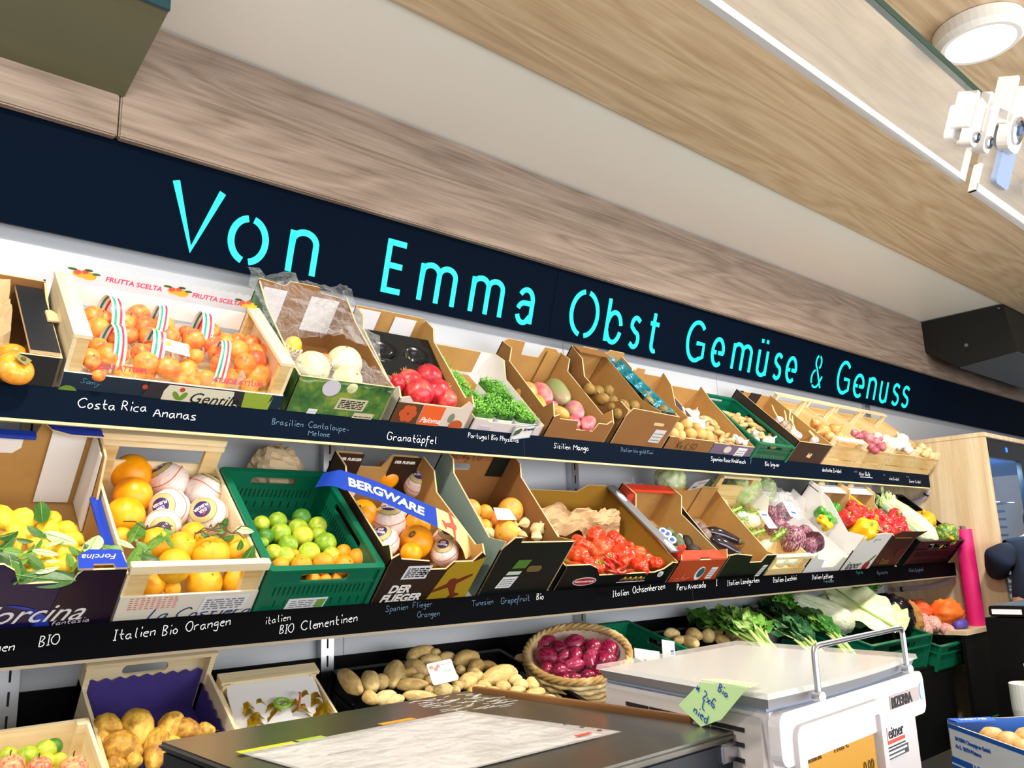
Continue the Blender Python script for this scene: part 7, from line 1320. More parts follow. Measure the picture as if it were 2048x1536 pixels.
# pear crate
c = thing('fruit_crate', 'pale wooden crate lined with scalloped violet card holding russet pears', 'crate', FP.M(.552)); W_, L, h = .280, .335, .115
lob('base', bx(B(), .004, W_-.004, .004, L, 0, .004), PINE, c)
for x in (0, W_-.007): lob('side_board', bx(B(), x, x+.007, .0, L, 0, h), PINEY, c)
lob('front_board', bx(B(), 0, W_, 0, .006, 0, .07), PINE, c)
lob('back_board', slab(B(), rect(0, 0, W_, .165), (0, L, 0), XA, ZA, -YA, .007, holes=[rrect(.085, .115, .185, .142, .012)]), PINE, c)
lob('back_rail', bx(B(), -.002, W_+.002, L-.035, L+.004, .165, .174), PINE, c)
for x in (.0, W_-.012): lob('corner_post', bx(B(), x, x+.012, L-.034, L-.006, 0, .165), PINE, c)
VIO = flat('violet_card', '4A3C8C', .7, var=.12, bscale=20)
sc = lambda w, h_, n: [(0, 0), (w, 0)]+[(w*(1-k/(n*2)), h_+(.005 if k % 2 else -.004)) for k in range(n*2+1)]
lob('violet_liner', slab(B(), sc(W_-.02, .105, 9), (.010, L-.012, .008), XA, ZA, -YA, .002), VIO, c)
for x in (.010, W_-.012): lob('violet_liner', slab(B(), sc(L-.03, .075, 10), (x, .012, .008), YA, ZA, XA, .002), VIO, c)
lob('violet_liner', bx(B(), .01, W_-.01, .01, L-.012, .005, .008), VIO, c)
for s, y, sz in (('C', .235, .045), ('O', .195, .045), ('RA', .14, .035)):
    bm = text_bm(s, sz, bold=.03); bm.transform(basis((-.0008, y, .025), (0, -1, 0), (0, 0, 1))); lob('printed_lettering', bm, flat('print_green', '3E8A5A', .6) if s == 'O' else flat('print_dark', '4A4038', .6), c)
bm, _ = hand_bm('Bio', .014, seed=3); bm.transform(basis((.09, L-.020, .1748), (1, 0, 0), (0, 1, 0))); lob('handwriting', bm, flat('ink_blue', '2F5FB0', .6), c)
pem = mesh_of(lathe(B(), [(0, -1.0), (.2, -1.02), (.6, -.9), (.95, -.5), (1, -.1), (.82, .35), (.55, .72), (.35, 1.0), (.12, 1.08), (0, 1.04)], 26, jit=.06), PEARM); pes = mesh_of(tube(B(), [(0, 0, 1.0), (.03, 0, 1.25), (.1, 0, 1.45)], .05, 6), TWIG); peb = mesh_of(lathe(B(), [(0, -1.01), (.12, -1.03), (.08, -.97), (0, -.96)], 8), flat('pear_eye', '4A3418', .9))
heap('pear', T['pear'], lambda t, i: (pem, [('stem', pes), ('blossom_end', peb)]), 'russet brown', 'of the violet lined crate', 'pear', 'pears in the violet lined crate', FP)
# white lined crate with gold ribbon
c = thing('fruit_crate', 'pale wooden crate with white plastic liner and gold ribbon next to the potatoes', 'crate', FP.M(.850)); W_, L, h = .255, .300, .105
lob('base', bx(B(), .004, W_-.004, .004, L, 0, .004), PINE, c)
for x in (0, W_-.006): lob('side_board', bx(B(), x, x+.006, .0, L, 0, h-.02), PINEY, c)
lob('back_board', bx(B(), 0, W_, L-.006, L, 0, h-.004), PINE, c); lob('back_rail', bx(B(), 0, W_, L-.03, L+.004, h-.004, h+.004), PINE, c)
for x in (.006, W_-.022): lob('corner_post', bx(B(), x, x+.016, L-.03, L-.008, 0, h), PINE, c)
lob('front_board', bx(B(), 0, W_, 0, .006, 0, .07), PINE, c)
WL = flat('liner_white', 'E6E8EC', .35); lob('white_liner', slab(B(), rrect(.012, .02, W_-.012, .31, .05, 8), (0, 0, .012), XA, Vector((0, .93, .27)).normalized(), ZA, .004), WL, c)
gr_ = thing('gold_ribbon', 'crumpled gold foil ribbon tied in a knot on the white liner', 'ribbon', FP.M(.885, .155, .060)); GOLD = flat('gold_foil', 'D9B42A', .22, metal=.8)
bm = B(); rng = random.Random(2)
for s in range(5):
    prev = None; y0 = .02*s; ph0 = rng.uniform(0, 6)
    for k in range(26):
        x = .21*k/25; pinch = .15+abs((k-12)/13); p = [(x, .045+(y0-.045)*pinch+q, .012+.012*math.sin(k*.9+ph0)+.006*rng.random()) for q in (-.009*pinch, .009*pinch)]
        v = [bm.verts.new(q) for q in p]
        if prev: bm.faces.new([prev[0], v[0], v[1], prev[1]])
        prev = v
lob('foil_strands', bm, GOLD, gr_); lob('green_knot', tube(B(), [(.095+.018*math.cos(a), .045+.014*math.sin(a), .028) for a in [k*.5 for k in range(13)]], .005, 6), flat('knot_green', '7FB23A', .4), gr_); lob('wire_tie', tube(B(), [(.13, .02, .02), (.14, .05, .045), (.15, .07, .03)], .003, 5), flat('tie_copper', 'B5653A', .4), gr_)
# lime and apple crate
c = thing('fruit_crate', 'pale wooden crate of limes and pink apples in the near bottom corner', 'crate', FQ.M(.235)); W_, L, h = .300, .27, .10
lob('base', bx(B(), .004, W_-.004, .004, L, 0, .004), PINE, c)
for x in (0, W_-.007): lob('side_board', bx(B(), x, x+.007, .0, L, 0, h), PINEY, c)
for y in (0, L-.006): lob('end_board', bx(B(), 0, W_, y, y+.006, 0, h), PINE, c)
for x in (.007, W_-.025): lob('corner_post', bx(B(), x, x+.018, L-.024, L-.006, 0, h+.004), PINE, c)
heap('lime', T['limelow'], lambda t, i: limm[t], {None: 'bright green', 'dark': 'dark green', 'yellow': 'yellowish'}, 'of the low lime crate', 'lime', 'limes in the low lime crate', FQ)
apm = mesh_of(lathe(B(), [(r, z*.88) for r, z in dimple(20, .25, .35)], 28, rib=(5, .03, 0)), APPM)
heap('apple', T['applelow'], lambda t, i: (apm, [('stem', pes)]), 'pink', 'of the low lime crate', 'apple', 'apples in the low lime crate', FQ, lambda i: look(Vector((-.2, -.4, .9))))
# ---- leafy greens
KAL = skin('kale_leaf', '123A22', '2A6238', '5A8C58', 7, .5, .9, 26, lo=.36, hi=.70); CEL = skin('celery_leaf', '4E8A2C', '7CB04A', 'B8D48A', 6, .45, .3, 20); CELS = skin('celery_stalk', '9CC25A', 'C4DC8C', None, 3, .4, .05); PARS = skin('parsley_leaf', '3E8A1E', '6CB23A', None, 8, .5, .3)
def blade(bm, base, tip, width, up_, droop, ruffle, seed, n=14, m=7, lobes=0):
    base, tip = Vector(base), Vector(tip); ax = (tip-base); l = ax.length; ax.normalize(); sd = ax.cross(up_).normalized(); nn = sd.cross(ax).normalized(); rows = []
    for j in range(n+1):
        t = j/n; w = width*(math.sin(PI*min(1, t*.96+.03))**.7)*(1-.25*t)
        if lobes: w *= .72+.45*abs(math.sin(t*PI*lobes))
        row = []
        for k in range(m+1):
            q = -1+2*k/m; p = base+ax*(l*t)+sd*(q*w)+nn*(-droop*(t**2)*l+.25*w*abs(q)); p += nn*(ruffle*abs(q)*math.sin(t*24+seed+q*3))+nn*(ruffle*.7*noise.noise(Vector((t*9, q*3, seed)))); row.append(bm.verts.new(p))
        rows.append(row)
    for a, b in zip(rows, rows[1:]):
        for k in range(m): bm.faces.new([a[k], a[k+1], b[k+1], b[k]])
rng = random.Random(11)
def bunch(name, label, cat, base, heads, mat, stalkm, nl, wd, lobes, ruffle, spread, group=None, lf=.3):
    b = thing(name, label, cat, base); base = Vector(base)
    for i in range(nl):
        h = Vector(heads)+Vector((rng.uniform(-1, 1)*spread[0], rng.uniform(-1, 1)*spread[1], rng.uniform(-.4, 1)*spread[2])); p0 = base+Vector((rng.uniform(-.02, .02), rng.uniform(-.02, .02), rng.uniform(0, .02)))
        mid = p0.lerp(h, lf)+Vector((0, 0, .012)); upv = Vector((rng.uniform(-.6, .1), rng.uniform(-.9, -.2), rng.uniform(.4, 1))).normalized()
        bm = B(); blade(bm, mid, h, wd*rng.uniform(.8, 1.2), upv, rng.uniform(.0, .25), ruffle, i*1.7, lobes=lobes)
        bmesh.ops.translate(bm, verts=bm.verts, vec=-base); o = lob('leaf', bm, mat, b, smooth=True)
        lob('stalk', tube(B(), [p0-base, mid-base, p0.lerp(h, .8)-base], [.006, .005, .0025], 6), stalkm, b, smooth=True)
bunch('celery', 'bunch of light green celery leaves over the black potato crate', 'celery', (2.72, 1.69, .945), (2.97, 2.05, 1.065), CEL, CELS, 34, .050, 3, .012, (.13, .10, .035), lf=.36)
bunch('kale', 'bunch of long dark blistered kale leaves next to the celery', 'kale', (2.93, 1.62, .920), (3.30, 2.09, 1.085), KAL, CELS, 26, .045, 0, .012, (.15, .08, .02), lf=.16)
bunch('kale', 'narrow bunch of dark green leaves with pale stalks between kale and green crate', 'kale', (3.12, 1.60, .905), (3.55, 2.08, 1.075), skin('chard_leaf', '2A6A26', '4E8E3A', None, 6, .45, .5, 20), CELS, 16, .036, 0, .010, (.08, .05, .02), lf=.25)
bunch('parsley', 'tuft of curly green leaves behind the kale under the middle shelf', 'herb', (3.40, 2.0, 1.0), (3.56, 2.12, 1.10), PARS, CELS, 22, .035, 5, .014, (.12, .05, .03), lf=.3)
# green crate with cabbage heads
plastic_crate('vegetable_crate', 'large green plastic crate holding pale cabbages and a black bag', FC.M(3.56), .60, .395, .155, GREENP)
for i, (p, d, hl, hw, lab) in enumerate((((3.62, 1.97, 1.02), (-.65, .62, .42), .15, .07, 'pale pointed cabbage lying against the near wall of the large green crate'), ((3.85, 1.98, 1.02), (-.6, .7, .3), .13, .065, 'white pointed cabbage half covered by the big cabbage leaf'), ((3.77, 2.06, 1.03), (-.5, .8, .3), .12, .055, 'pale pointed cabbage at the back of the large green crate'))):
    put('pointed_cabbage', (napa(LETN, i+4), []), axM(p, d) @ Matrix.Diagonal((hw, hw, hl, 1)), lab, 'cabbage', 'pointed cabbages in the large green crate')
bm = B(); blade(bm, (3.82, 1.72, .935), (3.80, 2.03, 1.15), .12, Vector((-.5, -.7, .5)), .12, .012, 3, 26, 14); cabl = obj('leaf', bm, skin('cabbage_leaf', 'B5C878', 'D4E0A4', 'E6ECC4', 3, .45, .35, 12), smooth=True)
cb_ = thing('pointed_cabbage', 'big open pale green cabbage leaf head standing in the large green crate', 'cabbage', (3.84, 1.80, .95), 'pointed cabbages in the large green crate')
cabl.parent = cb_; cabl.matrix_parent_inverse = cb_.matrix_world.inverted()
bm = B(); blade(bm, (3.90, 1.74, .93), (3.96, 1.90, 1.06), .11, Vector((-.5, -.8, .4)), .2, .012, 8, 20, 12); o = obj('leaf', bm, MATS['cabbage_leaf'], smooth=True); o.parent = cb_; o.matrix_parent_inverse = cb_.matrix_world.inverted()
bm = B(); tube(bm, [(3.82, 1.715, .94), (3.81, 1.86, 1.03), (3.80, 2.0, 1.13)], [.008, .006, .003], 6); o = obj('midrib', bm, CELS, smooth=True); o.parent = cb_; o.matrix_parent_inverse = cb_.matrix_world.inverted()
tag(obj('plastic_bag', ball(B(), (0, 0, 0), (.10, .09, .11), 26, 18, jit=.22, freq=4, seed=5), flat('bag_black', '121018', .18, bump=.5, bscale=14), M=Matrix.Translation((4.09, 1.86, .97)), smooth=True), 'shiny black plastic bag in the large green crate', 'bag')
tag(obj('paper_bag', ball(B(), (0, 0, 0), (.05, .06, .09), 18, 12, jit=.3, freq=4, seed=8), flat('kraft_dark', 'A9793A', .8), M=Matrix.Translation((4.20, 1.83, .95))), 'brown paper behind the shiny black bag', 'paper')
# root bunch on top of the crate
rb = thing('carrot_bunch', 'orange roots with curly green leaves and pale stalks under the middle shelf', 'carrot bunch', (4.28, 2.07, 1.035))
for i in range(4): lob('carrot', tube(B(), [(-.13, .02-.012*i, .03+.010*i), (-.02, .01-.02*i, .01), (.10, -.01-.02*i, -.03)], [.008, .018, .016], 10), flat('carrot_orange', 'E8932E', .5), rb, smooth=True)
bm = B()
for i in range(9): tube(bm, [(.05, -.03+.012*i, -.01+.006*i), (.14, -.02+.008*i, .0+.004*i), (.22, -.04+.012*i, -.005)], .005, 6)
lob('stalks', bm, CELS, rb, smooth=True)
bm = B()
for k in range(130):
    p = Vector((rng.uniform(-.10, .12), rng.uniform(-.04, .06), rng.uniform(.045, .10))); d = Vector((rng.uniform(-1, 1), rng.uniform(-1, .4), rng.uniform(-.2, 1))).normalized()*.028; s = d.cross(Vector((.2, .6, .5))).normalized()*.012
    bm.faces.new([bm.verts.new(q) for q in (p, p+d*.5+s, p+d, p+d*.5-s)])
lob('curly_leaves', bm, PARS, rb)
# crate with netted goods, net bags, pink roll
plastic_crate('vegetable_crate', 'small dark green crate of garlic and shallot nets beside the ledge', FC.M(4.22, -.03, -.02), .36, .40, .12, GREENP)
NET = [skin('net_orange', 'E8641E', 'F7842E', 'FFB46A', 9, .55, .8, 30), skin('net_red', 'D83A1E', 'F25A2E', 'F9824A', 9, .5, .8, 30)]
def netbag(label, p, rad, mat, seed, flare):
    bm = ball(B(), (0, 0, 0), rad, 34, 22, jit=.18, freq=2.6, seed=seed)
    for v in bm.verts:
        if v.co.x > rad[0]*.5: v.co.z += flare*(v.co.x-rad[0]*.5); v.co.y *= .6
        v.co += v.co.normalized()*.006*math.sin(v.co.x*180)*math.sin(v.co.z*180)
    return tag(obj('net_bag', bm, mat, M=Matrix.Translation(p), smooth=True), label, 'net bag', 'net bags by the cabinet')
netbag('red net bag lying flat at the back of the small dark green crate', (4.50, 1.95, .965), (.16, .10, .06), NET[1], 2, .4)
netbag('orange net bag with paper band next to the pink roll', (4.62, 1.82, .955), (.10, .08, .070), NET[0], 6, -.2)
tag(obj('paper_band', tube(B(), [(4.50, 1.735, .905), (4.56, 1.725, .912), (4.62, 1.735, .905)], [.022, .026, .018], 8), flat('band_violet', '5A48A8', .5), smooth=True), 'violet and white paper band on the orange net bag', 'paper band')
shm = mesh_of(ball(B(), (0, 0, 0), (1, 1, 1.2), 18, 12, jit=.2, freq=3), skin('shallot_net', 'B85A5E', 'D8A09A', 'E8D0B8', 5, .5, .4))
SHL = [((4.30, 1.80, .90), .030, 'pink shallot net at the near end of the small dark green crate'), ((4.36, 1.84, .925), .040, 'salmon net of shallots in the middle of the small dark green crate'), ((4.42, 1.81, .92), .036, 'beige striped net of garlic in the small dark green crate'), ((4.44, 1.77, .895), .026, 'small pink shallot before the striped garlic net'), ((4.48, 1.77, .885), .030, 'dark red shallot at the front wall of the small dark green crate')]
for p, r, lab in SHL: put('shallot_net', (shm, []), sM(p, r), lab, 'shallot net', 'nets in the small dark green crate')
pr_ = thing('paper_roll', 'tall bright pink roll standing on the ledge against the oak cabinet', 'roll', (4.765, 1.735, .889))
lob('pink_wrap', lathe(B(), [(0, 0), (.043, 0), (.043, .49), (.012, .49), (0, .488)], 32), flat('roll_pink', 'D81F72', .45), pr_, smooth=False); lob('core', lathe(B(), [(0, .48), (.014, .48), (.014, .508), (.010, .508), (0, .50)], 16), flat('core_grey', '6A6460', .6), pr_)

# ------------------------------------------------------------------ foreground: counter, cash drawer, scale
ct = thing('counter', 'brown wooden counter carrying the cash drawer and the scale', 'counter', (.8, .6, 0))
CTW = wood('counter_wood', '3A2416', '4E3220', '6A4830', 'X', 1, .5); 
child('top', box(.40, 1.165, .10, .93, .985, 1.008), CTW, ct); child('body', box(.45, 1.14, .12, .88, 0, .985), flat('display_black', '060606', .6, spec=.15), ct)
child('upright_board', bevbox(.774, .784, .585, .96, 1.008, 1.128, .001), wood('board_brown', '5A3A1C', '7A5228', '96683A', 'Y', 1, .5), ct)
DM = Matrix.Translation((.345, .520, 1.009)); dr = thing('cash_drawer', 'low dark cash drawer with scratched steel top in front of the potatoes', 'cash drawer', DM)
DTOP = flat('drawer_steel', '77756E', .24, metal=.95, bump=.06, bscale=30)
lob('body', bevbox(.004, .420, .004, .440, .0, .106, .003), flat('drawer_side', '0E1622', .4), dr); lob('steel_top', bevbox(0, .424, 0, .444, .1055, .114, .003), DTOP, dr)
lob('corner_clip', bevbox(.385, .427, -.004, .020, .088, .106, .002), STEEL, dr); lob('side_tab', bevbox(-.008, .0, .345, .375, .075, .098, .002), flat('tab_grey', '4A5058', .4), dr)
bm = B(); rng = random.Random(8)
for k in range(60):
    x, y = rng.uniform(.31, .41), rng.uniform(.30, .43); a = rng.uniform(-.6, .6); l = rng.uniform(.003, .016); bx(bm, -l, l, -.0005, .0005, 0, .0003, Matrix.Translation((x, y, .1141)) @ Matrix.Rotation(a, 4, 'Z'))
lob('scratches', bm, flat('scratch', 'D8D6D0', .6), dr)
# plastic sleeve with a document on the drawer
sl = thing('plastic_sleeve', 'clear punched plastic sleeve with a printed sheet lying on the cash drawer', 'plastic sleeve', Matrix.Translation((.345, .520, 1.1245)))
shp = [(.060, .09), (.060, .42), (.075, .43)]
sp0 = [(-.035, .0), (.012, .338), (.335, .345), (.385, .115), (.35, .0)]
SHEET = skin('sheet_print', '48453E', '7A7976', '9E9EA2', 14, .30, .05, 30, lo=.3, hi=.62, stretch=(1, 2.2, 1))
lob('printed_sheet', slab(B(), [(.048, .085), (.036, .292), (.300, .301), (.313, .090)], (0, 0, 0), XA, YA, ZA, .0006), SHEET, sl)
lob('clear_cover', slab(B(), [(.040, .078), (.029, .300), (.306, .310), (.332, .080)], (0, 0, .0012), XA, YA, ZA, .0006), film('sleeve_film', 'FFFFFF', .10, .12, .35, edge=.2), sl)
bm = B()
for k in range(8): slab(bm, ellp(.3215+.001*k, .10+.026*k*.98, .0028, .0028, 10), (0, 0, .0019), XA, YA, ZA, .0003)
lob('punch_holes', bm, flat('hole_dark', '3A3C40', .6), sl); lob('red_print', slab(B(), rect(.285, .095, .306, .101), (0, 0, .0022), XA, YA, ZA, .0003), RED, sl)
for x0, y0, w, m in ((.03, .305, .06, flat('scrap_yellow', 'B5B81E', .4)), (.095, .307, .03, flat('scrap_green', '8DA82A', .4)), (.20, .314, .045, flat('scrap_orange', 'C88A1E', .4))): lob('coloured_edge', slab(B(), rect(x0, y0, x0+w, y0+.012), (0, 0, .0003), XA, YA, ZA, .0004), m, sl)
bm = B(); rng = random.Random(14)
for k in range(26):
    x, y = rng.uniform(.06, .27), rng.uniform(.10, .28); w = rng.uniform(.008, .045); slab(bm, rect(x, y, min(x+w, .295), y+.004), (0, 0, .0007), XA, YA, ZA, .0002)
lob('printed_lines', bm, flat('sheet_ink', '8E8A7E', .5), sl)
# scale
FL, FR, BL, BR = Vector((.745, .470)), Vector((1.115, .487)), Vector((.820, .757)), Vector((1.150, .770))
def SP(a, b, z):
    p = FL*(1-a)*(1-b)+FR*a*(1-b)+BL*(1-a)*b+BR*a*b; return Vector((p.x, p.y, z))
def sblock(z0, z1, a0, a1, b0, b1, e0=0., bow=0., n=10, bev=.004):
    """block over the scale's plan; e0 = how much the foot is larger than the top, bow = how far the front bulges"""
    bm = B(); rings = []
    for z, e in ((z0, e0), (z1, 0)):
        r = []
        for k in range(n+1): t = k/n; r.append(SP(a0-e+(a1-a0+2*e)*t, b0-e-bow*math.sin(PI*t), z))
        r += [SP(a1+e, b1+e, z), SP(a0-e, b1+e, z)]; rings.append([bm.verts.new(p) for p in r])
    m = len(rings[0])
    for k in range(m): bm.faces.new([rings[0][k], rings[0][(k+1) % m], rings[1][(k+1) % m], rings[1][k]])
    bm.faces.new(rings[0][::-1]); bm.faces.new(rings[1])
    if bev: bmesh.ops.bevel(bm, geom=[e for e in bm.edges if e.calc_face_angle(0) > .6], offset=bev, segments=3, affect='EDGES')
    return bm
sca = thing('shop_scale', 'pale grey shop scale with amber display and bent wire rail', 'scale', Matrix.Translation((.95, .62, 1.009)))
SCW, SCG = flat('scale_white', 'D2D0D4', .32), flat('scale_grey', 'B4AEAC', .42); 
child('housing', sblock(1.022, 1.146, .02, .985, .02, .985, .0, .0, bev=.006), SCW, sca, smooth=False)
child('side_cover', hexa(B(), [SP(-.035, .02, 1.022), SP(.05, .02, 1.022), SP(.05, 1.0, 1.022), SP(-.035, 1.0, 1.022), SP(.012, .055, 1.140), SP(.05, .055, 1.140), SP(.05, .965, 1.140), SP(.012, .965, 1.140)]), SCG, sca)
bm = B()
for z in (1.124, 1.110, 1.096):
    t = (z-1.022)/.118
    for b0, b1 in ((.13, .30), (.31, .48), (.49, .66), (.67, .82)): 
        a = -.035+.047*t-.0035; q = [SP(a, b0, z), SP(a, b1, z), SP(a+.01, b1, z), SP(a+.01, b0, z)]; hexa(bm, q+[p+Vector((0, 0, .004)) for p in q])
child('vents', bm, SLOT, sca)
for a, b in ((.1, .1), (.9, .1), (.1, .9), (.9, .9)): child('foot', lathe(B(), [(0, 0), (.012, 0), (.012, .014), (0, .014)], 14, M=Matrix.Translation(SP(a, b, 1.0085))), BLACKP, sca)
child('weighing_plate', sblock(1.150, 1.160, .0, 1.0, .0, 1.0, -.012, .04, bev=.003), flat('plate_grey', 'A9AEB6', .35, metal=.5), sca)
child('plate_neck', sblock(1.144, 1.151, .02, .98, .03, .97, .0, .03, bev=0), flat('scale_bluegrey', '8E9CB4', .35), sca)
child('clear_cover', sblock(1.1605, 1.166, -.008, 1.008, -.008, 1.008, .004, .04, bev=.002), film('cover_clear', 'EEF2F0', .16, .10, edge=.3), sca)
rl = B(); pa, pb = Vector((.812, .454, 1.152)), Vector((1.050, .468, 1.152)); H_ = Vector((0, 0, .052))
tube(rl, chaikin([pa, pa+H_*.90, pa+H_+(pb-pa)*.02, pa+H_+(pb-pa)*.10, pa+H_+(pb-pa)*.9, pb+H_-(pb-pa)*.02, pb+H_*.90, pb], 2), .0032, 10); child('wire_rail', rl, STEEL, sca, smooth=True)
for p in (pa, pb): child('rail_fixing', lathe(B(), [(0, -.005), (.005, -.005), (.005, .005), (0, .005)], 12, M=axM(p+Vector((0, 0, .004)), (-.2, -1, 0))), STEEL, sca)
# display head on the front face
FP_ = (FR-FL).normalized(); fp = Vector((FP_.x, FP_.y, 0)); fq = Vector((0, 0, 1)); fn_ = Vector((fp.y, -fp.x, 0))
FO = Vector((.778, .474, 1.018))
def fsl(name, outline, off, t, m, **k): return child(name, slab(B(), outline, FO+fn_*off, fp, fq, fn_, t, **k), m, sca)
fsl('upper_front', rrect(-.026, .078, .344, .128, .012), -.004, .012, SCW)
fsl('display_bezel', rrect(-.002, .006, .204, .113, .012), .0, .013, SCW, holes=[rrect(.014, .016, .192, .098, .004)])
fsl('display_well', rect(.008, .012, .200, .102), .0, .003, flat('well_grey', '7E7C80', .5))
scr_ = fsl('screen', rect(.014, .018, .186, .096), .003, .003, flat('screen_amber', 'B8861E', .35, emit=.22))
INK = flat('screen_ink', '6A4E10', .6)
def ftx(s, size, x, z, off, m, **k):
    bm = text_bm(s, size, **k); bm.transform(basis(FO+fn_*off+fp*x+fq*z, fp, fq)); return child('printed_lettering', bm, m, sca)
for s, sz, x, z in (('Gewicht', .010, .022, .074), ('Preis €', .012, .085, .074), ('0,00', .016, .150, .042), ('0,00', .016, .088, .022), ('0,000', .016, .024, .046)): ftx(s, sz, x, z, .0066, INK)
fsl('badge_plate', rect(.234, .0955, .322, .1105), .008, .0012, flat('badge_silver', 'B5ABAC', .35)); ftx('BIZERBA', .0163, .2355, .0970, .0096, BLACK, bold=.03)
fsl('round_badge', ellp(.333, .104, .0075, .010, 20), .008, .0014, flat('badge_blue', 'B4C4D8', .35))
fsl('service_label', rect(.224, .0505, .290, .0755), .0, .0014, LABEL); fsl('service_label_band', rect(.226, .040, .290, .0504), .0, .0014, flat('band_dark', '3A3C4A', .5))
fsl('red_corner', [(.228, .0565), (.282, .0565), (.282, .0605), (.2325, .0605), (.2325, .075), (.228, .075)], .0015, .0005, RED); ftx('eitner', .0185, .235, .0622, .0018, BLACK, bold=.005)
for z, w in ((.0462, .055), (.0418, .046)): fsl('label_print', rect(.230, z, .230+w, z+.0022), .0015, .0004, LABEL)
fsl('label_print', rect(.230, .0522, .282, .0538), .0015, .0004, BLACK)
# sticky note hanging over the plate edge
nt_ = thing('sticky_note', 'pale green handwritten sticky note hanging over the scale plate edge', 'sticky note', Matrix.Translation((.745, .53, 1.150)))
Nt = Vector((.075, .287, 0)).normalized(); Nn = Vector((-Nt.y, Nt.x, 0)); NO = Vector((.737, .470, 1.168))+Nn*.002
npg = [(.088, 0), (.018, .002), (.060, -.033), (.093, -.045), (.128, -.028)]
child('paper', slab(B(), npg, NO, Nt, ZA, Nn, .0008), flat('note_green', 'B9DDA0', .7), nt_)
child('paper_fold', slab(B(), [(.088, 0), (.018, .002), (.030, .026), (.080, .020)], NO+Vector((0, 0, .0016)), Nt, Vector((Nt.y, -Nt.x, 0)), ZA, .0008), MATS['note_green'], nt_)
a_ = math.radians(-24); wP = -Nt*math.cos(a_)+ZA*math.sin(a_); wQ = Nt*math.sin(a_)+ZA*math.cos(a_)
for s, u_, z_, sz in (('Bio', .062, -.005, .0085), ('* 2x6', .100, -.010, .0100), ('7L', .093, -.024, .0100), ('nied', .104, -.031, .0095)):
    bm, wd = hand_bm(s, sz, seed=17, slant=.1, w=.0014); bm.transform(basis(NO+Nt*u_+ZA*z_+Nn*.0014, wP, wQ)); child('handwriting', bm, flat('ink_note', '1E4FA8', .6), nt_)
# glass pane with hinges above the counter
gp = thing('glass_pane', 'slanted clear glass pane with frosted lower edge hanging under the wooden ceiling', 'glass pane', (1.0, .42, 1.95))
GLS = film('pane_glass', 'F2F4F0', .05, .04, edge=.14); k_ = -.38
def gy(z): return .446+k_*(z-1.90)
def gpt(x, z, o_=0): return Vector((x, gy(z)+o_, z))
ZT = 2.036
bm = hexa(B(), [gpt(-.6, 1.9), gpt(1.449, 1.9), gpt(1.449, 1.9, .008), gpt(-.6, 1.9, .008), gpt(-.6, ZT), gpt(1.449, ZT), gpt(1.449, ZT, .008), gpt(-.6, ZT, .008)]); child('pane', bm, GLS, gp)
FRO = flat('frosted_edge', 'E6E6E4', .35, trans=.25)
bm = hexa(B(), [gpt(-.6, 1.899, -.001), gpt(1.452, 1.899, -.001), gpt(1.452, 1.899, .009), gpt(-.6, 1.899, .009), gpt(-.6, 1.907, -.001), gpt(1.452, 1.907, -.001), gpt(1.452, 1.907, .009), gpt(-.6, 1.907, .009)])
hexa(bm, [gpt(1.447, 1.907, -.001), gpt(1.452, 1.907, -.001), gpt(1.452, 1.907, .009), gpt(1.447, 1.907, .009), gpt(1.447, 1.955, -.001), gpt(1.452, 1.955, -.001), gpt(1.452, 1.955, .009), gpt(1.447, 1.955, .009)]); child('frosted_edge', bm, FRO, gp)
child('green_edge', hexa(B(), [gpt(-.6, ZT-.008, -.001), gpt(1.53, ZT-.008, -.001), gpt(1.53, ZT-.008, .009), gpt(-.6, ZT-.008, .009), gpt(-.6, ZT, -.001), gpt(1.53, ZT, -.001), gpt(1.53, ZT, .009), gpt(-.6, ZT, .009)]), flat('glass_green', '0E3A30', .2), gp)
g2 = thing('glass_pane', 'second slanted glass pane beyond the hinge clamps', 'glass pane', (1.8, .42, 1.95))
child('pane', hexa(B(), [gpt(1.50, 1.9), gpt(2.6, 1.9), gpt(2.6, 1.9, .008), gpt(1.50, 1.9, .008), gpt(1.50, ZT), gpt(2.6, ZT), gpt(2.6, ZT, .008), gpt(1.50, ZT, .008)]), GLS, g2)
bm = hexa(B(), [gpt(1.497, 1.897, -.002), gpt(2.6, 1.897, -.002), gpt(2.6, 1.897, .010), gpt(1.497, 1.897, .010), gpt(1.497, 1.909, -.002), gpt(2.6, 1.909, -.002), gpt(2.6, 1.909, .010), gpt(1.497, 1.909, .010)])
hexa(bm, [gpt(1.494, 1.897, -.002), gpt(1.504, 1.897, -.002), gpt(1.504, 1.897, .010), gpt(1.494, 1.897, .010), gpt(1.494, 1.94, -.002), gpt(1.504, 1.94, -.002), gpt(1.504, 1.94, .010), gpt(1.494, 1.94, .010)]); child('frosted_edge', bm, FRO, g2)
HW = flat('hinge_white', 'ECE8E4', .3)
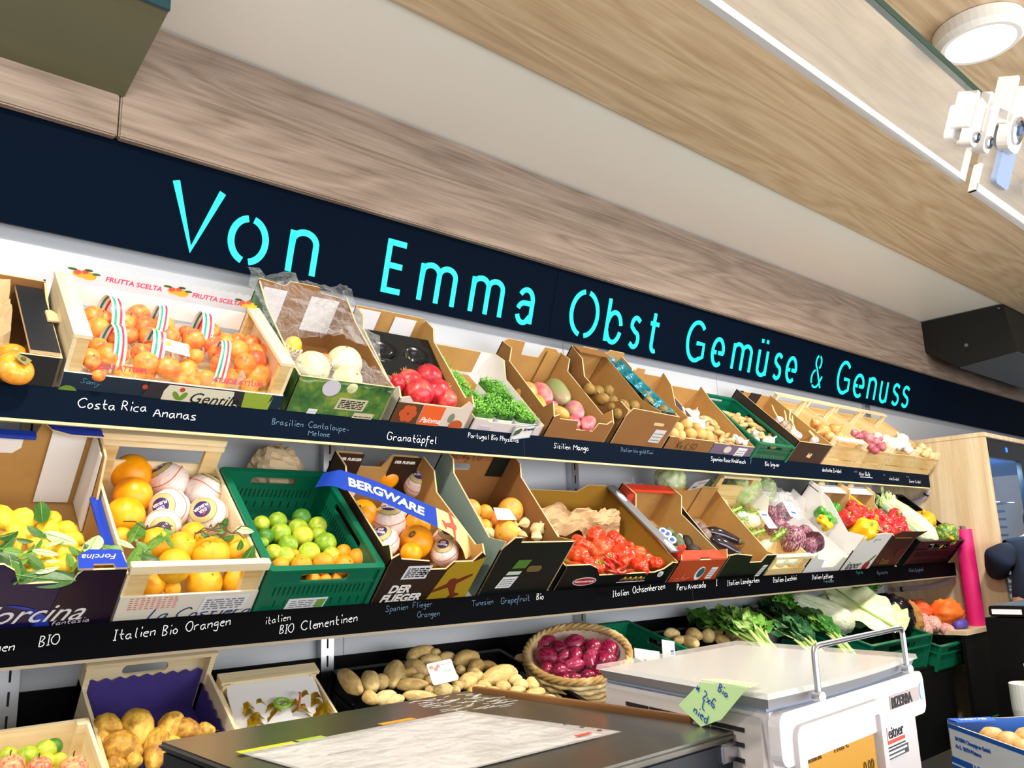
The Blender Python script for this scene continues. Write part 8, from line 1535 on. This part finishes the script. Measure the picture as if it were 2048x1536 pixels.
# hinge clamp, then two solid copies standing for its reflections in the glass
PN = Vector((0, 1, .38)).normalized(); PU = Vector((0, -.38, 1)).normalized()
for i, (x, w_, z0, h_, lab) in enumerate(((1.555, .066, 1.975, .110, 'white screwed hinge clamp at the upper glass edge, nearest the frame edge'), (1.452, .030, 1.945, .085, 'modelled reflection of the hinge clamp at the corner of the frosted glass pane'), (1.400, .026, 1.94, .075, 'small modelled reflection of the hinge clamp behind the corner of the frosted glass pane'))):
    o_ = gpt(x, z0); hc = thing('hinge_clamp_and_reflection', lab, 'hinge', o_)
    bm = slab(B(), rrect(-w_/2, 0, w_/2, h_, w_*.35, 5), o_-PN*.022, XA, PU, PN, .018); slab(bm, rrect(-w_/2-.004, h_*.35, -w_/2+.010, h_+.012, .004), o_-PN*.016, XA, PU, PN, .030); slab(bm, rrect(w_/2-.012, h_*.2, w_/2+.004, h_+.006, .004), o_-PN*.016, XA, PU, PN, .030); slab(bm, rrect(-w_/2, .01, w_/2, h_*.9, w_*.3, 5), o_+PN*.009, XA, PU, PN, .014)
    child('clamp_body', bm, HW, hc)
    sc_ = o_+PU*w_*.55; sw_ = child('screw', lathe(B(), [(0, 0), (w_*.36, 0), (w_*.36, .004), (w_*.26, .006), (w_*.24, .002), (0, .002)], 24, M=axM(sc_-PN*.022, -PN)), STEEL, hc)
    child('screw_socket', lathe(B(), [(0, 0), (w_*.13, 0), (w_*.13, .004), (0, .004)], 6, M=axM(sc_-PN*.025, -PN)), flat('socket_blue', '6F8FB4', .3, metal=.6), sw_)
    if i == 0: child('hinge_plate', slab(B(), rrect(-.005, -.055, .055, .012, .008), o_-PN*.010, XA, PU, PN, .010), flat('hinge_bluegrey', '8FA4C8', .35), hc)
# ------------------------------------------------------------------ far side of the counter: mushrooms, bag roll, till stand, person
cc = thing('side_counter', 'black low counter in the dark corner under the mushroom carton', 'counter', (2.5, .8, 0))
child('top', box(1.75, 3.06, .35, 1.06, .715, .735), flat('display_black', '060606', .6, spec=.15), cc); child('body', box(1.80, 3.04, .40, 1.03, 0, .714), flat('display_black', '060606', .6, spec=.15), cc)
mu = Vector((-.652, -.757, 0)); mv = Vector((.757, -.652, 0)); mo_ = Vector((2.304, .942, .737))
def mbx(a, b, z): return mo_+mu*a+mv*b+ZA*z
mc = thing('mushroom_carton', 'blue and white printed carton of brown mushrooms in the near corner', 'carton', Matrix.Translation(mo_))
MBL = flat('bayern_blue', '1F5FC0', .4); MWH = flat('bayern_white', 'DCE6F2', .45)
mms = [MWH, CARD, CARDD]
def mslab(name, outline, O, P, N, mats_, **k):
    o = obj(name, slab(B(), outline, O, P, ZA, N, .004, **MI), mats_); o.parent = mc; o.matrix_parent_inverse = mc.matrix_world.inverted(); return o
mslab('side_panel', rect(0, 0, .40, .122), mbx(0, 0, 0), mu, mv, mms); mslab('side_panel', rect(0, 0, .40, .122), mbx(0, .29, 0), mu, -mv, mms)
mslab('end_panel', rect(0, 0, .29, .13), mbx(0, 0, 0), mv, mu, [MBL, MBL, CARDD]); mslab('end_panel', rect(0, 0, .29, .11), mbx(.40, 0, 0), mv, -mu, mms)
o = obj('base', slab(B(), rect(0, 0, .40, .29), mbx(0, 0, .0), mu, mv, ZA, .004), CARD); o.parent = mc; o.matrix_parent_inverse = mc.matrix_world.inverted()
def mdec(name, outline, off, m): 
    o = obj(name, slab(B(), outline, mbx(0, 0, 0)-mv*off, mu, ZA, -mv, .0004), m); o.parent = mc; o.matrix_parent_inverse = mc.matrix_world.inverted()
mdec('blue_band', rect(0, .0, .40, .045), .0006, MBL); mdec('white_line', rect(0, .026, .40, .030), .0012, MWH); mdec('blue_rim', rect(0, .112, .40, .122), .0006, MBL)
o = obj('corner_flap', slab(B(), [(0, 0), (.11, 0), (.10, .045), (.0, .045)], mbx(.002, .0, .130), mv, mu, ZA, .003), MBL); o.parent = mc; o.matrix_parent_inverse = mc.matrix_world.inverted()
for s, sz, x, z, m in (('BAYERN Champignon GmbH', .0125, .03, .088, MBL), ('Au 5,  86554 Pöttmes', .0125, .028, .070, MBL), ('BAYERN', .040, .095, .022, MWH), ('CHAMPIGNON', .030, .09, -.012+.004, MWH)):
    bm = text_bm(s, sz, bold=.012); bm.transform(basis(mbx(x, 0, max(z, .002))-mv*.0018, mu, ZA)); o = obj('printed_lettering', bm, m); o.parent = mc; o.matrix_parent_inverse = mc.matrix_world.inverted()
bm = text_bm('BAYERN', .018, bold=.02); bm.transform(basis(mbx(.012, .085, .1338), -mv, -mu)); bmesh.ops.translate(bm, verts=bm.verts, vec=mu*.02); o = obj('printed_lettering', bm, MWH); o.parent = mc; o.matrix_parent_inverse = mc.matrix_world.inverted()
cap = mesh_of(lathe(B(), [(0, -.55), (.32, -.5), (.34, -.1), (.72, -.12), (1.0, .05), (.95, .4), (.6, .78), (0, .92)], 22, jit=.04), MUSH)
rng = random.Random(6); MI_ = [(.10+.065*i+.02*(j % 2), .055+.072*j) for j in range(3) for i in range(5) if not (i == 4 and j == 2)]
items = [[*mbx(a, b, .098+rng.uniform(-.006, .006)), .030] for a, b in MI_]
for k, it in enumerate(items):
    it_lab = 'brown mushroom in the blue carton, %s along the %s' % (ORD[k % 5+1], ('printed side', 'middle row', 'far side')[k//5]); put('mushroom', cap, sM(it[:3], it[3], look(Vector((rng.uniform(-.5, .3), rng.uniform(-.6, .2), 1)))), it_lab, 'mushroom', 'mushrooms in the blue carton')
br = thing('bag_roll', 'standing roll of white plastic produce bags with paper strips on top', 'bag roll', Matrix.Translation((3.0, .965, .736)))
lob('roll', lathe(B(), [(.014, 0), (.050, 0), (.056, .06), (.056, .135), (.014, .135)], 32, jit=.02), flat('bag_white', 'DCE0DE', .4, bump=.2, bscale=40), br); lob('core', lathe(B(), [(.018, .05), (.018, .137), (.012, .137), (.012, .05)], 18), CARDD, br)
for x, h_ in ((-.012, .07), (.008, .045)): lob('paper_strip', slab(B(), [(0, 0), (.018, 0), (.016, h_), (-.002, h_)], (x, .0, .125), Vector((.8, -.6, 0)), ZA, YA, .0008), LABEL, br)
for dx, dz, a in ((-.0, .115, .8), (.006, .108, -.6)): lob('printed_leaf', slab(B(), ellp(0, 0, .008, .004, 12), (-.041+dx*.6, -.040-dx*.6, dz), Vector((.7*math.cos(a), -.7*math.cos(a), math.sin(a))).normalized(), Vector((-.7*math.sin(a), .7*math.sin(a), math.cos(a))).normalized(), Vector((-.7, -.7, 0)), .0006), LEAFM, br)
ts = thing('till_stand', 'black till stand with glossy top at the frame edge in front of the fridge', 'till stand', (3.5, .9, 0))
child('body', box(3.10, 3.9, .5, 1.10, 0, 1.058), flat('display_black', '060606', .6, spec=.15), ts); child('top_unit', bevbox(3.10, 3.9, .5, 1.086, 1.062, 1.096, .004), BLACKP, ts)
child('glossy_top', box(3.11, 3.89, .51, 1.07, 1.0965, 1.100), flat('till_glass', '5A6470', .15, spec=.8), ts); child('white_label', box(3.098, 3.0995, .985, 1.075, 1.070, 1.086), LABEL, ts)
# person: one skinned body in dark navy work clothes, bending towards the fridge, seen from the side
def skinned(name, verts, edges, radii, mats_, root=0, sub=2, parent=None):
    me = bpy.data.meshes.new(name); me.from_pydata(verts, edges, []); o = bpy.data.objects.new(name, me); COL.objects.link(o)
    sk = o.modifiers.new('skin', 'SKIN'); sk.use_smooth_shade = True; 
    for i, r in enumerate(radii):
        d = me.skin_vertices[0].data[i]; d.radius = (r, r) if not isinstance(r, tuple) else r; d.use_root = i == root
    o.modifiers.new('sub', 'SUBSURF').levels = sub; o.modifiers['sub'].render_levels = sub
    dg = bpy.context.evaluated_depsgraph_get(); m2 = bpy.data.meshes.new_from_object(o.evaluated_get(dg)); bpy.data.objects.remove(o); m2.name = name
    m2.materials.clear()
    for m in (mats_ if isinstance(mats_, list) else [mats_]): m2.materials.append(m)
    o = bpy.data.objects.new(name, m2); COL.objects.link(o)
    if parent: o.parent = parent; o.matrix_parent_inverse = parent.matrix_world.inverted()
    return o
SKIN = flat('skin', 'B98A6C', .5); NVY = flat('cloth_navy', '0A1830', .9, bump=.3, bscale=14); DNM = flat('cloth_denim', '0C1E36', .9, bump=.4, bscale=10); HAIR = flat('hair_dark', '15100E', .6)
HIP = Vector((4.58, 1.35, .93))
pv = [HIP, HIP+Vector((.16, .03, .14)), HIP+Vector((.34, .06, .27)), HIP+Vector((.47, .08, .36)), HIP+Vector((.56, .10, .42)), HIP+Vector((.66, .12, .46)), HIP+Vector((.74, .14, .44)),
      HIP+Vector((-.02, .09, -.04)), HIP+Vector((-.14, .13, -.44)), HIP+Vector((-.10, .10, -.83)), HIP+Vector((-.22, .10, -.87)),
      HIP+Vector((.02, -.10, -.04)), HIP+Vector((-.02, -.10, -.46)), HIP+Vector((.10, -.10, -.83)), HIP+Vector((-.03, -.10, -.87)),
      HIP+Vector((.42, .24, .30)), HIP+Vector((.04, .19, .30)), HIP+Vector((.28, .28, .22)), HIP+Vector((.36, .31, .20)),
      HIP+Vector((.48, -.12, .30)), HIP+Vector((.52, -.16, .02)), HIP+Vector((.66, .02, -.02)), HIP+Vector((.74, .06, -.02))]
pe = [(0, 1), (1, 2), (2, 3), (3, 4), (4, 5), (5, 6), (0, 7), (7, 8), (8, 9), (9, 10), (0, 11), (11, 12), (12, 13), (13, 14), (3, 15), (15, 16), (16, 17), (17, 18), (3, 19), (19, 20), (20, 21), (21, 22)]
prd_ = [.135, .145, .155, .13, .055, .10, .085, .10, .075, .05, .045, .10, .075, .05, .045, .065, .052, .04, .035, .065, .05, .04, .035]
ps = thing('person', 'person in dark navy work clothes bending towards the open fridge with one elbow out', 'person', Matrix.Translation((4.58, 1.35, 0)))
skinned('body', pv, pe, prd_, SKIN, 0, 2, ps)
jv = pv[:4]+[pv[15], pv[16], pv[17], pv[19], pv[20], pv[21]]; je = [(0, 1), (1, 2), (2, 3), (3, 4), (4, 5), (5, 6), (3, 7), (7, 8), (8, 9)]
skinned('jacket', jv, je, [.155, .165, .175, .145, .085, .072, .055, .085, .07, .055], NVY, 0, 2, ps)
tv_ = [HIP+Vector((0, 0, .06)), HIP]+[pv[7], pv[8], pv[9], pv[11], pv[12], pv[13]]; te = [(0, 1), (1, 2), (2, 3), (3, 4), (1, 5), (5, 6), (6, 7)]
skinned('trousers', tv_, te, [.145, .155, .125, .10, .085, .125, .10, .085], DNM, 1, 2, ps)
for a, b in ((9, 10), (13, 14)): child('shoe', ball(B(), (pv[a]+pv[b])/2+Vector((0, 0, -.015)), (.13, .05, .045), 16, 10), BLACKP, ps, smooth=True)
child('hair', ball(B(), pv[5]+Vector((.01, .01, .03)), (.12, .105, .105), 22, 14, jit=.05), HAIR, ps, smooth=True)
def hand5(w_, d_, side):
    d_ = Vector(d_).normalized(); s_ = d_.cross(ZA).normalized(); hv = [w_, w_+d_*.05, w_+d_*.09]; he = [(0, 1), (1, 2)]; hr = [.026, .036, .03]
    for k in range(4):
        b = w_+d_*.088+s_*(.024-.016*k); i = len(hv); L_ = (.06, .072, .066, .052)[k]; hv += [b, b+d_*L_*.5+ZA*-.006, b+d_*L_*.9+ZA*-.024]; he += [(2, i), (i, i+1), (i+1, i+2)]; hr += [.0095, .009, .0075]
    i = len(hv); b = w_+d_*.035+s_*.036*side; hv += [b, b+d_*.035+s_*.022*side, b+d_*.06+s_*.022*side-ZA*.01]; he += [(1, i), (i, i+1), (i+1, i+2)]; hr += [.013, .011, .009]
    return skinned('hand', hv, he, hr, SKIN, 1, 1, ps)
hand5(pv[17]+Vector((.05, .02, -.01)), (.9, .3, -.2), 1); hand5(pv[21]+Vector((.05, .02, 0)), (.9, .4, .1), -1)
# face parts
hc_ = pv[6]; child('ear', ball(B(), pv[5]+Vector((.03, .105, -.01)), (.02, .012, .03), 12, 8), SKIN, ps, smooth=True); child('ear', ball(B(), pv[5]+Vector((.03, -.105, -.01)), (.02, .012, .03), 12, 8), SKIN, ps, smooth=True)
child('nose', ball(B(), hc_+Vector((.092, .012, -.01)), (.022, .016, .022), 12, 8), SKIN, ps, smooth=True)
for s in (-1, 1): child('eye', ball(B(), hc_+Vector((.072, .012+.034*s, .025)), (.014, .014, .010), 12, 8), WHITEP, ps, smooth=True)
child('mouth', ball(B(), hc_+Vector((.082, .012, -.045)), (.012, .026, .006), 12, 8), flat('lip', '9A5A50', .5), ps, smooth=True)
# small green crate low in the dark corner
plastic_crate('vegetable_crate', 'dark green crate low on the floor behind the side counter', Matrix.Translation((2.42, 1.10, .48)), .36, .40, .16, GREENP)
plastic_crate('vegetable_crate', 'dark green crate standing under the small crate of nets', Matrix.Translation((4.22, 1.20, .30)), .40, .40, .20, GREENP)
for o in list(bpy.data.objects):
    if o.type == 'MESH' and o.parent is None and 'label' not in o and 'kind' not in o: print('UNTAGGED', o.name)
